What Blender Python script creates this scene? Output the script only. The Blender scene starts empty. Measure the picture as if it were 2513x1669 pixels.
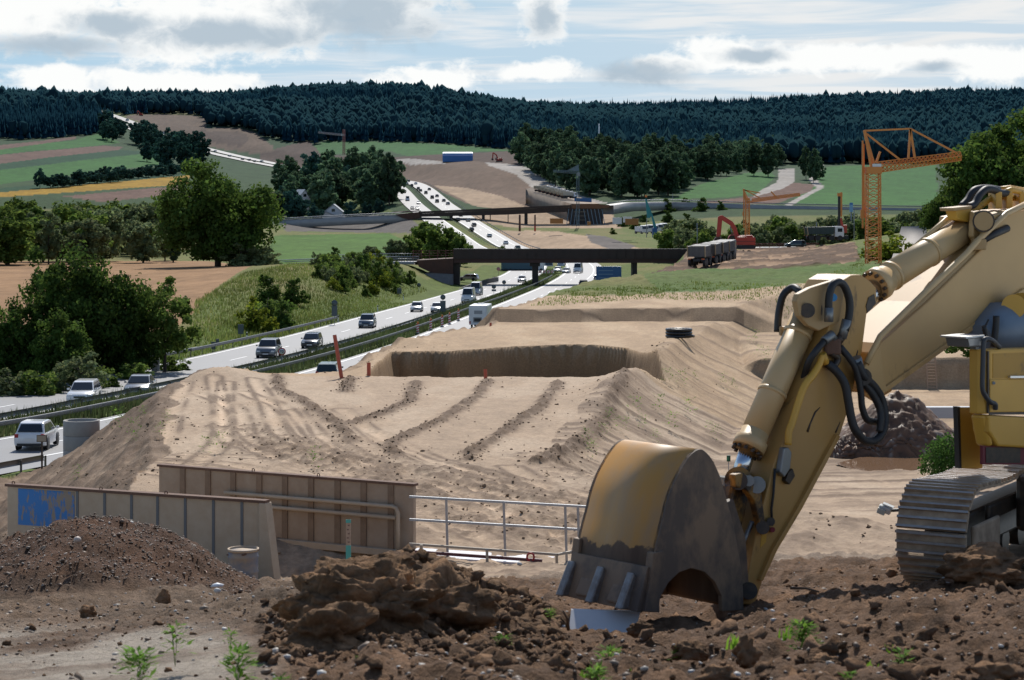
import bpy, bmesh, math, random
import numpy as np
from mathutils import Vector, Matrix, Euler
C = bpy.context.scene.collection
random.seed(7); RNG = np.random.default_rng(7)
F = 4886.0; CX = 1256.5; HY = 520.0          # pinhole of the photograph: focal length, centre column, horizon row
def P(px, py, d): return Vector(((px-CX)*d/F, d, (HY-py)*d/F))
def lerp(a, b, t): return a+(b-a)*t
def sstep(a, b, x):
    t = np.clip((x-a)/(b-a), 0, 1); return t*t*(3-2*t)
# ------------------------------------------------------------------ noise
def vnoise(x, y, seed=0):
    x = np.asarray(x, float); y = np.asarray(y, float)
    xi = np.floor(x).astype(np.int64); yi = np.floor(y).astype(np.int64)
    fx = x-xi; fy = y-yi; fx = fx*fx*(3-2*fx); fy = fy*fy*(3-2*fy)
    def h(a, b):
        n = (a*374761393+b*668265263+seed*974711) & 0x7fffffff
        n = ((n ^ (n >> 13))*1274126177) & 0x7fffffff
        return ((n ^ (n >> 16)) & 0xffff)/65535.0
    return (h(xi, yi)*(1-fx)+h(xi+1, yi)*fx)*(1-fy)+(h(xi, yi+1)*(1-fx)+h(xi+1, yi+1)*fx)*fy
def fbm(x, y, o=4, seed=0):
    s = 0; a = .5
    for i in range(o):
        s = s+a*(vnoise(x, y, seed+i*17)*2-1); x = x*2.03+11.3; y = y*2.03+4.7; a *= .5
    return s
def pdist(X, Y, pts):
    """distance to a polyline and the parameter along it"""
    best = np.full(X.shape, 1e9); par = np.zeros(X.shape)
    for i in range(len(pts)-1):
        ax, ay = pts[i][:2]; bx, by = pts[i+1][:2]
        dx, dy = bx-ax, by-ay; L = dx*dx+dy*dy+1e-12
        t = np.clip(((X-ax)*dx+(Y-ay)*dy)/L, 0, 1)
        dd = np.hypot(X-ax-t*dx, Y-ay-t*dy); m = dd < best
        best = np.where(m, dd, best); par = np.where(m, i+t, par)
    return best, par
def inpoly(X, Y, poly):
    r = np.zeros(X.shape, bool); n = len(poly); j = n-1
    for i in range(n):
        xi, yi = poly[i][:2]; xj, yj = poly[j][:2]
        c = ((yi > Y) != (yj > Y)) & (X < (xj-xi)*(Y-yi)/(yj-yi+1e-12)+xi)
        r ^= c; j = i
    return r
def smooth_path(pts, n=8):
    pts = [np.array(p, float) for p in pts]; out = []
    q = [2*pts[0]-pts[1]]+pts+[2*pts[-1]-pts[-2]]
    for i in range(1, len(q)-2):
        a, b, c, d = q[i-1:i+3]
        for k in range(n):
            t = k/n
            out.append(.5*((2*b)+(c-a)*t+(2*a-5*b+4*c-d)*t*t+(3*b-a-3*c+d)*t**3))
    out.append(pts[-1]); return out
# ------------------------------------------------------------------ materials
def mat(name, col, rough=.7, metal=0., noise=None, bump=None, spec=.5, attr=None, coat=0, rnd=0):
    """principled material; noise=(scale, amount, other colour); bump=(scale, strength); attr=colour attribute"""
    m = bpy.data.materials.new(name); m.use_nodes = True
    N = m.node_tree.nodes; L = m.node_tree.links; b = N['Principled BSDF']
    b.inputs['Roughness'].default_value = rough; b.inputs['Metallic'].default_value = metal
    b.inputs['Specular IOR Level'].default_value = spec; b.inputs['Coat Weight'].default_value = coat
    c4 = (*col, 1); src = None
    if attr:
        a = N.new('ShaderNodeAttribute'); a.attribute_name = attr; src = a.outputs['Color']
    tc = N.new('ShaderNodeTexCoord'); co = tc.outputs['Object']
    if noise:
        t = N.new('ShaderNodeTexNoise'); t.inputs['Scale'].default_value = noise[0]; t.inputs['Detail'].default_value = 4
        t.inputs['Roughness'].default_value = .65
        L.new(co, t.inputs['Vector'])
        r = N.new('ShaderNodeMapRange'); r.inputs[1].default_value = .35; r.inputs[2].default_value = .65
        r.inputs[3].default_value = 0; r.inputs[4].default_value = noise[1]; L.new(t.outputs[0], r.inputs[0])
        mx = N.new('ShaderNodeMix'); mx.data_type = 'RGBA'
        L.new(r.outputs[0], mx.inputs[0])
        if src: L.new(src, mx.inputs[6])
        else: mx.inputs[6].default_value = c4
        if len(noise) > 2: mx.inputs[7].default_value = (*noise[2], 1)
        elif src:
            mm = N.new('ShaderNodeMix'); mm.data_type = 'RGBA'; mm.blend_type = 'MULTIPLY'; mm.inputs[0].default_value = 1
            L.new(src, mm.inputs[6]); mm.inputs[7].default_value = (.45, .43, .4, 1); L.new(mm.outputs[2], mx.inputs[7])
        else: mx.inputs[7].default_value = (*[c*.5 for c in col], 1)
        src = mx.outputs[2]
    if rnd:
        oi = N.new('ShaderNodeObjectInfo'); hs = N.new('ShaderNodeHueSaturation')
        r = N.new('ShaderNodeMapRange'); r.inputs[3].default_value = 1-rnd; r.inputs[4].default_value = 1+rnd
        L.new(oi.outputs['Random'], r.inputs[0]); L.new(r.outputs[0], hs.inputs['Value'])
        if src: L.new(src, hs.inputs['Color'])
        else: hs.inputs['Color'].default_value = c4
        src = hs.outputs[0]
    if src: L.new(src, b.inputs['Base Color'])
    else: b.inputs['Base Color'].default_value = c4
    if bump:
        t = N.new('ShaderNodeTexNoise'); t.inputs['Scale'].default_value = bump[0]; t.inputs['Detail'].default_value = 5
        t.inputs['Roughness'].default_value = .7
        L.new(co, t.inputs['Vector']); bp = N.new('ShaderNodeBump'); bp.inputs['Strength'].default_value = bump[1]
        bp.inputs['Distance'].default_value = bump[2] if len(bump) > 2 else .05
        L.new(t.outputs[0], bp.inputs['Height']); L.new(bp.outputs[0], b.inputs['Normal'])
    return m
def leafmat(name, col, tr=.35, rnd=.25, attr=None):
    m = bpy.data.materials.new(name); m.use_nodes = True
    N = m.node_tree.nodes; L = m.node_tree.links; N.remove(N['Principled BSDF']); out = N['Material Output']
    d = N.new('ShaderNodeBsdfDiffuse'); t = N.new('ShaderNodeBsdfTranslucent'); g = N.new('ShaderNodeBsdfGlossy')
    g.inputs['Roughness'].default_value = .5; g.inputs['Color'].default_value = (.4, .42, .38, 1)
    mx = N.new('ShaderNodeMixShader'); mx.inputs[0].default_value = tr
    m2 = N.new('ShaderNodeMixShader'); m2.inputs[0].default_value = .012
    oi = N.new('ShaderNodeObjectInfo'); hs = N.new('ShaderNodeHueSaturation')
    r = N.new('ShaderNodeMapRange'); r.inputs[3].default_value = 1-rnd; r.inputs[4].default_value = 1+rnd
    L.new(oi.outputs['Random'], r.inputs[0])
    at = N.new('ShaderNodeAttribute'); at.attribute_name = 'Col'
    mm = N.new('ShaderNodeMix'); mm.data_type = 'RGBA'; mm.blend_type = 'MULTIPLY'; mm.inputs[0].default_value = 1
    mm.inputs[6].default_value = (*col, 1); L.new(at.outputs['Color'], mm.inputs[7])
    L.new(mm.outputs[2], hs.inputs['Color']); L.new(r.outputs[0], hs.inputs['Value'])
    L.new(hs.outputs[0], d.inputs['Color'])
    h2 = N.new('ShaderNodeHueSaturation'); h2.inputs['Value'].default_value = 1.5; h2.inputs['Hue'].default_value = .485
    L.new(hs.outputs[0], h2.inputs['Color']); L.new(h2.outputs[0], t.inputs['Color'])
    L.new(d.outputs[0], mx.inputs[1]); L.new(t.outputs[0], mx.inputs[2])
    L.new(mx.outputs[0], m2.inputs[1]); L.new(g.outputs[0], m2.inputs[2]); L.new(m2.outputs[0], out.inputs[0])
    return m
# ------------------------------------------------------------------ mesh building
def npmesh(name, V, Fq, mats, cols=None, smooth=False):
    V = np.asarray(V, np.float32); Fq = np.asarray(Fq, np.int32); k = Fq.shape[1]
    me = bpy.data.meshes.new(name); me.vertices.add(len(V)); me.vertices.foreach_set('co', V.ravel())
    me.loops.add(Fq.size); me.loops.foreach_set('vertex_index', Fq.ravel())
    me.polygons.add(len(Fq)); me.polygons.foreach_set('loop_start', np.arange(0, Fq.size, k, dtype=np.int32))
    me.update(calc_edges=True)
    if cols is not None:
        a = me.color_attributes.new('Col', 'FLOAT_COLOR', 'POINT')
        cc = np.ones((len(V), 4), np.float32); cc[:, :3] = cols; a.data.foreach_set('color', cc.ravel())
    if smooth: me.polygons.foreach_set('use_smooth', np.ones(len(Fq), bool))
    for m in (mats if isinstance(mats, (list, tuple)) else [mats]): me.materials.append(m)
    return me
def link(name, me, parent=None, kind=None, label=None, cat=None, group=None):
    o = bpy.data.objects.new(name, me); C.objects.link(o)
    if parent: o.parent = parent
    if kind: o['kind'] = kind
    if label: o['label'] = label
    if cat: o['category'] = cat
    if group: o['group'] = group
    return o
def thing(name, label, cat, loc=(0, 0, 0), rz=0, group=None):
    o = link(name, None, None, None, label, cat, group); o.empty_display_size = .2
    o.location = loc; o.rotation_euler = (0, 0, rz); return o
class MB:
    def __init__(s): s.v = []; s.f = []; s.s = []
    def add(s, vs, fs, smooth=False):
        n = len(s.v); s.v += [tuple(v) for v in vs]; s.f += [tuple(n+i for i in f) for f in fs]; s.s += [smooth]*len(fs); return s
    def box(s, c, size, rz=0, M=None):
        x, y, z = [k/2 for k in size]
        vs = [Vector((a*x, b*y, e*z)) for a in (-1, 1) for b in (-1, 1) for e in (-1, 1)]
        R = M or Matrix.Rotation(rz, 3, 'Z')
        vs = [R @ v+Vector(c) for v in vs]
        return s.add(vs, [(0, 1, 3, 2), (4, 6, 7, 5), (0, 4, 5, 1), (2, 3, 7, 6), (0, 2, 6, 4), (1, 5, 7, 3)])
    def bar(s, a, b, w, h=None, up=(0, 0, 1)):
        a = Vector(a); b = Vector(b); d = (b-a); L = d.length
        if L < 1e-6: return s
        d.normalize(); u = Vector(up)
        if abs(d.dot(u)) > .98: u = Vector((1, 0, 0))
        x = d.cross(u).normalized(); z = x.cross(d); h = h or w
        vs = [p+x*(i*w/2)+z*(j*h/2) for p in (a, b) for i, j in ((-1, -1), (1, -1), (1, 1), (-1, 1))]
        return s.add(vs, [(3, 2, 1, 0), (4, 5, 6, 7), (0, 1, 5, 4), (1, 2, 6, 5), (2, 3, 7, 6), (3, 0, 4, 7)])
    def tube(s, pts, r, n=10, caps=True):
        pts = [Vector(p) for p in pts]; rs = r if isinstance(r, (list, tuple)) else [r]*len(pts)
        vs = []; u = None
        for i, p in enumerate(pts):
            t = (pts[min(i+1, len(pts)-1)]-pts[max(i-1, 0)])
            if t.length < 1e-9: t = Vector((0, 0, 1))
            t.normalize()
            if u is None: u = t.orthogonal().normalized()
            else:
                u = u-t*u.dot(t); u = u.normalized() if u.length > 1e-6 else t.orthogonal().normalized()
            w = t.cross(u)
            vs += [p+(u*math.cos(2*math.pi*k/n)+w*math.sin(2*math.pi*k/n))*rs[i] for k in range(n)]
        fs = [(i*n+k, i*n+(k+1) % n, (i+1)*n+(k+1) % n, (i+1)*n+k) for i in range(len(pts)-1) for k in range(n)]
        s.add(vs, fs, True)
        if caps:
            b = len(s.v)-len(vs); s.f += [tuple(b+k for k in range(n))[::-1], tuple(b+(len(pts)-1)*n+k for k in range(n))]; s.s += [False]*2
        return s
    def cyl(s, a, b, r, r2=None, n=16): return s.tube([a, b], [r, r2 if r2 is not None else r], n)
    def prism(s, poly, vec, smooth=False):
        n = len(poly); vec = Vector(vec); vs = [Vector(p) for p in poly]+[Vector(p)+vec for p in poly]
        return s.add(vs, [tuple(range(n))[::-1], tuple(range(n, 2*n))]).add([], []) or s if False else s._pr(vs, n, smooth)
    def _pr(s, vs, n, smooth):
        b = len(s.v); s.v += [tuple(v) for v in vs]
        s.f += [tuple(b+i for i in range(n))[::-1], tuple(b+n+i for i in range(n))]; s.s += [False]*2
        s.f += [(b+i, b+(i+1) % n, b+n+(i+1) % n, b+n+i) for i in range(n)]; s.s += [smooth]*n
        return s
    def lathe(s, prof, c=(0, 0, 0), n=20, M=None):
        vs = []
        for r, z in prof:
            for k in range(n):
                v = Vector((r*math.cos(2*math.pi*k/n), r*math.sin(2*math.pi*k/n), z))
                if M: v = M @ v
                vs.append(v+Vector(c))
        return s.add(vs, [(i*n+k, i*n+(k+1) % n, (i+1)*n+(k+1) % n, (i+1)*n+k) for i in range(len(prof)-1) for k in range(n)], True)
    def build(s, name, m, parent=None, origin=None, bevel=0, **kw):
        me = bpy.data.meshes.new(name)
        o0 = Vector(origin) if origin is not None else (parent.location if parent is not None and kw.pop('world', False) else Vector((0, 0, 0)))
        kw.pop('world', None)
        me.from_pydata([Vector(v)-o0 for v in s.v], [], s.f); me.polygons.foreach_set('use_smooth', s.s)
        bm = bmesh.new(); bm.from_mesh(me); bmesh.ops.recalc_face_normals(bm, faces=bm.faces); bm.to_mesh(me); bm.free()
        for x in (m if isinstance(m, (list, tuple)) else [m]): me.materials.append(x)
        o = link(name, me, parent, **kw)
        if origin is not None and parent is None: o.location = o0
        if bevel:
            b = o.modifiers.new('Bevel', 'BEVEL'); b.width = bevel; b.segments = 2; b.limit_method = 'ANGLE'; b.angle_limit = math.radians(40)
        return o
def dup(o, loc=None, rz=None, label=None, group=None, scale=None, parent=None, alls=None):
    c = o.copy(); C.objects.link(c); c.parent = parent
    if loc is not None: c.location = loc
    if rz is not None: c.rotation_euler = (0, 0, rz)
    if scale is not None: c.scale = scale if hasattr(scale, '__len__') else (scale,)*3
    if label: c['label'] = label
    if group: c['group'] = group
    for ch in list(o.children): dup(ch, parent=c)
    return c
def struct(name, me): return link(name, me, kind='structure')
# ------------------------------------------------------------------ camera, light, sky
cam = bpy.data.cameras.new('camera'); co_ = bpy.data.objects.new('camera', cam); C.objects.link(co_)
cam.sensor_width = 36; cam.lens = 36*F/2513; cam.shift_y = -(834.5-HY)/2513
cam.clip_start = .5; cam.clip_end = 60000; co_.rotation_euler = (math.pi/2, 0, 0)
cam.dof.use_dof = True; cam.dof.focus_distance = 75; cam.dof.aperture_fstop = 9
sc = bpy.context.scene; sc.camera = co_
sc.view_settings.view_transform = 'Standard'; sc.view_settings.look = 'None'; sc.view_settings.exposure = 0
sc.cycles.max_bounces = 5; sc.cycles.diffuse_bounces = 2; sc.cycles.glossy_bounces = 2; sc.cycles.transmission_bounces = 3; sc.cycles.transparent_max_bounces = 4
sc.cycles.caustics_reflective = False; sc.cycles.caustics_refractive = False
SUN_AZ, SUN_EL = math.radians(4), math.radians(44)     # azimuth from +Y (clockwise positive)
sd = Vector((math.sin(SUN_AZ)*math.cos(SUN_EL), math.cos(SUN_AZ)*math.cos(SUN_EL), math.sin(SUN_EL)))
sl = bpy.data.lights.new('sun', 'SUN'); sl.energy = 4.6; sl.angle = math.radians(.53); sl.color = (1, .95, .87)
so = bpy.data.objects.new('sun', sl); C.objects.link(so); so.rotation_euler = sd.to_track_quat('Z', 'Y').to_euler(); so.location = sd*200
def build_world():
    w = bpy.data.worlds.new('World'); sc.world = w; w.use_nodes = True
    N = w.node_tree.nodes; L = w.node_tree.links; bg = N['Background']
    sky = N.new('ShaderNodeTexSky'); sky.sky_type = 'NISHITA'; sky.sun_disc = False
    sky.sun_elevation = SUN_EL; sky.sun_rotation = SUN_AZ; sky.air_density = 1; sky.dust_density = .6; sky.ozone_density = 2
    geo = N.new('ShaderNodeNewGeometry'); sep = N.new('ShaderNodeSeparateXYZ')
    tc = N.new('ShaderNodeTexCoord'); L.new(tc.outputs['Generated'], sep.inputs[0])
    def M(op, a, b=None, c=None, clamp=False):
        n = N.new('ShaderNodeMath'); n.operation = op; n.use_clamp = clamp
        for i, x in enumerate((a, b, c)):
            if x is None: continue
            if isinstance(x, (int, float)): n.inputs[i].default_value = x
            else: L.new(x, n.inputs[i])
        return n.outputs[0]
    def mr(x, a, b, c=0., d=1., smooth=True):
        n = N.new('ShaderNodeMapRange'); n.interpolation_type = 'SMOOTHSTEP' if smooth else 'LINEAR'
        L.new(x, n.inputs[0])
        for i, k in enumerate((a, b, c, d)): n.inputs[i+1].default_value = k
        return n.outputs[0]
    az = M('ARCTAN2', sep.outputs[0], sep.outputs[1]); el = M('ARCSINE', sep.outputs[2])
    def noise(sx, sy, det, ro, off=0, dist=0):
        cb = N.new('ShaderNodeCombineXYZ'); L.new(M('MULTIPLY', az, sx), cb.inputs[0]); L.new(M('MULTIPLY', el, sy), cb.inputs[1]); cb.inputs[2].default_value = off
        t = N.new('ShaderNodeTexNoise'); t.inputs['Scale'].default_value = 1; t.inputs['Detail'].default_value = det
        t.inputs['Roughness'].default_value = ro; t.inputs['Distortion'].default_value = dist; L.new(cb.outputs[0], t.inputs['Vector']); return t.outputs[0]
    def blob(px, py, rx, ry):
        a0 = math.atan((px-CX)/F); e0 = math.atan((HY-py)/F)
        u = M('DIVIDE', M('SUBTRACT', az, a0), rx/F); v = M('DIVIDE', M('SUBTRACT', el, e0), ry/F)
        return M('SUBTRACT', 1, M('SQRT', M('ADD', M('MULTIPLY', u, u), M('MULTIPLY', v, v))))
    fine = noise(70, 95, 7, .62, 3.1, .3)
    mid = noise(26, 44, 4, .55, 7.7, .4)
    streak = noise(9, 130, 4, .55, 1.3, .6)
    f0 = M('ADD', M('MULTIPLY', M('SUBTRACT', fine, .5), 2.0), M('MULTIPLY', M('SUBTRACT', mid, .5), 1.6))
    def cumulus(bl):
        b = None
        for x in bl:
            q = blob(*x); b = q if b is None else M('MAXIMUM', b, q)
        return M('ADD', b, f0)
    lit = cumulus([(60, 40, 260, 95), (420, 60, 330, 90), (690, 40, 180, 90), (1330, 35, 60, 60), (985, 25, 130, 60), (1790, 140, 110, 45), (1980, 150, 190, 34), (2200, 150, 190, 32), (2440, 165, 150, 40), (1640, 160, 90, 26),
                   (130, 200, 160, 30), (420, 215, 230, 34), (1060, 195, 140, 34), (1320, 175, 110, 26)])
    dark = cumulus([(560, 85, 250, 32), (130, 120, 170, 24), (900, 40, 170, 62), (1330, 45, 38, 36), (1590, 178, 90, 26), (300, 70, 130, 30), (1850, 140, 70, 16), (2290, 172, 50, 14)])
    hi = mr(streak, .40, .66)                     # thin high cloud in streaks
    def mixc(f, a, b):
        n = N.new('ShaderNodeMix'); n.data_type = 'RGBA'; L.new(f, n.inputs[0])
        for i, x in ((6, a), (7, b)):
            if isinstance(x, tuple): n.inputs[i].default_value = (*x, 1)
            else: L.new(x, n.inputs[i])
        return n.outputs[2]
    K = 8.2
    def k(*c): return tuple(v*K for v in c)
    side = mr(az, -.26, .26)
    base = mixc(side, k(.46, .66, .82), k(.60, .72, .82))
    veil = mixc(side, k(.72, .80, .87), k(.86, .87, .87))
    col = mixc(hi, base, veil)
    col = mixc(mr(lit, -.32, .3), col, k(1.0, 1.01, 1.0))
    col = mixc(mr(dark, -.75, .65, 0, .9), col, k(.43, .53, .62))
    vis = mr(el, .11, .26)                        # cloud bank low over the hills, clear sky above
    full = mixc(vis, col, sky.outputs[0])
    L.new(full, bg.inputs[0]); bg.inputs[1].default_value = .12
build_world()
# ================================================================== terrain
PXS = np.array([-1200, -500, 0, 250, 500, 750, 1000, 1250, 1500, 1750, 2000, 2250, 2513, 3000, 3800], float)
def row(vals): return [vals[0]]+list(vals)+[vals[-1]]
ZL = {  # heights of the valley side
 20: [-13]*13, 60: [-12.6]*13,
 100: [-12.4, -12.5, -12.6, -12.7, -12.8, -12.8, -12.9, -12.9, -12.9, -12.9, -12.9, -12.9, -12.9],
 160: [-12, -12.2, -12.5, -12.8, -13.4, -13.4, -13.4, -13.4, -13.4, -13.4, -13.4, -13.4, -13.4],
 220: [-12, -12.1, -12.2, -11.6, -12.4, -13.8, -14, -14, -14, -14, -14, -14, -14],
 300: [-12.2, -12.4, -12.3, -11.0, -10.6, -12.6, -14.8, -14.8, -14.8, -14.8, -14.8, -14.8, -14.8],
 380: [-12.5, -12.6, -12.5, -11.6, -10.2, -11, -15.3, -15.4, -15.3, -15.3, -15.3, -15.3, -15.3],
 430: [-12.7, -12.9, -12.8, -12.4, -11.0, -10.5, -15.5, -15.5, -15.5, -15.5, -15.5, -15.5, -15.5],
 500: [-13, -13.2, -13.2, -13.1, -13.2, -14, -15.5, -15.3, -15, -14, -12, -10, -9],
 600: [-13.4, -13.6, -13.6, -13.8, -13.8, -14.6, -14.8, -12.5, -14, -14, -12.6, -11, -10],
 700: [-12.5, -13, -13, -13, -12.6, -13.6, -13.4, -10.6, -13, -13, -12, -11, -10],
 820: [-9, -9, -9, -9, -10.6, -9.6, -9.4, -8.4, -9, -8, -7, -6, -6]}
PYF = {
 900: [500, 492, 492, 502, 562, 558, 545, 548, 518, 514, 512, 515, 515],
 1000: [470, 455, 458, 475, 532, 526, 500, 488, 488, 496, 500, 503, 505],
 1150: [445, 430, 435, 445, 475, 472, 458, 462, 462, 468, 478, 482, 485],
 1300: [415, 400, 405, 428, 446, 436, 402, 436, 432, 440, 450, 455, 460],
 1500: [375, 362, 366, 402, 424, 400, 382, 402, 414, 412, 410, 415, 420],
 1700: [345, 335, 338, 384, 398, 365, 366, 375, 392, 392, 390, 390, 390],
 1900: [310, 308, 305, 332, 345, 336, 350, 350, 362, 368, 365, 365, 360],
 2200: [270, 266, 266, 278, 270, 252, 300, 322, 330, 335, 330, 325, 320],
 2500: [262, 258, 260, 262, 240, 232, 285, 297, 302, 302, 290, 280, 275],
 3000: [265, 265, 268, 268, 255, 250, 282, 279, 268, 256, 244, 235, 230],
 3600: [330]*13, 6000: [420]*13, 20000: [490]*13}
LD = []; TB = []
for d_ in sorted(ZL): LD.append(d_); TB.append(row(ZL[d_]))
for d_ in sorted(PYF): LD.append(d_); TB.append([(HY-y)*d_/F for y in row(PYF[d_])])
LD = np.log(np.array(LD, float)); TB = np.array(TB)
# dense smoothed table
_u = np.arange(-1200, 3801, 20.0); _v = np.linspace(LD[0], LD[-1], 700)
T1 = np.array([np.interp(_u, PXS, r) for r in TB])
T2 = np.array([np.interp(_v, LD, T1[:, j]) for j in range(len(_u))]).T
def gs(A, ax, w):
    k = np.exp(-.5*(np.arange(-3*w, 3*w+1)/w)**2); k /= k.sum()
    return np.apply_along_axis(lambda a: np.convolve(np.pad(a, 3*w, mode='edge'), k, 'valid'), ax, A)
_far = np.clip((_v-math.log(300))/1.2, 0, 1)[:, None]
T2 = gs(gs(T2, 1, 4), 0, 3)
PXR = np.array([0, 1250, 1500, 1750, 2000, 2250, 2513, 3000, 3800], float)
ZR = {16: [-3.7]*7, 30: [-5.75]*7, 40: [-7.0]*7, 50: [-7.12]*7, 95: [-8]*7, 145: [-8]*7, 147: [-7.95, -7.95, -7.9, -7.4, -7, -6.6, -6],
 160: [-7.9, -7.9, -7.8, -7.0, -6.4, -6, -5], 200: [-7.9, -7.5, -6.9, -5.8, -5.2, -5, -4], 250: [-7.8, -8.1, -8, -6.5, -6, -5.5, -4],
 300: [-8, -8, -8, -7, -4.9, -4.4, -4], 380: [-8.1, -8.2, -8.3, -8.0, -3.8, -3.4, -3], 430: [-8, -8, -7.9, -7.9, -3.6, -3.0, -3], 600: [-8, -8, -8, -8, -7, -5, -3]}
LR = np.log(np.array(sorted(ZR), float)); TR = np.array([[ZR[d][0]]+ZR[d]+[ZR[d][-1]] for d in sorted(ZR)])
R1 = np.array([np.interp(_u, PXR, r) for r in TR]); _vr = np.linspace(LR[0], LR[-1], 500)
R2 = gs(np.array([np.interp(_vr, LR, R1[:, j]) for j in range(len(_u))]).T, 1, 4)
def bil(T, u, v, u0, du, v0, dv):
    a = np.clip((u-u0)/du, 0, T.shape[1]-1.001); b = np.clip((v-v0)/dv, 0, T.shape[0]-1.001)
    i = a.astype(int); j = b.astype(int); fa = a-i; fb = b-j
    return (T[j, i]*(1-fa)+T[j, i+1]*fa)*(1-fb)+(T[j+1, i]*(1-fa)+T[j+1, i+1]*fa)*fb
# the motorway: middle of the median
MW = [(-104, 5, -12.0), (-86, 25, -12.05), (-69, 45, -12.15), (-47.5, 75, -12.4), (-33.2, 108, -12.7), (-27.6, 127, -12.95), (-19.7, 170, -13.4), (-14, 220, -14),
      (-8.5, 284, -14.7), (-1.5, 360, -15.3), (5, 432, -15.6), (11, 510, -15.3), (12, 590, -14.8), (3.5, 660, -14.2), (-6, 720, -13.2), (-15, 800, -9.8),
      (-39, 960, 2.6), (-68, 1240, 17.8), (-105, 1420, 24), (-162, 1610, 33), (-214, 1700, 42.4), (-268, 1780, 54), (-331, 1880, 70), (-397, 2000, 93.3), (-450, 2090, 108), (-520, 2250, 118)]
MWp = np.array(smooth_path(MW, 10))
MWl = np.concatenate([[0], np.cumsum(np.hypot(*np.diff(MWp[:, :2], axis=0).T))])
def mw_at(s):
    p = np.array([np.interp(s, MWl, MWp[:, k]) for k in range(3)])
    q = np.array([np.interp(s+1, MWl, MWp[:, k]) for k in range(3)]); r = np.array([np.interp(s-1, MWl, MWp[:, k]) for k in range(3)])
    t = q-r; t /= np.hypot(t[0], t[1]); return p, t
def mw_s(Y): return float(np.interp(Y, MWp[:, 1], MWl))
def mw_pt(Y, off, dz=0):
    p, t = mw_at(mw_s(Y)); return Vector((p[0]+t[1]*off, p[1]-t[0]*off, p[2]+dz)), math.atan2(t[1], t[0])
XLd = [16, 34, 58, 70, 88, 93, 97, 100, 112, 120, 128, 135, 138, 147, 151, 164, 179, 200, 217, 230, 330, 425, 470]
XLx = [-6, -8, -10.6, -12.6, -15.4, -15.7, -14.6, -8.4, -7.9, -7.0, -5.9, -4.1, -2.4, -1.2, 0.5, 2.2, 4.2, 7.2, 10.8, 15, 29, 37.8, 43]
XRd = [16, 30, 44, 52, 57, 77, 95, 110, 120, 140, 150, 160, 175]; XRx = [30, 14, 9, 4, 1.2, 3.2, 5.8, 8.6, 10, 14.5, 17.5, 24, 60]
ZFd = [16, 30, 40, 50, 60, 75, 100, 124, 150, 170]; ZFz = [-3.6, -5.6, -6.9, -7.9, -8.9, -9.9, -10.6, -11, -10.6, -9]
PIT = [(-7.1, 97), (-3, 96.7), (1, 96.8), (5.6, 96.2), (7.7, 99.5), (7.6, 107), (6.8, 117), (5.2, 119.3), (3.4, 119.9), (1.8, 119.3), (.2, 118.6), (-1.3, 116.6), (-2.4, 115.6), (-3.6, 113.8), (-4.6, 114.6), (-5.8, 113.6), (-6.9, 113.8), (-7.2, 103)]
def G(px, py, d=None, zfun=None):     # image point on the first fill platform
    z = -7.4
    for _ in range(8):
        d = z*F/(HY-py); z = np.interp(d, [30, 40, 50, 95, 145], [-5.75, -7.0, -7.12, -8, -8])
    return ((px-CX)*d/F, d)
WIN = [[(680, 920), (686, 955), (760, 990), (830, 1040), (868, 1080)], [(1022, 936), (1005, 980), (950, 1010), (855, 1040)],
       [(1200, 935), (1172, 970), (1080, 1030), (1000, 1065), (950, 1090), (975, 1122)], [(1372, 938), (1322, 1000), (1240, 1055), (1160, 1105), (1150, 1126)],
       [(1532, 935), (1492, 1000), (1440, 1060), (1400, 1090), (1320, 1132)], [(862, 930), (845, 962)]]
WIN = [[G(*p) for p in l] for l in WIN]
RUT = [[(575, 935), (600, 985), (625, 1060), (720, 1105), (900, 1150), (1200, 1232), (1480, 1310)], [(780, 1000), (900, 1100), (1100, 1165), (1330, 1250), (1500, 1320)],
       [(505, 940), (490, 990), (470, 1080), (360, 1160)], [(540, 960), (640, 1000), (700, 1090), (1000, 1200), (1250, 1290)], [(1330, 1140), (1480, 1220), (1700, 1330)], [(420, 1120), (640, 1130), (900, 1190), (1150, 1260), (1330, 1330)], [(330, 1130), (560, 1170), (800, 1230), (1000, 1310)], [(860, 1060), (1000, 1130), (1240, 1190), (1420, 1235)]]
RUT = [smooth_path([G(*p) for p in l], 6) for l in RUT]
CHURN = [smooth_path([G(*p) for p in l], 4) for l in ([(620, 1085), (760, 1120), (950, 1180), (1150, 1250), (1400, 1330)], [(1000, 1140), (1200, 1180), (1400, 1240), (1600, 1330)],
         [(560, 1040), (720, 1080), (850, 1120)], [(1350, 1110), (1500, 1170), (1650, 1270)])]
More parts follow.
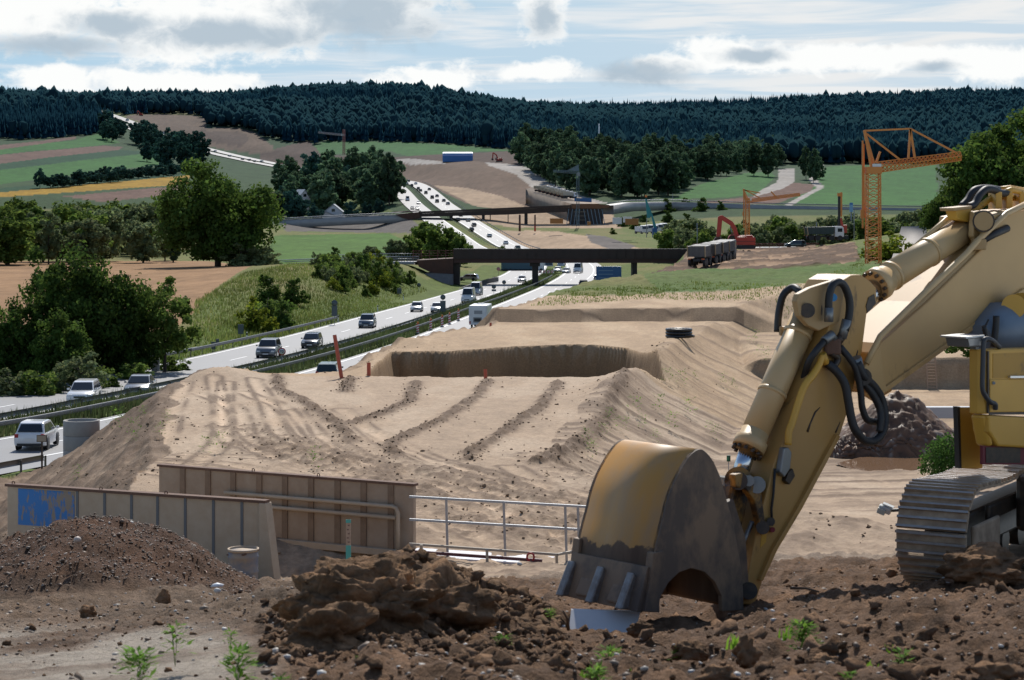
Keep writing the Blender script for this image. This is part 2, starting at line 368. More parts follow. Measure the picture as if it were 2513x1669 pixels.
def zt(X, Y, detail=True):
    X = np.asarray(X, float); Y = np.asarray(Y, float); d = np.maximum(Y, 12.); u = CX+F*X/d; v = np.log(d)
    zl = bil(T2, u, v, _u[0], 20., _v[0], _v[1]-_v[0])
    near = d < 480
    # left bank of motorway etc. stays zl ; right plateau
    zr = bil(R2, u, v, _u[0], 20., _vr[0], _vr[1]-_vr[0])
    zr = zr-.5*(1-sstep(950, 1035, u))*sstep(26, 33, d)*(1-sstep(40.6, 43.2, d))
    edge = 145.6+1.2*fbm(X*.35, X*0+3.3, 3, 5)
    st = .85*sstep(0, .45, d-edge)*(1-sstep(168, 215, d))
    zr = zr+np.where(X > -4, st, 0)
    if detail:
        zr = zr+.06*fbm(X*.9, Y*.35, 4, 21)*sstep(36, 60, d)
    xr = np.interp(d, XRd, XRx); zf = np.interp(d, ZFd, ZFz)
    wall = 1.9*sstep(123.5, 124.6, d)*sstep(12, 16, X)*(1-sstep(150, 175, d)); zf = zf+wall
    out = np.maximum(X-xr+(.3*fbm(d*.25, X*.1, 3, 8) if detail else 0), 0)
    fl = np.maximum(zr-out*.5, np.minimum(zf, zr))
    zr = np.where(d < 176, fl, zr)
    # ridge along the right crest, heaps
    rid = np.exp(-((X-xr+.3)/1.0)**2)*sstep(74, 84, d)*(1-sstep(122, 132, d)); zr = zr+.45*rid
    for hx, hd, hh, hr in ((-14.3, 96, .5, 2.0), (-6.6, 121, .35, 2.0), (14.6, 136, .55, 2.2), (12, 133, .3, 1.6), (7.6, 104, .4, 2.0), (17, 200, 1.0, 9)):
        zr = zr+hh*np.exp(-(((X-hx)/hr)**2+((d-hd)/(hr*1.3))**2))
    pit = inpoly(X, Y, PIT); pd, _ = pdist(X, Y, PIT+[PIT[0]]) if np.any(pit) else (0*X, 0)
    zr = np.where(pit, zr-np.clip((pd+(.10*fbm(X*1.3, Y*.8, 2, 14) if detail else 0))/.6, 0, 1)*3.0, zr)
    # slope down to the motorway on the left
    xl = np.interp(d, XLd, XLx)+(.3*fbm(d*.3, X*.15, 3, 9) if detail else 0)
    sl_ = zr-np.maximum(xl-X, 0)/np.interp(d, [97, 112], [1.45, .95])
    zn = np.maximum(sl_, zl)
    w = sstep(430, 470, d)
    zz = np.where(near, zn*(1-w)+zl*w, zl)
    # motorway corridor
    m = (d < 2300) & (d > 10)
    if np.any(m):
        xm = X[m] if X.ndim else X; ym = Y[m] if Y.ndim else Y
        ss = np.interp(ym, MWp[:, 1], np.arange(len(MWp)))
        # refine the nearest point on the path
        best = np.full(xm.shape, 1e9); bz = np.zeros(xm.shape)
        i0 = np.clip(ss.astype(int), 0, len(MWp)-2)
        for k in range(-4, 5):
            i = np.clip(i0+k, 0, len(MWp)-2); a = MWp[i]; b = MWp[i+1]
            dx = b[..., 0]-a[..., 0]; dy = b[..., 1]-a[..., 1]; L2 = dx*dx+dy*dy
            t = np.clip(((xm-a[..., 0])*dx+(ym-a[..., 1])*dy)/L2, 0, 1)
            dd = np.hypot(xm-a[..., 0]-t*dx, ym-a[..., 1]-t*dy); mm = dd < best
            best = np.where(mm, dd, best); bz = np.where(mm, a[..., 2]+t*(b[..., 2]-a[..., 2]), bz)
        far = np.clip((ym-700)/500, 0, 1)
        hw = 14.5+far*3; bl = 14+far*22
        k = 1-sstep(0, 1, (best-hw)/bl)
        sub = zz[m]; low = bz-.12-far*.5
        # fill embankment slope may stand close to the carriageway
        tgt = np.where((xm > np.interp(ym, XLd, XLx)-9) & (ym < 470), np.maximum(sub, low), low)
        keep = (ym < 470) & (xm > np.interp(ym, XLd, XLx)-9) & (best > 13)
        zz[m] = np.where(keep, sub, sub*(1-k)+tgt*k)
    return zz
def zt1(x, y): return float(zt(np.array([x]), np.array([y]), False)[0])
def ground(px, py, d0=30, d1=3400):
    """where the sight line through an image point meets the terrain"""
    ds = np.exp(np.linspace(math.log(d0), math.log(d1), 900)); X = (px-CX)*ds/F; Z = (HY-py)*ds/F
    h = zt(X, ds, False)-Z; i = np.argmax(h > 0)
    if not (h > 0).any(): i = len(ds)-1
    d = ds[i]; return Vector(((px-CX)*d/F, d, zt1((px-CX)*d/F, d)))
def gat(px, d): x = (px-CX)*d/F; return Vector((x, d, zt1(x, d)))
# ------------------------------------------------------------------ painted zones (real plots of land)
COL = dict(grass=(.125, .165, .035), dry=(.22, .195, .07), sand=(.43, .308, .205), sandd=(.145, .09, .054), wet=(.50, .385, .275), wheat=(.32, .19, .10), meadow=(.085, .165, .03),
  crop=(.05, .145, .028), crop2=(.022, .07, .028), brown=(.17, .10, .075), brownd=(.11, .068, .05), yellow=(.36, .21, .02), road=(.42, .38, .34), slope=(.175, .115, .08), grey=(.16, .14, .125), farg=(.045, .08, .028), forest=(.015, .03, .02))
ZONES = [  # name, colour, image outline, nearest and farthest distance
 ('field', 'farg', [(-900, 640), (-900, 300), (3400, 300), (3400, 640)], 880, 1e5),
 ('wheat_field', 'wheat', [(-700, 640), (500, 640), (618, 652), (585, 668), (520, 715), (478, 765), (440, 800), (300, 850), (-700, 900)], 190, 640),
 ('meadow', 'meadow', [(640, 668), (672, 578), (955, 572), (1010, 600), (930, 640), (800, 650)], 480, 900),
 ('field', 'crop', [(-200, 378), (182, 344), (245, 326), (300, 350), (250, 356), (-200, 396)], 900, 2200),
 ('field', 'brown', [(-200, 380), (185, 335), (190, 340), (-200, 396)], 900, 2200),
 ('field', 'brown', [(-200, 398), (250, 357), (300, 361), (290, 368), (-200, 424)], 900, 2200),
 ('field', 'crop2', [(-200, 424), (290, 368), (345, 372), (340, 378), (-200, 440)], 900, 2200),
 ('field', 'crop', [(-200, 440), (340, 378), (400, 380), (390, 405), (-200, 475)], 900, 2200),
 ('field', 'crop2', [(-200, 478), (480, 422), (480, 432), (-200, 492)], 850, 1900),
 ('sunflower_field', 'yellow', [(-200, 488), (0, 472), (466, 430), (462, 452), (0, 484), (-200, 500)], 850, 1900),
 ('field', 'brown', [(150, 482), (440, 456), (450, 476), (250, 496)], 800, 1500),
 ('field', 'crop', [(730, 372), (800, 347), (960, 349), (1080, 352), (1190, 362), (1260, 370), (1180, 372), (1090, 378), (1010, 385), (960, 372), (800, 378)], 1100, 2300),
 ('field', 'brownd', [(640, 375), (760, 345), (790, 380), (960, 385), (1270, 370), (1290, 420), (1160, 425), (950, 405), (760, 415), (640, 400)], 1150, 2300),
 ('dirt_slope', 'slope', [(305, 285), (330, 281), (430, 281), (480, 283), (510, 292), (505, 315), (560, 312), (630, 330), (660, 352), (680, 375), (640, 378), (560, 370), (500, 356), (420, 335)], 1300, 2150),
 ('dirt_slope', 'brownd', [(485, 318), (600, 320), (610, 345), (590, 360), (520, 350)], 1300, 2150),
 ('dirt_slope', 'slope', [(955, 400), (1100, 392), (1200, 398), (1290, 430), (1345, 470), (1420, 500), (1400, 515), (1200, 512), (1140, 500), (1050, 455), (975, 435)], 880, 1700),
 ('dirt_slope', 'sand', [(1065, 455), (1150, 462), (1230, 480), (1290, 508), (1240, 518), (1160, 506)], 840, 1700),
 ('dirt_slope', 'grey', [(690, 545), (900, 528), (1000, 528), (1030, 560), (1010, 572), (700, 568)], 700, 1000),
 ('dirt_slope', 'sand', [(1130, 520), (1260, 522), (1500, 520), (1530, 560), (1260, 560), (1190, 548)], 820, 1100),
 ('dirt_slope', 'sand', [(1195, 565), (1250, 566), (1370, 568), (1480, 585), (1580, 612), (1600, 640), (1300, 640)], 520, 900),
 ('dirt_slope', 'grey', [(1440, 575), (1490, 580), (1560, 604), (1520, 618), (1450, 596)], 520, 900),
 ('dirt_road', 'road', [(1190, 398), (1250, 402), (1300, 412), (1345, 446), (1420, 478), (1490, 497), (1455, 503), (1380, 486), (1310, 462), (1270, 430), (1200, 406)], 880, 1700),
 ('dirt_road', 'road', [(960, 392), (1000, 388), (1095, 397), (1095, 402), (1010, 404)], 1100, 1700),
 ('dirt_road', 'slope', [(505, 316), (590, 315), (628, 326), (640, 345), (670, 358), (668, 366), (630, 354), (612, 335), (585, 322), (507, 323)], 1300, 2150),
 ('field', 'crop', [(1650, 488), (1720, 450), (1830, 424), (1890, 420), (1902, 432), (1870, 470), (1790, 484)], 880, 1700),
 ('field', 'crop', [(1940, 500), (2030, 408), (2300, 400), (2300, 506)], 880, 1800),
 ('field', 'brown', [(1700, 496), (1860, 480), (1950, 448), (2000, 452), (1990, 470), (1900, 500)], 880, 1500),
 ('field', 'crop', [(1930, 315), (2030, 298), (2042, 304), (1990, 318)], 1900, 3400),
 ('road', 'road', [(1914, 415), (1952, 414), (1952, 445), (1918, 465), (1850, 482), (1862, 470), (1905, 448)], 880, 1800),
 ('road', 'road', [(2010, 404), (2022, 404), (2000, 435), (2025, 460), (1940, 505), (1925, 502), (2005, 462), (1986, 440), (1995, 422)], 880, 1800),
 ('grass_verge', 'grass', [(640, 470), (780, 420), (960, 520), (660, 535)], 900, 1500),
]
print('terrain functions ready')
NPX = np.concatenate([np.arange(-600, -60, 14), np.arange(-60, 2000, 4.0), np.arange(2000, 2580, 6), np.arange(2580, 3100, 14)]); ND = np.exp(np.concatenate([np.arange(math.log(24), math.log(36), .006), np.arange(math.log(36), math.log(126), .0024), np.arange(math.log(126), math.log(250), .0045), np.arange(math.log(250), math.log(3500), .0075), np.arange(math.log(3500), math.log(20000), .08)]))
UU, DD = np.meshgrid(NPX, ND); XX = (UU-CX)*DD/F; YY = DD.copy(); ZZ = zt(XX.ravel(), YY.ravel()).reshape(XX.shape)
_, mwd = None, None
def colr(n): return np.array(COL[n])
CC = np.zeros(XX.shape+(3,)); zone = np.full(XX.shape, -1, int)
n1 = fbm(XX*.08, YY*.05, 4, 40); n2 = fbm(XX*.6, YY*.2, 3, 41)
CC[:] = colr('grass')
g = np.clip(.45+n1*1.1+n2*.4, 0, 1)[..., None]; CC = CC*(1-g)+colr('dry')*g*1.0
PYI = HY-ZZ*F/DD
znames = ['ground']
for nm, cn, poly, d0, d1 in ZONES:
    sel = (DD >= d0) & (DD <= d1)
    jx = 6*fbm(XX*.02, YY*.006, 3, 77); jy = 2.*fbm(XX*.03, YY*.008, 3, 78)
    q = np.zeros(XX.shape, bool); q[sel] = inpoly((UU+jx)[sel], (PYI+jy)[sel], poly)
    if nm not in znames: znames.append(nm)
    zone[q] = znames.index(nm); v = 1+.25*n2[q]+.25*n1[q]
    CC[q] = colr(cn)*v[:, None]
zone[zone < 0] = 0
# fill platforms of sand
xl = np.interp(DD, XLd, XLx); xr = np.interp(DD, XRd, XRx)
def nearpoly(pts, m):
    r = np.full(XX.shape, 9.); r[m], _ = pdist(XX[m], YY[m], pts); return r
sandm = (DD < 166+8*fbm(XX*.1, YY*.1, 3, 12)) & (XX > xl-8.5)
znames.append('sand_embankment'); zone[sandm] = znames.index('sand_embankment')
s1 = fbm(XX*.5, YY*.16, 5, 50); s2 = fbm(XX*2.2, YY*.9, 3, 51)
sc_ = colr('sand')*(1+.22*s1+.14*s2)[..., None]
wetm = np.clip((s1-.02)*3.2, 0, 1)[..., None]; sc_ = sc_*(1-wetm*.5)+colr('wet')*wetm*.5
onp1 = sandm & (DD < 97) & (DD > 34)
dz = np.zeros(XX.shape); darkm = np.zeros(XX.shape)
for l in WIN:
    dd = nearpoly(l, onp1); k = np.exp(-(dd/.29)**2); nn = np.clip(.75+1.1*fbm(XX*3, YY*1.6, 3, 31), 0, 2)*np.clip(1+.9*fbm(XX*7, YY*5, 2, 32), .5, 1.4)
    dz += .15*k*nn; darkm = np.maximum(darkm, np.clip(k*1.9*nn, 0, 1))
for l in RUT:
    for o in (-.95, .95):
        l2 = []
        for i in range(len(l)):
            a = l[max(i-1, 0)]; b = l[min(i+1, len(l)-1)]; t = np.array(b)-np.array(a); t = t/np.hypot(*t[:2]); l2.append((l[i][0]-t[1]*o, l[i][1]+t[0]*o))
        dd = nearpoly(l2, onp1); k = np.exp(-(dd/.2)**2); kr = np.exp(-((dd-.38)/.12)**2)
        dz += -.03*k+.012*kr; sc_ = sc_*(1+.20*k*(1-darkm))[..., None]; darkm = np.maximum(darkm, np.clip(kr*(.7+1.4*fbm(XX*.8, YY*.3, 4, 34)), 0, .9))
for l in CHURN:
    dd = nearpoly(l, onp1); k = np.exp(-(dd/1.3)**2); nn = fbm(XX*4.2, YY*2.4, 4, 35); dz += .12*k*nn; darkm = np.maximum(darkm, np.clip(k*(.35+2.2*nn), 0, .9))
fine_ = fbm(XX*6, YY*3.2, 3, 37); dz += np.where(onp1, .022*fine_, 0); sc_ = sc_*(1+.16*fine_+.10*fbm(XX*14, YY*7, 2, 39))[..., None]
# rough broken slopes
sl_l = sandm & (XX < xl+.35+1.0*s1) ; sl_r = sandm & (XX > xr-.7+.7*s1) & (DD > 57)
rough = fbm(XX*1.5, YY*.7, 5, 60); dz += np.where(sl_l, .28*rough, 0)+np.where(sl_r, .05*rough, 0)
stri = fbm(YY*1.1-XX*.28, XX*.07, 4, 61)     # slip lines running down the right flank
dz += np.where(sl_r, .05*stri, 0); darkm = np.where(sl_l, np.clip(np.where(DD < 97, .95, .45)+.9*rough, 0, 1), darkm)
darkm = np.where(sl_r & (DD < 97), np.maximum(darkm, np.clip(.35+1.4*stri+.5*rough, 0, .9)), darkm)
darkm = np.where(sl_r & (DD >= 97), np.maximum(darkm, np.clip(.05+1.5*stri, 0, .6)), darkm)
nearch = sandm & (DD < 46); nn = fbm(XX*2.1, YY*1.0, 5, 66); dz += np.where(nearch, .12*nn, 0); darkm = np.where(nearch, np.maximum(darkm, np.clip(.1+1.6*nn, 0, .8)), darkm)
edge_m = np.exp(-((DD-145.8-1.2*fbm(XX*.35, XX*0+3.3, 3, 5))/.7)**2)*(XX > -2)*(XX < 17); darkm = np.maximum(darkm, np.where(sandm, edge_m*.95, 0))  # face of the second step darkened, its shade put into the sand colour
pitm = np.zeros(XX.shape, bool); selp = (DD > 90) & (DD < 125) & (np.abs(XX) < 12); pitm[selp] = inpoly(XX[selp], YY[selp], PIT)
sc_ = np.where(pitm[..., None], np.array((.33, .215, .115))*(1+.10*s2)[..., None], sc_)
p2 = sandm & (DD >= 97) & ~pitm; sc_ = np.where(p2[..., None], sc_*np.array((1.02, .97, .86)), sc_)
dk = (darkm*.92)[..., None]; sc_ = sc_*(1-dk)+colr('sandd')*dk
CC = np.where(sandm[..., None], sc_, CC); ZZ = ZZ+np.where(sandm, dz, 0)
# earthworks and grass on the plateau beyond the fill
ew = (DD > 236) & (DD < 420) & (XX > xl-1)
def band(poly): 
    q = np.zeros(XX.shape, bool); q[ew] = inpoly((UU+12*n1)[ew], (PYI+5*n2)[ew], poly); return q
q = band([(1400, 720), (1690, 612), (1990, 605), (2090, 590), (2110, 640), (1960, 668), (1880, 692), (1560, 690)])
znames.append('earthworks'); zone[q] = znames.index('earthworks'); CC[q] = np.array((.36, .235, .145))*(1+.5*n2[q]+.3*n1[q])[:, None]
dkq = q & (fbm(XX*.22, YY*.07, 4, 90) > .04); CC[dkq] = np.array((.13, .08, .05))*(1+.4*n2[dkq])[:, None]; ZZ[dkq] += .35*(1+fbm(XX*.8, YY*.4, 3, 91)[dkq])
grn = (DD > 150) & (DD < 340) & (XX > 13) & (zone != znames.index('sand_embankment')) & (zone != znames.index('earthworks')); CC[grn] = CC[grn]*np.array((.62, .9, .7))
# motorway verges fresher green; embankment left
ss = np.interp(DD, MWp[:, 1], MWp[:, 0]); off = XX-ss
vg = (np.abs(off) < 21) & (DD < 560) & (zone == 0) & (XX < xl-7); CC[vg] = np.array((.11, .15, .03))*(1+.3*n2[vg])[:, None]
gb = (zone == 0) & (DD > 60) & (DD < 560); ZZ[gb] += .25*fbm(XX*1.3, YY*.5, 3, 92)[gb]*sstep(16, 26, np.abs(off[gb]))
# distance haze painted into the ground colours
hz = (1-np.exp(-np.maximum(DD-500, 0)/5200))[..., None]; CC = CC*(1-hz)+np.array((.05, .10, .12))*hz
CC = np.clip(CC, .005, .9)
def zgrid(X, Y):
    j = np.clip(np.searchsorted(NPX, CX+F*X/Y), 1, len(NPX)-1); i = np.clip(np.searchsorted(ND, Y), 1, len(ND)-1); return ZZ[i, j]
m_ground = mat('soil_and_grass', (.2, .2, .1), .95, noise=(.9, .55), bump=(1.6, .7, .25), attr='Col', spec=.15)
m_sand = mat('moist_sand', (.4, .3, .2), .85, noise=(9, .45), bump=(11, .7, .05), attr='Col', spec=.2)
m_field = mat('field_soil', (.2, .2, .1), .95, noise=(.25, .35), bump=(.5, .6, .5), attr='Col', spec=.1)
nr, nc = XX.shape; idx = np.arange(nr*nc).reshape(nr, nc)
quads = np.stack([idx[:-1, :-1], idx[:-1, 1:], idx[1:, 1:], idx[1:, :-1]], -1).reshape(-1, 4)
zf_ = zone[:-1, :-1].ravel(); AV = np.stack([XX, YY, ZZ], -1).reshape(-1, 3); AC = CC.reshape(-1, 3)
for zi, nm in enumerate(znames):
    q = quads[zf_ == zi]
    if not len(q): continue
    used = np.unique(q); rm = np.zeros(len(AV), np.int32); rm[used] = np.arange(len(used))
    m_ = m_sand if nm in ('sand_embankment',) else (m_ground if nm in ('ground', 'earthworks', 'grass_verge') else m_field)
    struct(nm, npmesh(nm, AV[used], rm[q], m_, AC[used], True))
print('terrain built', nr*nc)
# ================================================================== motorway
m_asph = mat('bright_worn_asphalt', (.21, .21, .215), .6, noise=(.35, .35, (.17, .17, .175)), bump=(40, .15, .01), spec=.35)
m_white = mat('road_paint', (.8, .8, .78), .5)
def ribbon(name, o0, o1, dz, m, s0=None, s1=None, step=5.):
    s0 = MWl[0] if s0 is None else s0; s1 = MWl[-1] if s1 is None else s1
    S = np.arange(s0, s1+step, step); V = []
    for s in S:
        p, t = mw_at(s)
        for o in (o0, o1): V.append((p[0]+t[1]*o, p[1]-t[0]*o, p[2]+dz))
    n = len(S); Q = [(2*i, 2*i+1, 2*i+3, 2*i+2) for i in range(n-1)]
    return npmesh(name, V, Q, m, None, True)
struct('motorway_carriageway', ribbon('motorway_carriageway', -12.2, -2.7, 0, m_asph)); struct('motorway_carriageway', ribbon('motorway_carriageway', 2.4, 12.4, 0, m_asph))
def lines():
    V = []; Q = []
    def seg(s0, s1, o, w, dz=.012):
        S = np.arange(s0, s1+.01, max(2., (s1-s0)/max(1, round((s1-s0)/5)))); b = len(V)
        for s in S:
            p, t = mw_at(s)
            for k in (-w/2, w/2): V.append((p[0]+t[1]*(o+k), p[1]-t[0]*(o+k), p[2]+dz))
        for i in range(len(S)-1): Q.append((b+2*i, b+2*i+1, b+2*i+3, b+2*i+2))
    for o in (-11.6, -3.3, 3.0, 9.9): seg(20, 900, o, .25)
    s = 20
    while s < 1000:
        seg(s, s+6, -7.4, .18); seg(s+3, s+9, 6.5, .18); s += 18
    return npmesh('lane_marking', V, Q, m_white)
struct('lane_marking', lines())
# ================================================================== foreground earth
PXF = np.array([-900, 0, 350, 700, 1000, 1400, 1700, 2000, 2513, 3400], float)
FG = {3: [-1.0]*8, 6: [-1.58]*8, 8: [-2.02, -1.97, -1.9, -1.85, -1.85, -1.86, -1.86, -1.84], 11: [-2.55, -2.47, -2.37, -2.3, -2.46, -2.42, -2.34, -2.24],
 14: [-3.0, -2.92, -2.72, -2.52, -3.02, -2.98, -2.76, -2.66], 15.2: [-3.18, -3.1, -2.85, -2.6, -3.22, -3.2, -2.96, -2.86],
 17.5: [-3.5, -3.45, -3.45, -3.4, -3.5, -3.5, -3.25, -3.18], 20: [-3.9, -3.9, -3.9, -3.9, -3.9, -3.85, -3.6, -3.55], 28: [-5.2, -5.2, -5.2, -5.2, -5.2, -5.1, -4.9, -4.9],
 38: [-7.15, -7.15, -7.15, -7.05, -6.8, -6.7, -6.6, -6.6], 46: [-8.2, -8.2, -8.2, -8, -7.7, -7.7, -7.7, -7.7]}
LF = np.log(np.array(sorted(FG), float)); TF = np.array([[FG[d][0]]+FG[d]+[FG[d][-1]] for d in sorted(FG)])
_uf = np.arange(-900, 3401, 20.); _vf = np.linspace(LF[0], LF[-1], 400)
TF1 = np.array([np.interp(_uf, PXF, r) for r in TF]); TF2 = gs(gs(np.array([np.interp(_vf, LF, TF1[:, j]) for j in range(len(_uf))]).T, 1, 3), 0, 3)
HEAP = (-4.32, 21.2)
def zfg(X, Y, detail=True):
    X = np.asarray(X, float); Y = np.asarray(Y, float); d = np.maximum(Y, 3.); u = CX+F*X/d
    z = bil(TF2, u, np.log(d), _uf[0], 20., _vf[0], _vf[1]-_vf[0])
    r = np.hypot((X-HEAP[0])/np.where(X > HEAP[0], 1.75, 2.1), (Y-HEAP[1])/np.where(Y < HEAP[1], 2.5, 2.6)); r = r+.10*fbm(X*1.4, Y*1.4, 3, 70)
    z = z+.86*np.clip(1-r**1.6, 0, 1)
    z = z+.16*np.clip(1-np.hypot((X+3.6)/1.9, (Y-18.9)/.8), 0, 1)
    # loose bank left of the bucket, pile before the tracks, churned ground
    z = z+.08*np.exp(-(((X+.35)/.62)**2+((Y-14.6)/1.0)**2))
    
    if detail:
        mud = sstep(1500, 1600, HY-z*F/d)*(1-sstep(560, 780, u))      # trodden pale mud at the lower left
        b = np.abs(fbm(X*1.7, Y*1.7, 5, 71)); c = fbm(X*5.5, Y*5.5, 3, 72)
        amp = np.where(u < 620, .10, .20)*(1-.75*mud)
        z = z+amp*(b-.25)+.05*c*(1-.8*mud)+.035*fbm(X*13, Y*13, 3, 73)*(1-.7*mud)+.03*np.abs(fbm(X*8, Y*8, 2, 75))*(1-.8*mud)
        z = z+.05*np.clip(fbm(X*.9+Y*.3, Y*2.6, 3, 74), 0, 1)*(u < 650)
    return z
def zf1(x, y): return float(zfg(np.array([x]), np.array([y]), False)[0])
def fgat(px, d): x = (px-CX)*d/F; return Vector((x, d, zf1(x, d)))
fpx = np.concatenate([np.arange(-420, -60, 12), np.arange(-60, 2580, 4.2), np.arange(2580, 2960, 12)]); fd = np.exp(np.concatenate([np.arange(math.log(3.2), math.log(6.3), .02), np.arange(math.log(6.3), math.log(44), .0046)]))
fu, fD = np.meshgrid(fpx, fd); fX = (fu-CX)*fD/F; fZ = zfg(fX, fD); fpy = HY-fZ*F/fD
a1 = fbm(fX*1.3, fD*1.3, 4, 80); a2 = fbm(fX*6, fD*6, 4, 81)
fc = np.array((.20, .115, .064))*(1+.45*a1+.35*a2)[..., None]
fc = fc*(1+.35*fbm(fX*20, fD*20, 3, 83)+.25*fbm(fX*9, fD*7, 3, 84))[..., None]
mudm = np.clip(sstep(1505, 1580, fpy)*(1-sstep(520, 760, fu))*(.75+1.6*a1), 0, 1)[..., None]
fc = fc*(1-mudm)+np.array((.52, .445, .36))*(1+.12*a2)[..., None]*mudm
mid = ((fu < 760)*sstep(1400, 1430, fpy)*(1-sstep(1500, 1560, fpy)))[..., None]*.6; fc = fc*(1-mid)+np.array((.25, .185, .13))*(1+.6*a2)[..., None]*mid
hp = np.clip(1-np.hypot((fX-HEAP[0])/2.1, (fD-HEAP[1])/2.6), 0, 1)[..., None]**.25*(np.hypot((fX-HEAP[0])/2.1, (fD-HEAP[1])/2.6) < 1)[..., None]
fc = fc*(1-hp)+np.array((.12, .060, .035))*(1+.6*a2)[..., None]*hp
sn = sstep(26, 36, fD)[..., None]; fc = fc*(1-sn)+np.array((.36, .27, .195))*(1+.3*a2+.3*a1)[..., None]*sn
m_mud = mat('clayey_earth', (.17, .1, .07), .85, noise=(14, .5), bump=(30, 1., .06), attr='Col', spec=.15)
ii = np.arange(fX.size).reshape(fX.shape); fq = np.stack([ii[:-1, :-1], ii[:-1, 1:], ii[1:, 1:], ii[1:, :-1]], -1).reshape(-1, 4)
struct('dirt_ground', npmesh('dirt_ground', np.stack([fX, fD, fZ], -1).reshape(-1, 3), fq, m_mud, np.clip(fc, .01, .9).reshape(-1, 3), True))
# ------------------------------------------------------------------ stones and clods
def ico(sub, rough, seed, sq=(1, 1, 1), lumps=2.):
    bm = bmesh.new(); bmesh.ops.create_icosphere(bm, subdivisions=sub, radius=1)
    V = np.array([v.co for v in bm.verts]); Fc = np.array([[v.index for v in f.verts] for f in bm.faces]); bm.free()
    n = fbm(V[:, 0]*lumps+seed*3.1, V[:, 1]*lumps+V[:, 2]*1.7*lumps, 5, seed)
    n2 = fbm(V[:, 2]*lumps-seed, V[:, 0]*1.3*lumps-V[:, 1], 4, seed+5)
    return V*(1+rough*(n+n2))[:, None]*np.array(sq), Fc
PEB = [ico(1, .25, i, (1, .8+.4*(i % 3)/2, .6+.1*(i % 4))) for i in range(6)]; CLD = [ico(2, .8, 20+i, (1, .9, .75)) for i in range(8)]
def scatter(name, items, m, label, cat, zfun):
    V = []; Fc = []; K = []; n = 0
    for proto, x, y, r, col in items:
        pv, pf = proto; a = random.random()*6.28; ca, sa = math.cos(a), math.sin(a); t = random.uniform(-.5, .5)
        v = pv*r; v = np.stack([v[:, 0]*ca-v[:, 1]*sa, v[:, 0]*sa+v[:, 1]*ca, v[:, 2]+v[:, 0]*t], 1)
        V.append(v+np.array((x, y, 0))); Fc.append(pf+n); n += len(pv); K.append((len(pv), x, y, r, col))
    xs = np.array([k[1] for k in K]); ys = np.array([k[2] for k in K]); zs = zfun(xs, ys)
    cc = []
    for i, k in enumerate(K): V[i][:, 2] += zs[i]+k[3]*.15; cc.append(np.tile(k[4], (k[0], 1)))
    o = link(name, npmesh(name, np.concatenate(V), np.concatenate(Fc), m, np.concatenate(cc), False), kind='stuff', label=label, cat=cat); return o
m_stone = mat('pebble', (.4, .36, .3), .6, noise=(30, .3), attr='Col', spec=.4)
m_clod = mat('dry_clod', (.2, .13, .08), .95, noise=(25, .5), bump=(40, .8, .03), attr='Col', spec=.1)
STC = [(.40, .36, .31), (.30, .25, .20), (.24, .175, .125), (.33, .25, .18), (.60, .58, .54), (.20, .135, .09), (.26, .19, .14), (.22, .15, .10)]
it = []
for i in range(7600):
    d = math.exp(random.uniform(math.log(6.8), math.log(30))); px = random.uniform(-80, 2600)
    if px > 760 and random.random() < .35: continue
    if px < 640 and d < 12.5 and random.random() < .86: continue
    r = random.choice((.006, .008, .010, .013, .018))*random.uniform(.7, 1.25)*(1 if random.random() > .02 else 2)
    it.append((random.choice(PEB), (px-CX)*d/F, d, r, np.array(random.choice(STC))*random.uniform(.6, 1.05)))
for i in range(5600):   # the gravel heap
    a = random.random()*6.28; q = math.sqrt(random.random())*1.02; x = HEAP[0]+(1.75 if math.cos(a) > 0 else 2.1)*q*math.cos(a); y = HEAP[1]+2.4*q*math.sin(a)
    it.append((random.choice(PEB), x, y, random.uniform(.006, .015)*(1 if random.random() > .03 else 2.2), np.array(random.choice(STC))*random.uniform(.35, .75)*np.array((1, .82, .70))))
scatter('gravel', it, m_stone, 'grey and tan pebbles strewn over the foreground earth', 'gravel', zfg)
it = []
for i in range(1700):
    px = random.uniform(640, 1390); d = random.uniform(9.2, 13.5); it.append((random.choice(CLD), (px-CX)*d/F, d, random.uniform(.008, .035), np.array((.18, .112, .068))*random.uniform(.7, 1.5)))
for i in range(4200):
    d = math.exp(random.uniform(math.log(6.9), math.log(21))); px = random.uniform(-60, 2600)
    if px < 640 and (d < 12.5 or d > 17) and random.random() < .9: continue
    big = random.random()
    r = random.uniform(.006, .02) if big > .10 else random.uniform(.02, .06)
    if px < 700: r *= .7
    if 640 < px < 1120 and d < 10.8: r *= .6
    it.append((random.choice(CLD), (px-CX)*d/F, d, r, np.array((.195, .118, .07))*random.uniform(.7, 1.5)))
for i in range(420):  # loose bank between the big lump and the bucket
    px = min(random.gauss(1190, 120), random.uniform(1330, 1375)); d = random.uniform(12.4, 15.6)
    it.append((random.choice(CLD), (px-CX)*d/F, d, random.uniform(.025, .07), np.array((.20, .125, .075))*random.uniform(.75, 1.35)))
scatter('earth_rubble', it, m_clod, 'broken brown clods of earth littering the foreground', 'earth', zfg)
it = []
def onfill(x, y, r, c): it.append((random.choice(PEB[:3]+CLD[:1]) if r > .05 else random.choice(PEB), x, y, r, np.array((.23, .16, .105))*c))
for l in WIN:
    for k in range(190):
        i = random.randrange(len(l)-1); t_ = random.random(); x = lerp(l[i][0], l[i+1][0], t_)+random.gauss(0, .26); y = lerp(l[i][1], l[i+1][1], t_)+random.gauss(0, .3); onfill(x, y, min(.05, abs(random.gauss(.018, .016))+.010), random.uniform(.6, 1.5))
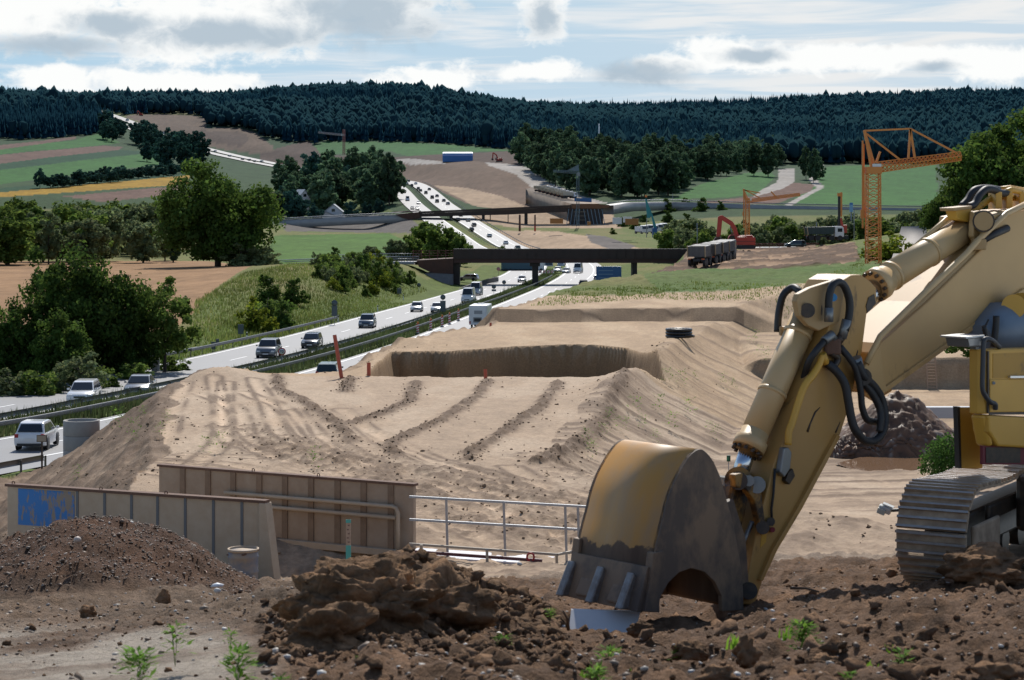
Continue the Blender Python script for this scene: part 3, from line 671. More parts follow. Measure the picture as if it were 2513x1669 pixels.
for l in CHURN+RUT:
    for k in range(70):
        i = random.randrange(len(l)-1); t_ = random.random(); x = lerp(l[i][0], l[i+1][0], t_)+random.gauss(0, 1.0); y = lerp(l[i][1], l[i+1][1], t_)+random.gauss(0, 1.2)
        if 36 < y < 94: onfill(x, y, abs(random.gauss(.012, .016))+.010, random.uniform(.8, 1.7))
for k in range(1500):
    y = math.exp(random.uniform(math.log(38), math.log(120))); q = random.random(); xl_ = np.interp(y, XLd, XLx); xr_ = np.interp(y, XRd, XRx)
    x = random.uniform(xl_-5, xl_+1.2) if q < .45 else (xr_+random.gauss(.3, 1.2) if q < .75 else random.uniform(xl_, xr_+6)); onfill(x, y, abs(random.gauss(.014, .02))+.010, random.uniform(.7, 1.8))
scatter('fill_clods', it, m_clod, 'small brown clods left along the wheel ruts and ridges of the sand platform', 'earth', zgrid)
def lump(px, py_top, py_bot, width_px, d, seed, label, depth=.8, sub=5, rough=.55, name='earth_lump', group=None, sq=1.):
    s = F/d; zt_, zb = (HY-py_top)/s, (HY-py_bot)/s; h = (zt_-zb)
    V, Fc = ico(sub, rough, seed, (1, 1, 1), 1.6)
    V = np.sign(V)*np.abs(V)**sq
    V *= (1+.10*np.abs(fbm(V[:, 0]*7+seed, V[:, 1]*7+V[:, 2]*9, 3, seed+3))+.05*fbm(V[:, 0]*19, V[:, 1]*19+V[:, 2]*23, 2, seed+4))[:, None]
    V += .10*np.stack([fbm(V[:, 0]*6+k*9, V[:, 1]*7+V[:, 2]*7, 3, seed+k) for k in range(3)], 1)
    for k, w in ((0, width_px/s), (1, width_px/s*depth), (2, h)):
        lo, hi = V[:, k].min(), V[:, k].max(); V[:, k] = ((V[:, k]-lo)/(hi-lo)-.5)*w
    n = fbm(V[:, 0]*9, V[:, 1]*6+V[:, 2]*9, 4, seed); col = np.array((.215, .132, .076))*(1+.7*n)[:, None]
    n3 = fbm(V[:, 0]*5+seed, V[:, 2]*5+V[:, 1]*3, 3, seed+9); col = np.where((n3 > .12)[:, None], col*np.array((1.5, 1.45, 1.4)), col)
    o = link(name, npmesh(name, V, Fc, m_clod, np.clip(col, .02, .6), True), label=label, cat='earth', group=group)
    o.location = ((px-CX)/s, d, (zt_+zb)/2); return o
lump(880, 1366, 1650, 430, 10.5, 5, 'largest lump of brown earth left of the excavator bucket, overhanging on its left', .75, 6, .62, sq=.85)
lump(1075, 1376, 1590, 300, 11.6, 23, 'brown lump of earth adjoining the right end of the largest lump', .8, 5, .6)
lump(800, 1470, 1650, 260, 9.9, 27, 'low lump of earth before the left foot of the largest lump', .8, 5, .6)
lump(2420, 1332, 1470, 250, 15.4, 11, 'heap of brown earth piled against the inner edge of the excavator track', .8, 5, .5)
CL = 'clods of earth lying before the bucket'
for px, a, b, w, d, sd, lab in ((1835, 1555, 1660, 78, 8.6, 31, 'tall pointed clod of earth in the foreground below the bucket'), (1695, 1570, 1640, 105, 9.2, 32, 'cracked clod of earth left of the tall pointed clod'),
   (2203, 1558, 1618, 62, 9.6, 33, 'split clod of earth standing beside grass blades at lower right'), (2440, 1622, 1690, 120, 7.7, 34, 'flat-faced clod of earth in the bottom right corner'),
   (1570, 1522, 1580, 70, 12.5, 35, 'clod of earth touching the white board under the bucket'), (1760, 1628, 1690, 120, 8.0, 36, 'clod of earth at the bottom edge below the bucket'),
   (400, 1444, 1500, 40, 17.1, 37, 'small upright clod at the foot of the gravel heap'), (215, 1484, 1528, 46, 15.9, 38, 'rounded clod lying before the gravel heap'), (2020, 1600, 1650, 90, 8.6, 39, 'clod of earth right of the leafy weed')):
    lump(px, a, b, w, d, sd, lab, .8, 4, .5, 'earth_clod', CL)
def pebble(px, py, w, h, d, label, col=(.6, .58, .53)):
    s = F/d; mb = ico(2, .12, px, (w/s/2, w/s/2*.8, h/s/2))
    o = link('stone', npmesh('stone', mb[0], mb[1], m_stone, np.tile(col, (len(mb[0]), 1)), True), label=label, cat='stone', group='larger pale stones on the earth')
    o.location = ((px-CX)/s, d, (HY-py)/s); o.rotation_euler = (.1, .2, px)
for a in ((1143, 1562, 42, 22, 11.6, 'long white stone below the loose bank of earth'), (1224, 1558, 20, 16, 11.6, 'whitish stone right of the long white stone'), (1301, 1599, 18, 17, 10.5, 'round blue-grey stone in the bare earth below the bucket corner', (.42, .45, .48)), (1002, 1584, 14, 14, 11, 'small glossy white stone beside a brown cobble'),
          (955, 1620, 38, 20, 9.8, 'tan flattened cobble below the large lump', (.4, .32, .25)), (1018, 1577, 28, 28, 11.3, 'brown round cobble beside the small white stone', (.3, .22, .16)), (998, 1387, 14, 14, 14.3, 'white stone on the crest of the loose bank'), (1275, 1384, 14, 10, 15, 'pale stone near the railing foot'),
          (190, 1325, 24, 18, 19.2, 'pale angular stone high on the gravel heap', (.5, .42, .36)), (322, 1283, 14, 10, 21, 'white stone on the ridge of the gravel heap'), (534, 1450, 18, 14, 15.5, 'white stone on the flat right of the gravel heap', (.66, .64, .6))): pebble(*a)
# ------------------------------------------------------------------ weeds
m_weed = leafmat('weed_leaf', (.11, .22, .035), .4, .2); m_twig = mat('dry_twig', (.13, .09, .06), .9)
def weed_mesh(name, h, n, seed, lw=.05):
    r = random.Random(seed); V = []; Q = []; cc = []
    for i in range(n):
        t = r.random()**.7; a = r.random()*6.28; q = r.random()*h*.45*(1.1-t*.5)
        p = Vector((q*math.cos(a), q*math.sin(a), t*h)); L = lw*r.uniform(1.2, 2.6); w = lw*r.uniform(.4, .8)
        dv = Vector((math.cos(a+r.uniform(-.7, .7)), math.sin(a+r.uniform(-.7, .7)), r.uniform(-.3, .7))).normalized()*L
        sv = dv.cross(Vector((r.uniform(-.3, .3), r.uniform(-.3, .3), 1))).normalized()*w/2; b = len(V)
        V += [p, p+dv*.5+sv, p+dv, p+dv*.5-sv]; Q.append((b, b+1, b+2, b+3)); c = r.uniform(.6, 1.5); cc += [(c, c, c*.9)]*4
    return npmesh(name, [tuple(v) for v in V], Q, m_weed, np.array(cc))
def stem_mesh(h, seed):
    r = random.Random(seed); mb = MB()
    for i in range(4): mb.tube([(0, 0, -.05), (r.uniform(-.1, .1)*h, r.uniform(-.1, .1)*h, h*.5), (r.uniform(-.3, .3)*h, r.uniform(-.3, .3)*h, h*.9)], h*.012, 4)
    return mb
def weed(px, py, w, h, d, label, n=90, seed=1, group='weeds growing in the foreground earth'):
    s = F/d; x = (px-CX)/s; t = thing('weed', label, 'weed', (x, d, (HY-py)/s), random.random()*6, group)
    link('leaves', weed_mesh('leaves', h/s, n, seed, min(.05, .09*h/s+.012)), t); stem_mesh(h/s, seed).build('stem', m_weed_stem, t)
    return t
m_weed_stem = mat('green_stem', (.10, .16, .04), .7)
for a in ((1970, 1600, 120, 72, 9.6, 'broad leafy weed in the middle of the lower right foreground', 190, 1), (340, 1690, 70, 95, 7.4, 'bushy weed at the bottom edge below the pale mud', 130, 2), (585, 1690, 60, 95, 7.6, 'dark green weed at the bottom edge left of the large lump', 120, 3),
          (430, 1610, 50, 75, 9.4, 'slender weed growing in the pale mud', 60, 4), (565, 1580, 60, 32, 10.4, 'low yellowish weed beside the pale mud', 50, 5), (890, 1650, 66, 36, 8.8, 'low weed at the bottom below the large lump', 90, 6), (1235, 1605, 60, 44, 10.2, 'grey-leaved weed among stones below the bank', 80, 7),
          (1350, 1520, 46, 24, 13, 'small bright weed left of the bucket teeth', 50, 8), (1495, 1650, 70, 56, 8.6, 'weed cluster below the bucket', 110, 9), (1670, 1625, 42, 34, 9.2, 'small dark weed between clods', 60, 10), (1465, 1690, 46, 54, 7.6, 'weed at the bottom edge below the white board', 80, 11),
          (2090, 1690, 50, 40, 7.6, 'small weed at the bottom edge right of centre', 60, 12), (2215, 1635, 40, 40, 8.6, 'yellow-green weed near the split clod', 50, 13), (2415, 1590, 30, 26, 9.8, 'tiny weed at the far lower right', 40, 14), (1185, 1582, 34, 18, 11.2, 'tiny bright weed beside the long white stone', 30, 15), (690, 1690, 60, 30, 7.2, 'green weed cut by the bottom edge below the lump', 50, 16)): weed(*a)
def grass_tuft(px, py, h, d, label, seed):
    r = random.Random(seed); V = []; Q = []; cc = []; s = F/d; H = h/s
    for i in range(9):
        a = r.random()*6.28; l = H*r.uniform(.5, 1); b = len(V); ox = Vector((r.uniform(-.04, .04), r.uniform(-.04, .04), -.02)); bend = Vector((math.cos(a), math.sin(a), 0))*l*.25; w = Vector((.006, .002, 0))
        V += [ox-w, ox+w, ox+bend*.3+w*.8+Vector((0, 0, l*.6)), ox+bend*.3-w*.8+Vector((0, 0, l*.6)), ox+bend+Vector((0, 0, l))]; Q += [(b, b+1, b+2, b+3), (b+3, b+2, b+4, b+4)]
        cc += [(1.2, 1.25, .8)]*5
    Q = [q if q[2] != q[3] else (q[0], q[1], q[2], q[2]) for q in Q]
    me = bpy.data.meshes.new('grass_tuft'); me.from_pydata([tuple(v) for v in V], [], [tuple(dict.fromkeys(q)) for q in Q]); a = me.color_attributes.new('Col', 'FLOAT_COLOR', 'POINT')
    for i, c in enumerate(cc): a.data[i].color = (*c, 1)
    me.materials.append(m_weed); o = link('grass_tuft', me, label=label, cat='grass', group='grass tufts in the foreground earth'); o.location = ((px-CX)/s, d, (HY-py)/s)
for a in ((1408, 1669, 45, 7.6, 'long grass blades at the bottom edge left of the weed cluster', 1), (1800, 1580, 40, 9.4, 'thin grass blade beside the tall pointed clod', 2), (2185, 1612, 44, 9.2, 'grass blades against the split clod', 3), (1925, 1560, 44, 10.6, 'grass blades left of the broad leafy weed', 4), (2135, 1645, 36, 8.4, 'grass blades at lower right between clods', 15), (1565, 1665, 40, 7.8, 'grass blades at the bottom below the bucket', 6)): grass_tuft(*a)
for i, (x0, y0, x1, y1, d, lab) in enumerate(((1395, 1545, 1382, 1500, 12.2, 'dark stick standing in the earth at the bucket corner'), (1940, 1443, 2010, 1452, 15.2, 'dark twig lying in the shadow right of the bucket'), (2170, 1500, 2185, 1450, 13.6, 'thin twig standing in the earth before the track'), (2240, 1475, 2275, 1502, 14, 'twig leaning on the earth before the track'), (188, 1655, 200, 1690, 7.6, 'dark stick at the bottom left edge'), (1260, 1640, 1290, 1690, 8, 'thin dry stalk at the bottom centre'))):
    a = P(x0, y0, d); b = P(x1, y1, d*.99); MB().tube([a, a.lerp(b, .5)+Vector((.01, 0, .012)), b], [.012, .009, .006], 5).build('twig', m_twig, origin=a.lerp(b, .5), label=lab, cat='twig', group='dry twigs in the foreground')
# ------------------------------------------------------------------ shoring panels, drum, railing
m_steel = mat('muddy_steel', (.44, .33, .225), .75, noise=(3.5, .7, (.50, .395, .285)), bump=(9, .25, .02)); m_rust = mat('rusty_edge', (.16, .085, .055), .85, noise=(6, .6, (.09, .05, .035)))
m_steel2 = mat('brown_muddy_steel', (.35, .25, .17), .8, noise=(3, .7, (.42, .32, .23)), bump=(9, .25, .02)); m_slot = mat('grey_slot', (.13, .135, .14), .6)
def mat_peel():
    m = mat('peeling_blue_paint', (.03, .16, .42), .6); N = m.node_tree.nodes; L = m.node_tree.links; b = N['Principled BSDF']
    tc = N.new('ShaderNodeTexCoord'); mp = N.new('ShaderNodeMapping'); mp.inputs['Scale'].default_value = (7, 7, 2.6); L.new(tc.outputs['Object'], mp.inputs[0])
    t = N.new('ShaderNodeTexNoise'); t.inputs['Scale'].default_value = 1; t.inputs['Detail'].default_value = 8; t.inputs['Roughness'].default_value = .7; L.new(mp.outputs[0], t.inputs['Vector'])
    sp = N.new('ShaderNodeSeparateXYZ'); L.new(tc.outputs['Object'], sp.inputs[0]); 
    ad = N.new('ShaderNodeMath'); ad.operation = 'MULTIPLY_ADD'; L.new(sp.outputs[0], ad.inputs[0]); ad.inputs[1].default_value = .10; a0 = N.new('ShaderNodeMath'); a0.operation = 'ADD'; L.new(t.outputs[0], a0.inputs[0]); a0.inputs[1].default_value = .195; L.new(a0.outputs[0], ad.inputs[2])
    r = N.new('ShaderNodeMapRange'); r.inputs[1].default_value = .50; r.inputs[2].default_value = .56; L.new(ad.outputs[0], r.inputs[0])
    mx = N.new('ShaderNodeMix'); mx.data_type = 'RGBA'; L.new(r.outputs[0], mx.inputs[0]); mx.inputs[6].default_value = (.028, .17, .45, 1); mx.inputs[7].default_value = (.27, .21, .155, 1)
    L.new(mx.outputs[2], b.inputs['Base Color']); return m
m_peel = mat_peel()
m_rib = mat('dull_brown_rib', (.27, .18, .115), .8, noise=(3, .5))
class Panel:
    """an upright shield between two image points of its top edge"""
    def __init__(s, a, da, b, db, h):
        s.A = P(*a, da); s.B = P(*b, db); s.A.z = s.B.z = (s.A.z+s.B.z)/2; s.t = (s.B-s.A); s.L = s.t.length; s.t.normalize(); s.n = Vector((s.t.y, -s.t.x, 0)); s.h = h
        if s.n.y > 0: s.n = -s.n
        s.M = Matrix((s.t, s.n, Vector((0, 0, 1)))).transposed()
    def at(s, px):   # distance along the panel of an image column
        u = (px-CX)/F; return (u*s.A.y-s.A.x)/(s.t.x-u*s.t.y)
    def pt(s, x, off=0, z=0): return s.A+s.t*x+s.n*off+Vector((0, 0, z))
    def box(s, mb, x0, x1, o0, o1, z0, z1): mb.box(s.pt((x0+x1)/2, (o0+o1)/2, (z0+z1)/2), (x1-x0, abs(o1-o0), z1-z0), M=s.M)
pn = Panel((18, 1190), 41.4, (650, 1233), 39.0, 1.75)
t = thing('shoring_panel', 'steel trench shoring panel with a peeling blue painted end, behind the gravel heap', 'shoring panel', pn.pt(pn.L/2, 0, -pn.h), 0, 'steel shoring panels')
o_ = t.location
mb = MB(); pn.box(mb, 0, pn.L, -.10, 0, -pn.h, -.02); mb.build('plate', m_steel, t, o_, .01)
mb = MB(); pn.box(mb, -.03, pn.L+.03, -.14, .05, -.02, .035); mb.build('top_edge', m_rust, t, o_)
for px in (190, 257, 323, 387, 455, 524, 594):
    x = pn.at(px); mb = MB(); pn.box(mb, x-.03, x+.03, .0, .012, -pn.h, -.022); mb.build('slot', m_slot, t, o_)
mb = MB(); pn.box(mb, pn.at(45), pn.at(183), 0, .008, -.80, -.05); mb.build('painted_area', m_peel, t, o_)
mb = MB(); mb.prism([pn.pt(pn.L-.1, .06, -.02), pn.pt(pn.L+.04, .06, -.02), pn.pt(pn.L+.28, .06, -pn.h), pn.pt(pn.L-.1, .06, -pn.h)], pn.n*-.26); mb.build('end_plate', m_steel, t, o_, .01)
for px in (30, 245, 405): 
    mb = MB(); x = pn.at(px); mb.tube([pn.pt(x-.03, -.04, .03), pn.pt(x-.03, -.04, .07), pn.pt(x, -.04, .09), pn.pt(x+.03, -.04, .07), pn.pt(x+.03, -.04, .03)], .011, 6); mb.build('lifting_eye', m_rust, t, o_)
pb = Panel((390, 1143), 44.6, (1015, 1190), 41.4, 1.8)
t = thing('shoring_panel', 'brown steel shoring panel with two pipe rails, left of the railing', 'shoring panel', pb.pt(pb.L/2, 0, -pb.h), 0, 'steel shoring panels'); o_ = t.location
mb = MB(); pb.box(mb, 0, pb.L, -.10, 0, -pb.h, -.02); mb.build('plate', m_steel2, t, o_, .01)
mb = MB(); pb.box(mb, -.03, pb.L+.03, -.14, .04, -.02, .03); mb.build('top_edge', m_rust, t, o_)
for px in (449, 511, 573, 637, 700, 764, 829, 893, 960):
    x = pb.at(px); mb = MB(); pb.box(mb, x-.07, x+.07, 0, .03, -pb.h, -.022); mb.build('rib', m_rib, t, o_)
x1 = pb.at(985)
for z0, lab in ((-.46, 'u'), (-.69, 'l')):
    e = x1 if z0 > -.6 else x1-.05
    pts = [pb.pt(pb.at(560), .13, z0), pb.pt(e-.14, .13, z0), pb.pt(e-.05, .13, z0-.03), pb.pt(e, .13, z0-.12), pb.pt(e, .13, -pb.h)] if z0 > -.6 else [pb.pt(pb.at(560), .13, z0), pb.pt(e, .13, z0)]
    mb = MB().tube(pts, .042, 10)
    for k in range(11): mb.box(pb.pt(lerp(pb.at(570), e-.2, k/10), .07, z0), (.05, .1, .06), M=pb.M)
    mb.build('pipe_rail', m_steel, t, o_)
mb = MB(); pb.box(mb, pb.at(600), pb.L-.3, .03, .16, -1.5, -1.36); mb.build('lower_beam', m_steel, t, o_, .01)
for px in (619, 779): 
    mb = MB(); x = pb.at(px); mb.tube([pb.pt(x-.03, -.04, .03), pb.pt(x-.03, -.04, .07), pb.pt(x, -.04, .09), pb.pt(x+.03, -.04, .07), pb.pt(x+.03, -.04, .03)], .011, 6); mb.build('lifting_eye', m_rust, t, o_)
# drum
dr = P(597, 1440, 38.0); t = thing('steel_drum', 'muddy blue steel drum leaning open against the panel end', 'drum', dr)
m_drum = mat('muddy_blue_drum', (.36, .28, .20), .7, noise=(2.2, .9, (.10, .15, .24))); 
b_ = MB(); b_.lathe([(0, 0), (.285, 0), (.29, .03), (.285, .06), (.285, .28), (.297, .30), (.285, .32), (.285, .56), (.297, .58), (.285, .60), (.285, .70), (.0, .70)], n=28)
b_.build('barrel', m_drum, t); MB().lathe([(.27, .69), (.30, .69), (.30, .735), (.27, .735), (.27, .69)], n=28).build('rim', m_steel, t); MB().tube([(-.3, -.06, .62), (.05, -.302, .66), (.3, -.06, .715)], .016, 6).build('clamp_band', m_rust, t)
# railing
m_galv = mat('galvanised_steel', (.42, .44, .47), .45, .6, noise=(20, .3)); 
A = P(1005, 1219, 40.6); B = P(1480, 1246, 39.3); rl = thing('railing', 'grey galvanised railing between the brown panel and the bucket', 'railing', (A+B)/2-Vector((0, 0, 1.15))); o_ = rl.location
def rail(y0, y1, x0=1005, x1=1480, d0=40.6, d1=39.3, w=.045): return MB().bar(P(x0, y0, d0), P(x1, y1, d1), w)
rail(1219, 1246).build('top_rail', m_galv, rl, o_); rail(1275, 1303).build('middle_rail', m_galv, rl, o_)
m_tan = mat('muddy_rail', (.36, .31, .25), .6)
rail(1335, 1361, 1005, 1368, 39.8, 38.8).build('lower_rail', m_tan, rl, o_); rail(1361, 1343, 1368, 1460, 38.8, 39.6).build('lower_rail', m_tan, rl, o_)
for px, y0, y1 in ((1095, 1224, 1368), (1236, 1232, 1350), (1387, 1241, 1378), (1418, 1242, 1358)):
    d = lerp(40.6, 39.3, (px-1005)/475); MB().bar(P(px, y0, d), P(px+4, y1+14, d), .05).build('post', m_galv, rl, o_)
for px, y0 in ((1034, 1337), (1195, 1349), (1366, 1361)): MB().bar(P(px, y0, 39.2), P(px+1, y0+45, 39.2), .055).build('post', m_tan, rl, o_)
m_plat = mat('pale_platform', (.72, .7, .72), .35); m_maroon = mat('maroon_steel', (.10, .03, .045), .5)
a, b = P(1005, 1350, 41), P(1345, 1372, 40); pt_ = thing('steel_platform', 'pale steel platform edge with maroon beam at the foot of the railing', 'platform', (a+b)/2-Vector((0, 0, .15))); o_ = pt_.location
MB().bar(a-Vector((0, 0, .05)), b-Vector((0, 0, .05)), .9, .05).build('deck', m_plat, pt_, o_); MB().bar(P(1005, 1353, 39.9), P(1330, 1376, 39), .05, .06).build('beam', m_maroon, pt_, o_)
m_red = mat('red_paint', (.35, .02, .025), .5)
rg = P(1302, 1367, 38.7); mb = MB().tube([rg+Vector((.07*math.sin(k*.55-.1), 0, .075*math.cos(k*.55-.1))) for k in range(-5, 6)], .02, 7); mb.build('lifting_shackle', m_red, origin=rg, label='red lifting shackle on the platform edge under the railing', cat='shackle')
# measuring staff
sp_ = P(855, 1420, 36); t = thing('survey_stake', 'wooden survey stake with turquoise ends before the brown panel', 'stake', sp_)
s_ = 36/F; hh = (1420-1275)*s_
MB().box((0, 0, hh*.5), (.085, .03, hh)).build('board', mat('raw_wood', (.5, .36, .26), .8, noise=(12, .3)), t); m_turq = mat('turquoise_paint', (.10, .42, .36), .6)
MB().box((0, -.002, hh-.03), (.09, .036, .06)).build('painted_tip', m_turq, t); MB().box((0, -.002, hh*.4), (.09, .036, .35)).build('painted_foot', m_turq, t)
for k in range(5): MB().box((.008*(-1)**k, -.0165, hh*.62+k*.075), (.035, .004, .022)).build('mark', mat('pencil_mark', (.2, .13, .1), .8) if k == 0 else bpy.data.materials['pencil_mark'], t)
# white board under the bucket teeth
a = P(1402, 1520, 15.9); mb = MB(); mb.prism([P(1402, 1496, 15.3), P(1572, 1501, 15.3), P(1556, 1562, 15.1), P(1395, 1560, 15.1)], (0, .04, 0)); mb.build('white_board', mat('white_fibreboard', (.72, .71, .70), .6, noise=(2, .3, (.6, .59, .58))), origin=a, label='whitish grey board standing under the bucket teeth', cat='board')
# scraps
for px, py, d, lab in ((533, 1437, 16, 'crumpled white scrap on the gravel flat'), (675, 1527, 12.6, 'white plastic scrap left of the large lump')):
    v, f_ = ico(1, .9, px, (.045, .03, .016)); o = link('plastic_scrap', npmesh('plastic_scrap', v, f_, mat('plastic_scrap', (.75, .77, .8), .4)), label=lab, cat='litter'); o.location = P(px, py, d)
# ================================================================== the excavator
TH = math.radians(50); EN = Vector((math.cos(TH), -math.sin(TH), 0)); _k0 = EN.x*(1760-CX)/F*16.3+EN.y*16.3
def B(px, py, c=0.):                 # point on the plane of the boom, shifted sideways by c
    u = (px-CX)/F; d = (_k0+c)/(EN.x*u+EN.y); return P(px, py, d)
m_ey = mat('faded_yellow_paint', (.42, .275, .125), .5, noise=(2.2, .5, (.37, .225, .09)), bump=(60, .06, .01), spec=.4)
def mat_stained(name, col, stain, sc=(3, 3, 1.2), lo=.55, hi=.68, rough=.5):
    m = mat(name, col, rough); N = m.node_tree.nodes; L = m.node_tree.links; b = N['Principled BSDF']
    tc = N.new('ShaderNodeTexCoord'); mp = N.new('ShaderNodeMapping'); mp.inputs['Scale'].default_value = sc; L.new(tc.outputs['Object'], mp.inputs[0])
    t = N.new('ShaderNodeTexNoise'); t.inputs['Scale'].default_value = 1; t.inputs['Detail'].default_value = 7; t.inputs['Roughness'].default_value = .68; L.new(mp.outputs[0], t.inputs['Vector'])
    r = N.new('ShaderNodeMapRange'); r.inputs[1].default_value = lo; r.inputs[2].default_value = hi; L.new(t.outputs[0], r.inputs[0])
    t2 = N.new('ShaderNodeTexNoise'); t2.inputs['Scale'].default_value = 1.7; t2.inputs['Detail'].default_value = 3; L.new(tc.outputs['Object'], t2.inputs['Vector'])
    m1 = N.new('ShaderNodeMix'); m1.data_type = 'RGBA'; L.new(t2.outputs[0], m1.inputs[0]); m1.inputs[6].default_value = (*[c*.82 for c in col], 1); m1.inputs[7].default_value = (*[min(1, c*1.2) for c in col], 1)
    mx = N.new('ShaderNodeMix'); mx.data_type = 'RGBA'; L.new(r.outputs[0], mx.inputs[0]); L.new(m1.outputs[2], mx.inputs[6]); mx.inputs[7].default_value = (*stain, 1)
    L.new(mx.outputs[2], b.inputs['Base Color']); return m
m_eboom = mat_stained('pale_yellow_paint', (.52, .33, .135), (.20, .115, .05), (2.2, 2.2, 1.2), .60, .72, .5)
m_estick = mat_stained('worn_yellow_paint', (.45, .255, .075), (.045, .03, .018), (2.6, 2.6, 1.1), .60, .70, .5)
m_ecyl = mat_stained('tan_cylinder_paint', (.55, .375, .18), (.2, .13, .08), (3, 3, 1.4), .64, .74, .42)
m_ehouse = mat_stained('warm_yellow_paint', (.58, .32, .045), (.17, .10, .04), (2.4, 2.4, 1.6), .66, .76, .45)
m_grease = mat('greasy_black', (.022, .017, .013), .45, noise=(14, .6, (.09, .055, .03))); m_hose = mat('black_rubber', (.016, .016, .017), .55)
m_chrome = mat('chromed_rod', (.55, .58, .62), .18, 1.); m_fit = mat('steel_fitting', (.22, .23, .23), .45, .7)
def mat_bucket():
    """orange paint worn off to muddy steel along a ragged line low on the back sheet"""
    m = mat('bucket_paint', (.40, .19, .035), .42, spec=.5); N = m.node_tree.nodes; L = m.node_tree.links; b = N['Principled BSDF']
    tc = N.new('ShaderNodeTexCoord'); sp = N.new('ShaderNodeSeparateXYZ'); L.new(tc.outputs['Object'], sp.inputs[0])
    t = N.new('ShaderNodeTexNoise'); t.inputs['Scale'].default_value = 3.2; t.inputs['Detail'].default_value = 7; t.inputs['Roughness'].default_value = .62; L.new(tc.outputs['Object'], t.inputs['Vector'])
    a = N.new('ShaderNodeMath'); a.operation = 'MULTIPLY_ADD'; L.new(t.outputs[0], a.inputs[0]); a.inputs[1].default_value = -.36; L.new(sp.outputs[2], a.inputs[2])
    r = N.new('ShaderNodeMapRange'); r.inputs[1].default_value = -.175; r.inputs[2].default_value = -.163; L.new(a.outputs[0], r.inputs[0])
    t2 = N.new('ShaderNodeTexNoise'); t2.inputs['Scale'].default_value = 2; t2.inputs['Detail'].default_value = 6
    mp = N.new('ShaderNodeMapping'); mp.inputs['Scale'].default_value = (3, 3, .8); L.new(tc.outputs['Object'], mp.inputs[0]); L.new(mp.outputs[0], t2.inputs['Vector'])
    r2 = N.new('ShaderNodeMapRange'); r2.inputs[1].default_value = .40; r2.inputs[2].default_value = .66; L.new(t2.outputs[0], r2.inputs[0])
    m1 = N.new('ShaderNodeMix'); m1.data_type = 'RGBA'; L.new(r2.outputs[0], m1.inputs[0]); m1.inputs[6].default_value = (.50, .25, .055, 1); m1.inputs[7].default_value = (.41, .24, .10, 1)
    m2 = N.new('ShaderNodeMix'); m2.data_type = 'RGBA'; L.new(r2.outputs[0], m2.inputs[0]); m2.inputs[6].default_value = (.10, .065, .045, 1); m2.inputs[7].default_value = (.17, .115, .075, 1)
    mx = N.new('ShaderNodeMix'); mx.data_type = 'RGBA'; L.new(r.outputs[0], mx.inputs[0]); L.new(m2.outputs[2], mx.inputs[6]); L.new(m1.outputs[2], mx.inputs[7]); L.new(mx.outputs[2], b.inputs['Base Color'])
    rr = N.new('ShaderNodeMapRange'); rr.inputs[3].default_value = .85; rr.inputs[4].default_value = .52; L.new(r.outputs[0], rr.inputs[0]); L.new(rr.outputs[0], b.inputs['Roughness']); return m
RP = B(1605, 1358, .52)
ER = Vector((5.6, 19.2, RP.z))        # root height chosen at the paint line of the bucket
EX = thing('excavator', 'large muddy yellow crawler excavator with its bucket lowered to the ground, filling the right', 'excavator', ER)
def part(mb, name, m, parent=None, bevel=0, **kw): return mb.build(name, m, parent or EX, ER, bevel, **kw)
def slab(poly, c0, c1): # polygon traced on the plane c1 (near face) and given its thickness
    return MB().prism([B(x, y, c1) for x, y in poly], EN*(c0-c1))
# --- bucket
m_bk = mat_bucket(); m_bside = mat_stained('scraped_bucket_steel', (.105, .078, .06), (.25, .165, .10), (2.6, 2.6, 1.5), .42, .58, .65); m_tooth = mat('worn_tooth_steel', (.30, .29, .28), .45, .5, noise=(12, .6, (.15, .10, .07)))
arc = [(1582, 1500), (1596, 1425), (1605, 1354), (1621, 1287), (1637, 1223), (1656, 1176), (1682, 1131), (1700, 1110), (1717, 1102), (1732, 1111), (1747, 1130), (1764, 1166), (1775, 1204), (1793, 1271), (1806, 1335), (1819, 1414), (1823, 1497)]
BW = .50; BF = -.36
sm = [(p[0], p[1]) for p in smooth_path(arc, 4)]
def BB(x, y, c): return B(x, y, BW)-EN*(BW-c)     # outline of the near side plate carried across the bucket
inner = [(1770, 1500), (1768, 1462), (1752, 1428), (1726, 1403), (1694, 1394), (1664, 1405), (1638, 1430), (1620, 1462), (1611, 1500)]
bk = part(MB(), 'bucket', m_bk)
mb = MB(); n = len(sm); o1 = [B(x, y, BW) for x, y in sm]; cen = B(1715, 1330, BW)
ins = [p+(cen-p).normalized()*.035 for p in o1]
vs = []; fs = []
for p, q in zip(o1, ins): vs += [p, p-EN*(BW-BF), q, q-EN*(BW-BF)]
for i in range(n-1):
    a, b = 4*i, 4*i+4; fs += [(a, b, b+1, a+1), (a+2, a+3, b+3, b+2), (a, a+2, b+2, b), (a+1, b+1, b+3, a+3)]
fs += [(0, 1, 3, 2), (4*n-4, 4*n-2, 4*n-1, 4*n-3)]
mb.add(vs, fs, True); 
me_tmp = part(mb, 'back_sheet', m_bk, bk)
for c in (BW+.012, BF+.03):
    poly = [BB(x, y, c) for x, y in sm]+[BB(x, y, c) for x, y in inner]
    part(MB().prism(poly, -EN*.04), 'side_plate', m_bside, bk, .006)
    part(MB().prism([BB(x, y, c+.02) for x, y in [(1575, 1500), (1590, 1425), (1598, 1356), (1622, 1350), (1612, 1425), (1612, 1502)]], -EN*.08), 'side_cutter', m_bside, bk, .006)
part(MB().prism([B(1578, 1502, BW), B(1592, 1425, BW), B(1600, 1392, BW), B(1590, 1392, BW), B(1578, 1440, BW), B(1562, 1502, BW)], -EN*(BW-BF)), 'lip_plate', m_bside, bk, .005)
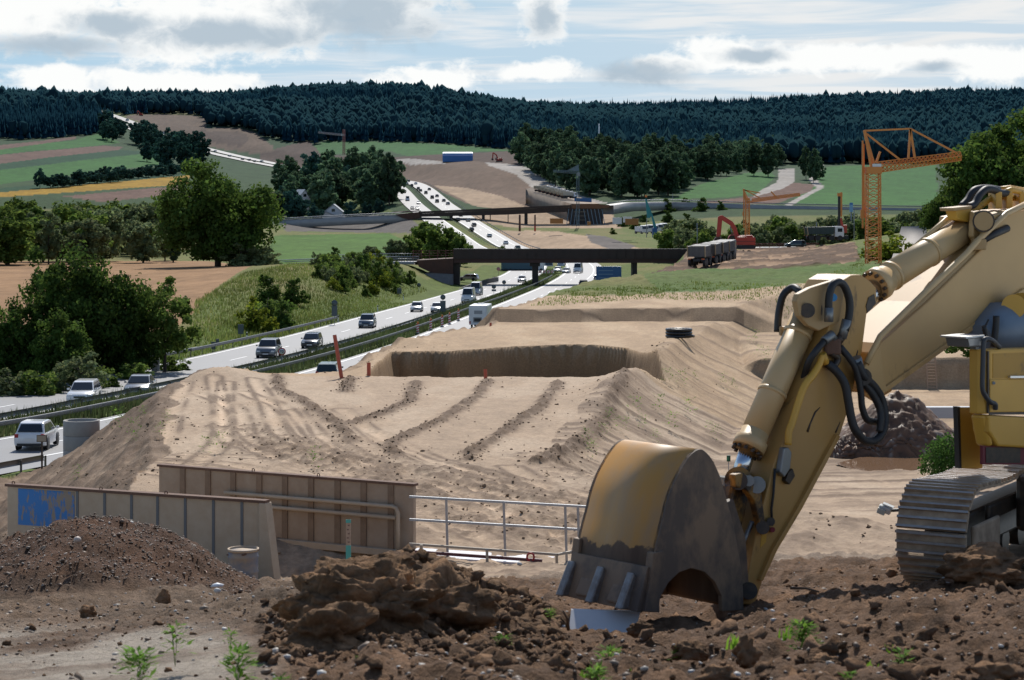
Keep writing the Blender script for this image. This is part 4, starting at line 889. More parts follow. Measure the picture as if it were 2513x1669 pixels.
for c in (-.28, .06, .40):
    w = .075; mb = MB(); a = [BB(1578, 1410, c), BB(1590, 1425, c), BB(1574, 1500, c), BB(1545, 1502, c)]
    mb.prism(a, -EN*w); part(mb, 'tooth', m_tooth, bk, .012)
for c in (-.1, .26):
    part(MB().prism([BB(x, y, c+.1) for x, y in [(1576, 1446), (1590, 1440), (1578, 1490), (1558, 1492)]], -EN*.2), 'lip_shroud', m_bside, bk, .02)
part(slab([(1770, 1240), (1800, 1225), (1830, 1320), (1838, 1430), (1820, 1470), (1795, 1420)], -.22, -.16), 'hinge_plate', m_bside, bk, .006); part(slab([(1770, 1240), (1800, 1225), (1830, 1320), (1838, 1430), (1820, 1470), (1795, 1420)], .18, .24), 'hinge_plate', m_bside, bk, .006)
# --- stick
stick = [(2068, 688), (2090, 675), (2113, 674), (2136, 690), (2151, 706), (2152, 745), (2128, 768), (2116, 863), (2100, 930), (2082, 1007), (2062, 1068), (1966, 1247), (1905, 1349), (1873, 1422), (1853, 1484), (1822, 1484), (1840, 1390), (1862, 1280), (1900, 1140), (1937, 1050), (1977, 945), (2012, 870), (2036, 795), (2050, 720)]
st = part(slab(stick, -.20, .20), 'stick', m_estick, bevel=.012)
part(slab([(2063, 1072), (2056, 1066), (1958, 1247), (1897, 1350), (1866, 1424), (1873, 1426), (1908, 1350), (1969, 1248)], -.24, .24), 'edge_strip', m_estick, st, .004)
part(slab([(2150, 745), (2129, 768), (2126, 752), (2132, 730), (2146, 722)], .195, .207), 'dark_boss', m_grease, st)  # thin dark plate on the stick head
part(slab([(1990, 790), (2052, 700), (2068, 690), (2088, 676), (2064, 720), (2040, 800), (2022, 850)], -.30, -.20), 'side_cheek', m_ey, st, .01)
# cover plate ears round the bucket cylinder pin
for c0, c1 in ((-.23, -.17), (.17, .23)):
    part(slab([(1955, 740), (1960, 722), (1990, 706), (2060, 684), (2075, 700), (2060, 790), (2010, 812), (1985, 800), (1962, 775)], c0, c1), 'ear', m_ey, st, .01)
a = B(1982, 762, -.25); b = B(1982, 762, .27); part(MB().cyl(a, b, .062, n=20), 'pin', m_grease, st)
for c in (-.15, -.02, .12): part(MB().cyl(B(1984, 760, c-.03), B(1984, 760, c+.03), .118, n=24), 'bush', m_grease if c != -.02 else m_ecyl, st)
part(MB().tube([B(2045, 730, .232), B(2045, 730, .236)], .034, 16), 'round_sticker', mat('sky_blue_sticker', (.06, .30, .62), .5), st)
for pts, nm in (([(2012, 1000), (2000, 1012), (1988, 1040), (1981, 1060)], 'oil_streak'), ([(2105, 860), (2100, 880)], 'oil_streak'), ([(2062, 1035), (2050, 1062)], 'oil_streak')):
    part(MB().tube([B(x, y, .2005) for x, y in pts], [.004, .009, .008, .012][:len(pts)], 6), nm, m_grease, st)
part(slab([(1925, 1100), (1936, 1098), (1944, 1110), (1940, 1150), (1926, 1172), (1915, 1160)], .2, .26), 'guide_bracket', m_fit, st, .01); part(slab([(1935, 1160), (1946, 1150), (1952, 1168), (1938, 1190), (1928, 1180)], .2, .25), 'clamp', m_grease, st, .005)
part(MB().tube([B(1902, 1150, .22), B(1898, 1210, .22), B(1893, 1250, .22), B(1895, 1290, .22)], .011, 6), 'grease_line', m_hose, st); part(MB().cyl(B(1892, 1280, .2), B(1892, 1280, .27), .035, n=10), 'grease_block', m_grease, st)
part(MB().cyl(B(1896, 1300, .2), B(1896, 1300, .25), .022, n=10), 'red_cap', mat('dark_red_cap', (.25, .01, .02), .5), st)
part(slab([(1870, 1300), (1884, 1282), (1880, 1330), (1866, 1345)], .2, .203), 'bright_patch', m_ehouse, st)
# --- bucket cylinder
def cylinder(name, a, b, r, rod_to, m=m_ecyl, bands=(.12, .62, .97)):
    a = Vector(a); b = Vector(b); t = (b-a); L = t.length; t.normalize(); g = part(MB().tube([a, b], r, 24), name, m)
    part(MB().tube([b-t*.05, b+t*.02, b+t*.03, b+t*.12], [r*1.0, r*1.02, r*1.18, r*1.18], 24), 'gland', m, g)
    for k in range(12):
        q = b+t*.13; u = t.orthogonal().normalized(); w = t.cross(u); an = k*math.pi/6; part(MB().cyl(q+(u*math.cos(an)+w*math.sin(an))*r*1.0, q+(u*math.cos(an)+w*math.sin(an))*r*1.0+t*.025, .017, n=8), 'bolt', m_grease, g) if k % 1 == 0 else None
    for f in bands[:-1]:
        q = a+t*L*f; part(MB().tube([q, q+t*.035], r*1.07, 24), 'band', m, g)
    part(MB().tube([b+t*.1, Vector(rod_to)], r*.60, 20), 'rod', m_chrome, g); return g
bc = cylinder('bucket_cylinder', B(1974, 782, 0), B(1849, 1072, 0), .118, B(1813, 1172, 0))
part(MB().tube([B(1930, 815, -.12), B(1905, 865, -.13), B(1855, 985, -.13), B(1816, 1085, -.12)], .019, 8), 'supply_pipe', m_ecyl, bc)
part(MB().tube([B(1978, 800, .02), B(1995, 798, .1), B(2018, 792, .16), B(2030, 770, .2)], .042, 10), 'port', m_ecyl, bc); part(MB().box(B(1925, 812, -.16), (.09, .07, .08)), 'valve_block', m_ey, bc, .01); part(MB().box(B(1946, 790, -.2), (.04, .04, .05)), 'red_valve', mat('red_plastic', (.55, .02, .02), .4), bc, .006)
# --- linkage between rod, stick and bucket
m_link = mat_stained('greasy_yellow_link', (.30, .16, .035), (.03, .02, .014), (5, 5, 5), .40, .55, .5)
lk = part(MB().cyl(B(1812, 1180, -.26), B(1812, 1180, .26), .075, n=20), 'link_pin', m_grease)
part(MB().cyl(B(1812, 1180, -.10), B(1812, 1180, .10), .115, n=22), 'rod_eye', m_link, lk)
part(slab([(1798, 1195), (1815, 1170), (1838, 1185), (1838, 1230), (1822, 1300), (1812, 1352), (1790, 1352), (1786, 1300), (1790, 1240)], -.15, .13), 'bucket_link', m_link, lk, .03)
for c0, c1 in ((-.28, -.21), (.21, .28)):
    part(slab([(1803, 1165), (1822, 1160), (1850, 1175), (1868, 1200), (1880, 1290), (1868, 1300), (1852, 1230), (1830, 1200), (1806, 1196)], c0, c1), 'rocker_link', m_link, lk, .012)
part(MB().cyl(B(1858, 1190, .12), B(1858, 1190, .30), .07, n=18), 'pin_head', m_fit, lk); part(MB().cyl(B(1872, 1295, -.3), B(1872, 1295, .3), .055, n=16), 'pivot_pin', m_grease, lk); part(MB().cyl(B(1838, 1450, -.3), B(1838, 1450, .3), .07, n=18), 'bucket_pin', m_grease, lk)
part(MB().cyl(B(1838, 1180, .22), B(1838, 1180, .31), .045, n=14), 'pin_head', m_fit, lk)
# --- boom
boom = [(2150, 905), (2146, 868), (2162, 842), (2276, 742), (2368, 652), (2422, 598), (2414, 560), (2418, 531), (2488, 517), (2610, 508), (2800, 600), (3250, 960), (3190, 1060), (2770, 790), (2600, 695), (2513, 716), (2166, 967)]
bo = part(slab(boom, -.26, .26), 'boom', m_eboom, bevel=.012)
part(slab([(2166, 969), (2160, 960), (2513, 709), (2600, 690), (2603, 700), (2514, 720)], -.29, .29), 'bottom_flange', m_eboom, bo, .004)
part(slab([(2106, 900), (2130, 860), (2165, 842), (2190, 960), (2150, 985), (2110, 960)], -.33, -.27), 'fork_plate', m_eboom, bo, .01); part(slab([(2120, 905), (2140, 870), (2160, 850), (2178, 960), (2150, 978), (2122, 955)], .262, .30), 'fork_plate', m_eboom, bo, .01)
part(MB().cyl(B(2118, 925, -.36), B(2118, 925, .36), .075, n=20), 'stick_pin', m_grease, bo)
for off, r, pts in ((.20, .032, [(2128, 905), (2172, 830), (2285, 724), (2380, 628), (2440, 585), (2560, 520)]), (.29, .028, [(2126, 893), (2160, 826), (2276, 712), (2372, 622), (2400, 590), (2470, 524), (2540, 490)]), (-.22, .03, [(2120, 808), (2200, 742), (2262, 684)])):
    part(MB().tube([B(x, y, off) for x, y in pts], r, 10), 'hydraulic_pipe', m_ecyl, bo)
part(MB().box(B(2402, 600, .27), (.12, .1, .1)), 'pipe_clamp', m_ey, bo, .01); part(MB().tube([B(2410, 590, .27), B(2440, 574, .27), B(2472, 560, .27)], .036, 10), 'rubber_sleeve', m_hose, bo)
part(MB().cyl(B(2414, 543, -.20), B(2414, 543, .30), .10, n=22), 'cylinder_pin', m_grease, bo); part(MB().cyl(B(2414, 543, .26), B(2414, 543, .33), .085, n=22), 'pin_cap', m_ey, bo)
part(slab([(2392, 520), (2408, 516), (2432, 540), (2424, 600), (2400, 600), (2388, 580)], .14, .2), 'bracket', m_eboom, bo, .01); part(slab([(2392, 520), (2408, 516), (2432, 540), (2424, 600), (2400, 600), (2388, 580)], -.2, -.14), 'bracket', m_eboom, bo, .01)
# stick cylinder on top of the boom
sc2 = cylinder('stick_cylinder', B(2392, 548, 0), B(2166, 690, 0), .128, B(2128, 742, 0), bands=(.5, .9, 1))
part(MB().lathe([(0, -.10), (.09, -.07), (.128, 0)], B(2388, 551, 0), 22, (B(2166, 690, 0)-B(2392, 548, 0)).to_track_quat('Z', 'Y').to_matrix()), 'end_cap', m_ecyl, sc2)
part(MB().tube([B(2245, 606, -.05), B(2312, 548, -.05), B(2322, 538, -.05), B(2348, 524, -.05)], .026, 8), 'supply_pipe', m_ecyl, sc2)
part(slab([(2344, 512), (2382, 508), (2388, 532), (2378, 545), (2352, 540)], .0, .12), 'manifold', m_ehouse, sc2, .01); part(slab([(2340, 510), (2386, 505), (2386, 512), (2342, 518)], -.02, .14), 'manifold_lid', m_ey, sc2, .004)
for c, pts in ((.08, [(2378, 508), (2392, 500), (2405, 478), (2420, 465), (2438, 466), (2455, 474), (2472, 474)]), (-.12, [(2358, 508), (2375, 490), (2388, 470), (2405, 463), (2424, 462), (2450, 466)])):
    part(MB().tube([B(x, y, c) for x, y in [q[:2] for q in smooth_path(pts, 4)]], .036, 10), 'hose', m_hose, sc2)
for c, pts in ((.08, [(2462, 474), (2482, 466), (2550, 478)]), (-.12, [(2450, 466), (2480, 462), (2550, 474)]), (-.05, [(2385, 522), (2440, 480), (2460, 486), (2520, 486)])):
    part(MB().tube([B(x, y, c) for x, y in pts], .03, 8), 'steel_pipe', m_ehouse, sc2)
for px in (2442, 2468, 2500): part(MB().box(B(px, 492, 0), (.06, .3, .16)), 'pipe_stand', m_ehouse, sc2, .008)
# --- hoses round the joint
def hose(pts, c, r=.03, m=m_hose, nm='hose', parent=st):
    cs = c if isinstance(c, (list, tuple)) else [c]*len(pts); q = smooth_path([tuple(B(x, y, k)) for (x, y), k in zip(pts, cs)], 5); return part(MB().tube([Vector(v) for v in q], r, 10), nm, m, parent)
hose([(1908, 815), (1911, 770), (1922, 725), (1945, 706), (1962, 716), (1972, 738)], [-.22, -.22, -.2, -.15, -.05, -.02], .033); hose([(2034, 778), (2034, 735), (2042, 702), (2056, 692), (2072, 702), (2084, 735), (2084, 772), (2074, 812)], .30, .034)
part(MB().tube([B(2034, 790, .3), B(2034, 755, .3)], .04, 10), 'fitting', m_fit, st); part(MB().tube([B(2078, 785, .3), B(2066, 830, .28)], .042, 10), 'fitting', m_fit, st); part(MB().tube([B(2066, 825, .28), B(2056, 838, .26)], .04, 10), 'fitting', m_grease, st)
part(MB().tube([B(2022, 838, .26), B(2040, 822, .26), B(2046, 834, .25)], .04, 10), 'fitting', m_fit, st); part(MB().box(B(2042, 850, .23), (.14, .12, .14)), 'junction', m_rust, st, .02)
hose([(2024, 836), (2002, 862), (1984, 890), (1972, 930), (1948, 1000), (1918, 1072), (1880, 1166)], [.26, .25, .2, .12, .08, .08, .1], .03)
hose([(2060, 850), (2085, 880), (2102, 910), (2112, 960), (2116, 1000), (2128, 1030), (2150, 1036)], [.24, .3, .33, .34, .34, .34, .3], .03)
hose([(2030, 892), (2056, 915), (2074, 945), (2082, 985), (2090, 1030), (2102, 1060), (2124, 1082), (2150, 1080), (2168, 1055), (2172, 1020), (2164, 980), (2146, 950), (2122, 925), (2104, 890)], [.24, .3, .34, .36, .38, .4, .4, .4, .4, .38, .36, .36, .36, .33], .037)
hose([(2106, 896), (2118, 935), (2140, 965), (2158, 1000), (2162, 1030), (2158, 1060)], [.3, .33, .36, .38, .4, .4], .034, m_hose, 'ribbed_hose')
part(MB().tube([B(2100, 878, .3), B(2108, 905, .3)], .05, 10), 'fitting', m_fit, st); part(MB().tube([B(2018, 868, .24), B(2026, 892, .24)], .035, 10), 'pipe_elbow', m_ehouse, st)
hose([(2018, 872), (2010, 895), (1996, 920), (1976, 945), (1962, 980), (1945, 1035), (1936, 1060), (1934, 1092)], .25, .031, m_ehouse, 'steel_pipe')
hose([(1975, 960), (1948, 1030), (1925, 1090), (1895, 1165), (1880, 1190)], .14, .024, m_fit, 'steel_pipe'); hose([(1846, 1280), (1838, 1300), (1824, 1330)], .16, .02, m_fit, 'grab_rod', lk)
hose([(2040, 866), (2056, 880), (2046, 900)], .25, .03, m_grease, 'hose')
# --- house, seen at the right edge
FW = -Vector((math.sin(TH), math.cos(TH), 0))       # the way the boom points
HC = .95
def H(px, py, c=HC): return B(px, py, c)
ho = part(slab([(2428, 858), (2620, 852), (3100, 800), (3100, 1060), (2620, 1014), (2428, 1016)], .80, HC), 'house', m_ehouse, bevel=.02)
part(slab([(2980, 800), (3300, 800), (3300, 1080), (2980, 1060)], -.9, .64), 'engine_house', m_ehouse, ho, .02)
fr = [H(2428, 858), H(2428, 1016)]
pr = [Vector((0, 0, 0)), FW*.015, FW*.05-EN*.02, FW*.075-EN*.07, FW*.085-EN*.15, -EN*.15]       # rounded front of the tool box
zt_b, zb_b = fr[0].z, fr[1].z; base = H(2428, 940); base.z = 0
part(MB().prism([base+v+Vector((0, 0, zb_b)) for v in pr], (0, 0, zt_b-zb_b)), 'tool_box_front', m_ehouse, ho, .03)
lo = [H(2424, 1020, HC+.03), H(2424, 1050, HC+.03), H(2432, 1096, HC-.02)]
skirt = []
part(MB().prism([H(2426, 1019, HC+.015), H(2428, 1060, HC+.015), H(2450, 1096, HC+.015), H(2900, 1120, HC+.015), H(2900, 1045, HC+.015)], -EN*.18), 'skirt', m_ehouse, ho, .02)
q0 = H(2426, 1019, HC); q1 = H(2428, 1055, HC); q2 = H(2440, 1096, HC)
part(MB().prism([q0, q0+FW*.05-EN*.03, q0+FW*.065-EN*.15, q0-EN*.15], (q2-q0)*.999), 'skirt_front', m_ehouse, ho, .03)
part(slab([(2437, 868), (2600, 862), (2600, 925), (2437, 928)], HC, HC+.004), 'step_recess', mat_stained('recess_paint', (.40, .21, .02), (.10, .06, .03), (2, 2, 2), .55, .7), ho)
part(slab([(2480, 923), (2620, 921), (2620, 926), (2480, 928)], HC, HC+.03), 'step_edge', mat('bare_aluminium', (.7, .7, .7), .3, .8), ho)
part(slab([(2430, 931), (2620, 929), (2620, 1010), (2430, 1012)], HC, HC+.014), 'door', m_ehouse, ho, .006); part(slab([(2428, 1011), (2620, 1010), (2620, 1017), (2428, 1018)], HC, HC+.006), 'door_gap', m_grease, ho)
part(MB().cyl(H(2439, 940, HC+.01), H(2439, 940, HC+.03), .014, n=10), 'lock', m_fit, ho)
hose([(2452, 852), (2436, 836), (2420, 832), (2414, 842), (2412, 900), (2411, 950), (2416, 968), (2430, 986), (2442, 992), (2443, 1004)], [.9, 1.0, 1.0, 1.0, 1.0, 1.0, 1.0, 1.0, 1.0, .99], .022, mat('dark_grey_tube', (.035, .037, .042), .5), 'handrail', ho)
part(slab([(2425, 862), (2428, 862), (2428, 1014), (2425, 1014)], HC+.0, HC+.018), 'panel_joint', m_grease, ho)
wl = part(slab([(2372, 829), (2414, 825), (2416, 850), (2378, 853)], .72, .95), 'work_light', mat('grey_lamp_housing', (.12, .12, .12), .5), ho, .012); 
part(slab([(2376, 832), (2410, 829), (2411, 847), (2380, 849)], .955, .962), 'lamp_glass', mat('lamp_glass', (.35, .33, .3), .15), wl); part(slab([(2395, 852), (2402, 852), (2402, 862), (2395, 862)], .8, .86), 'lamp_foot', m_fit, wl); part(slab([(2370, 827), (2416, 822), (2416, 827), (2371, 831)], .7, .97), 'visor', mat('pale_grey_metal', (.5, .5, .5), .4, .5), wl)
m_blue = mat('grey_blue_hood', (.16, .21, .27), .4, noise=(2, .5, (.09, .12, .16)))
c0 = B(2425, 835, .1); hb = MB(); hb.tube([B(2405, 830, .35), B(2440, 812, .3), B(2650, 800, .3)], [.12, .26, .26], 24); part(hb, 'air_tank', m_blue, ho)
part(slab([(2448, 758), (2474, 752), (2560, 860), (2470, 860)], -.4, -.2), 'hood', mat('dark_glass_hood', (.02, .022, .03), .2), ho, .01); part(slab([(2410, 800), (2470, 752), (2476, 756), (2420, 808)], -.42, -.38), 'hood_edge', m_blue, ho)
hose([(2445, 775), (2444, 800), (2438, 852)], .5, .03, parent=ho); hose([(2415, 800), (2420, 830), (2414, 840)], .55, .022, parent=ho); hose([(2426, 785), (2412, 812)], .5, .01, parent=ho)
lc = part(MB().tube([B(2496, 738, .42), B(2570, 880, .42)], .11, 20), 'lift_cylinder', m_ehouse); part(MB().cyl(B(2488, 752, .36), B(2488, 752, .48), .11, n=20), 'eye', m_ehouse, lc)
part(slab([(2354, 1000), (2412, 1000), (2412, 1150), (2358, 1150)], .5, .55), 'lower_body', m_ehouse, ho, .01); part(slab([(2350, 998), (2356, 998), (2360, 1150), (2355, 1150)], .51, .56), 'rubber_edge', m_hose, ho)
part(slab([(2412, 1094), (2560, 1094), (2560, 1140), (2412, 1140)], .87, .9), 'vent_frame', mat('dark_red_frame', (.14, .008, .02), .5), ho); part(slab([(2420, 1098), (2504, 1098), (2504, 1136), (2420, 1136)], .86, .905), 'vent_grille', m_grease, ho)
# counterweight and engine deck beyond the frame
part(MB().box(ER+Vector((1.6, 1.3, 1.1+(-3.1-ER.z))), (2.2, 2.4, 1.1), -TH+math.pi/2), 'counterweight', m_ehouse, ho, .1)
part(MB().cyl(Vector((5.9, 19.3, -2.6)), Vector((5.9, 19.3, -2.0)), .65, n=28), 'slew_ring', m_grease)
# --- tracks
TD = Vector((.5, .866, 0)); SD = Vector((.866, -.5, 0)); TW = .60
m_shoe = mat('muddy_track_steel', (.50, .37, .25), .8, 0, noise=(7, .75, (.25, .17, .11))); m_shiny = mat('polished_steel', (.42, .41, .40), .42, .25, noise=(12, .5, (.24, .2, .17)))
FC = P(2219, 1198, 16.9)+SD*TW/2-TD*.18       # front centre of the track at ground plan
R_ = .385; zc = -2.735; LT = 4.1
def oval(s):
    Ls = LT-2*R_; per = 2*Ls+2*math.pi*R_; s %= per
    if s < math.pi*R_:
        a = s/R_; return R_-R_*math.sin(a), -R_*math.cos(a), a         # front, from bottom up
    s -= math.pi*R_
    if s < Ls: return R_+s, R_-.03*math.sin(s/Ls*math.pi*2)**2, math.pi
    s -= Ls
    if s < math.pi*R_:
        a = s/R_; return LT-R_+R_*math.sin(a), R_*math.cos(a), math.pi+a
    s -= math.pi*R_; return LT-R_-s, -R_, 2*math.pi
def track(off):
    org = Vector((FC.x, FC.y, zc))+SD*off
    fr_ = MB(); fr_.box(org+TD*LT/2+Vector((0, 0, -.02)), (TW*.42, LT-.9, .34), M=Matrix((SD, TD, Vector((0, 0, 1)))).transposed()); tk = part(fr_, 'track', m_grease, bevel=.03)
    per = 2*(LT-2*R_)+2*math.pi*R_; N_ = 49; sm_ = MB(); pit = per/N_
    sm_.box((0, 0, .01), (TW, pit*.96, .022))
    for k in (-.42, .0, .42): sm_.box((0, k*pit, .035), (TW, .020, .034))
    first = None
    for i in range(N_):
        t, z, a = oval(i*pit+.03); p = org+TD*t+Vector((0, 0, z)); ca, sa = math.cos(a), math.sin(a)
        # outward normal and running direction
        nrm = (-TD*sa+Vector((0, 0, -ca))); run = nrm.cross(SD)
        M4 = Matrix((SD, run, nrm)).transposed().to_4x4(); M4.translation = p-ER
        if first is None:
            o = sm_.build('track_shoe', m_shoe); o.data.materials.append(m_shiny); first = o
            for pl in o.data.polygons: pl.material_index = 1 if pl.center.z > .05 else 0
            for h in ((-.12, 0), (.02, 0)): pass
        else: o = first.copy(); C.objects.link(o)
        o.parent = tk; o.matrix_local = M4
    for t in (R_, LT-R_): part(MB().cyl(org+TD*t-SD*.09, org+TD*t+SD*.09, R_*.86, n=28), 'idler' if t < 1 else 'sprocket', m_grease, tk, .02)
    for k in range(6): part(MB().cyl(org+TD*(.75+k*.5)-SD*.12+Vector((0, 0, -.24)), org+TD*(.75+k*.5)+SD*.12+Vector((0, 0, -.24)), .115, n=18), 'roller', m_grease, tk)
    part(MB().box(org+TD*.62+SD*.27+Vector((0, 0, -.05)), (.04, .75, .30), M=Matrix((SD, TD, Vector((0, 0, 1)))).transposed()), 'side_guard', m_shoe, tk, .02)
    part(MB().box(org+TD*2.3+SD*.2+Vector((0, 0, .12)), (.05, 2.8, .14), M=Matrix((SD, TD, Vector((0, 0, 1)))).transposed()), 'frame_rail', m_grease, tk, .02)
    return tk
track(0); track(2.45)
part(MB().box(Vector((FC.x, FC.y, -2.6))+SD*1.22+TD*2.05, (1.9, 1.1, .5), M=Matrix((SD, TD, Vector((0, 0, 1)))).transposed()), 'car_body', m_grease, bevel=.05)
# lamp box on a bracket beside the track
t = thing('lamp_box', 'small white lamp box on a bracket left of the excavator track', 'lamp', P(2172, 1250, 17.6)); m_wb = mat('white_plastic', (.68, .7, .68), .4)
Mx = Euler((.1, .35, -.35)).to_matrix(); MB().box((0, 0, 0), (.11, .07, .055), M=Mx).build('housing', m_wb, t, bevel=.006); MB().box((-.035, -.02, -.012), (.07, .06, .05), M=Mx).build('lens', mat('cloudy_lens', (.5, .55, .52), .2), t, bevel=.004); MB().bar((.05, 0, -.01), (.16, .1, -.02), .025).build('bracket', m_fit, t); MB().box((.03, 0, .035), (.1, .06, .01), M=Mx).build('cover', m_wb, t)
# ================================================================== vehicles
m_glass = mat('car_glass', (.015, .02, .024), .06, spec=.8); m_tyre = mat('tyre', (.015, .015, .015), .8); m_rim = mat('wheel_rim', (.4, .41, .42), .3, .8)
m_dark = mat('dark_plastic', (.02, .02, .022), .5); m_hl = mat('headlight_glass', (.75, .76, .76), .12, spec=.9); m_tl = mat('tail_light', (.35, .01, .012), .2); m_plate = mat('number_plate', (.7, .7, .68), .5)
m_plateblue = mat('bluish_plate', (.16, .2, .3), .5)  # bluish grey, not used on any plate
PAINT = {}
def paint(n, c, met=0., r=.22):
    if n not in PAINT: PAINT[n] = mat(n+'_car_paint', c, r, met, coat=.6, spec=.6)
    return PAINT[n]
paint('white', (.72, .73, .73)); paint('silver', (.45, .47, .48), .5, .28); paint('grey', (.17, .18, .19), .4, .28); paint('dark', (.03, .033, .038), .2); paint('black', (.012, .012, .013)); paint('darkgreen', (.015, .05, .05), .2); paint('red', (.4, .02, .02)); paint('bluegrey', (.09, .12, .15), .4)
CARS = {  # length, width, height, belt height, bonnet end, windscreen top, roof end, tail
 'hatch': dict(L=3.75, W=1.66, H=1.50, belt=.92, xs=(1.05, .35, -1.35, -1.72), hood=.86, tail=.95),
 'sedan': dict(L=4.6, W=1.78, H=1.43, belt=.90, xs=(1.05, .35, -1.05, -1.65), hood=.84, tail=.93),
 'estate': dict(L=4.55, W=1.74, H=1.50, belt=.92, xs=(1.15, .45, -1.95, -2.2), hood=.87, tail=.95),
 'suv': dict(L=4.6, W=1.86, H=1.70, belt=1.05, xs=(1.15, .5, -1.95, -2.22), hood=1.02, tail=1.08),
 'van': dict(L=5.4, W=1.98, H=2.45, belt=1.25, xs=(1.95, 1.35, -2.55, -2.65), hood=1.18, tail=1.3),
 'roadster': dict(L=4.3, W=1.68, H=1.25, belt=.82, xs=(.75, .45, -.45, -.75), hood=.82, tail=.80)}
def car_shapes(k):
    p = CARS[k]; L, W, H = p['L'], p['W'], p['H']; b = p['belt']; x1, x2, x3, x4 = p['xs']; f = L/2
    prof = [(f-.05, .28), (f, .45), (f-.03, .66), (f-.22, p['hood']-.10), (f-.5, p['hood']-.02), (x1+.05, b), (x4, b), (-f+.12, p['tail']), (-f+.02, p['tail']-.12), (-f, .5), (-f+.06, .30), (-f+.3, .22), (f-.3, .22)]
    body = MB(); ys = [(-1, .955, .10), (-.90, 1, 0), (.90, 1, 0), (1, .955, .10)]; n = len(prof); vs = []
    for y, sc_, ins in ys:
        for x, z in prof:
            tz = 1-max(0, (z-.55))/max(b, .1)*.10 if abs(y) == 1 else 1
            vs.append((x*sc_, y*W/2*tz, .6+(z-.6)*(1-ins)))
    fs = [tuple(range(n))[::-1], tuple(3*n+i for i in range(n))]
    for j in range(3): fs += [(j*n+i, j*n+(i+1) % n, (j+1)*n+(i+1) % n, (j+1)*n+i) for i in range(n)]
    body.add(vs, fs, True)
    def gx(t, top): return None
    cab = MB(); wb, wr = W/2*.93, W/2*.76
    pts = [(x1, b-.03, wb), (x2, H-.06, wr), (x2-.35, H, wr*.96), (x3+.3, H, wr*.96), (x3, H-.07, wr), (x4, b-.03, wb)]
    vs = [(x, -w, z) for x, z, w in pts]+[(x, w, z) for x, z, w in pts]; m = 6
    cab.add(vs, [tuple(range(m))[::-1], tuple(m+i for i in range(m))]+[(i, (i+1) % m, m+(i+1) % m, m+i) for i in range(m)], False)
    o = .012
    def quad(a, b_, c, d): q = MB(); q.add([a, b_, c, d], [(0, 1, 2, 3)]); return q
    def front(xa, za, wa, xb, zb, wb_, dx):   # windscreen-like panel between two rows
        return quad((xa+dx, -wa, za+.01), (xa+dx, wa, za+.01), (xb+dx, wb_, zb+.01), (xb+dx, -wb_, zb+.01))
    ws = front(lerp(x1, x2, .08), lerp(b, H-.06, .08), wb*.9, lerp(x1, x2, .93), lerp(b, H-.06, .93), wr*.9, .02)
    rw = front(lerp(x4, x3, .12), lerp(b, H-.07, .12), wb*.86, lerp(x4, x3, .9), lerp(b, H-.07, .9), wr*.86, -.02)
    sides = []
    for s in (-1, 1):
        xa, xb = x1-.28, x4+(.16 if k != 'van' else .0); zb, zt_ = b+.02, H-.13
        wbz = lambda z: lerp(wb, wr, (z-b)/(H-b))+o
        segs = ((0, .48), (.52, 1)) if k != 'van' else ((0, .28),)
        for t0, t1 in segs:
            b0, b1 = lerp(xa, xb, t0), lerp(xa, xb, t1); tp0, tp1 = lerp(x2-.18, x3+.1, t0), lerp(x2-.18, x3+.1, t1)
            sides.append(quad((b0, s*wbz(zb), zb), (b1, s*wbz(zb), zb), (tp1, s*wbz(zt_), zt_), (tp0, s*wbz(zt_), zt_)))
    return p, body, cab, ws, rw, sides
def wheel_mb(r=.31, w=.2):
    a = MB(); a.lathe([(r*.6, -w/2), (r*.94, -w/2), (r, -w/2+.03), (r, w/2-.03), (r*.94, w/2), (r*.6, w/2)], n=20, M=Matrix.Rotation(math.pi/2, 3, 'X'))
    d = MB()
    d.lathe([(0, w*.36), (r*.3, w*.42), (r*.62, w*.36), (r*.62, -w*.36), (r*.3, -w*.42), (0, -w*.36)], n=16, M=Matrix.Rotation(math.pi/2, 3, 'X')); return a, d
WA, WD = wheel_mb()
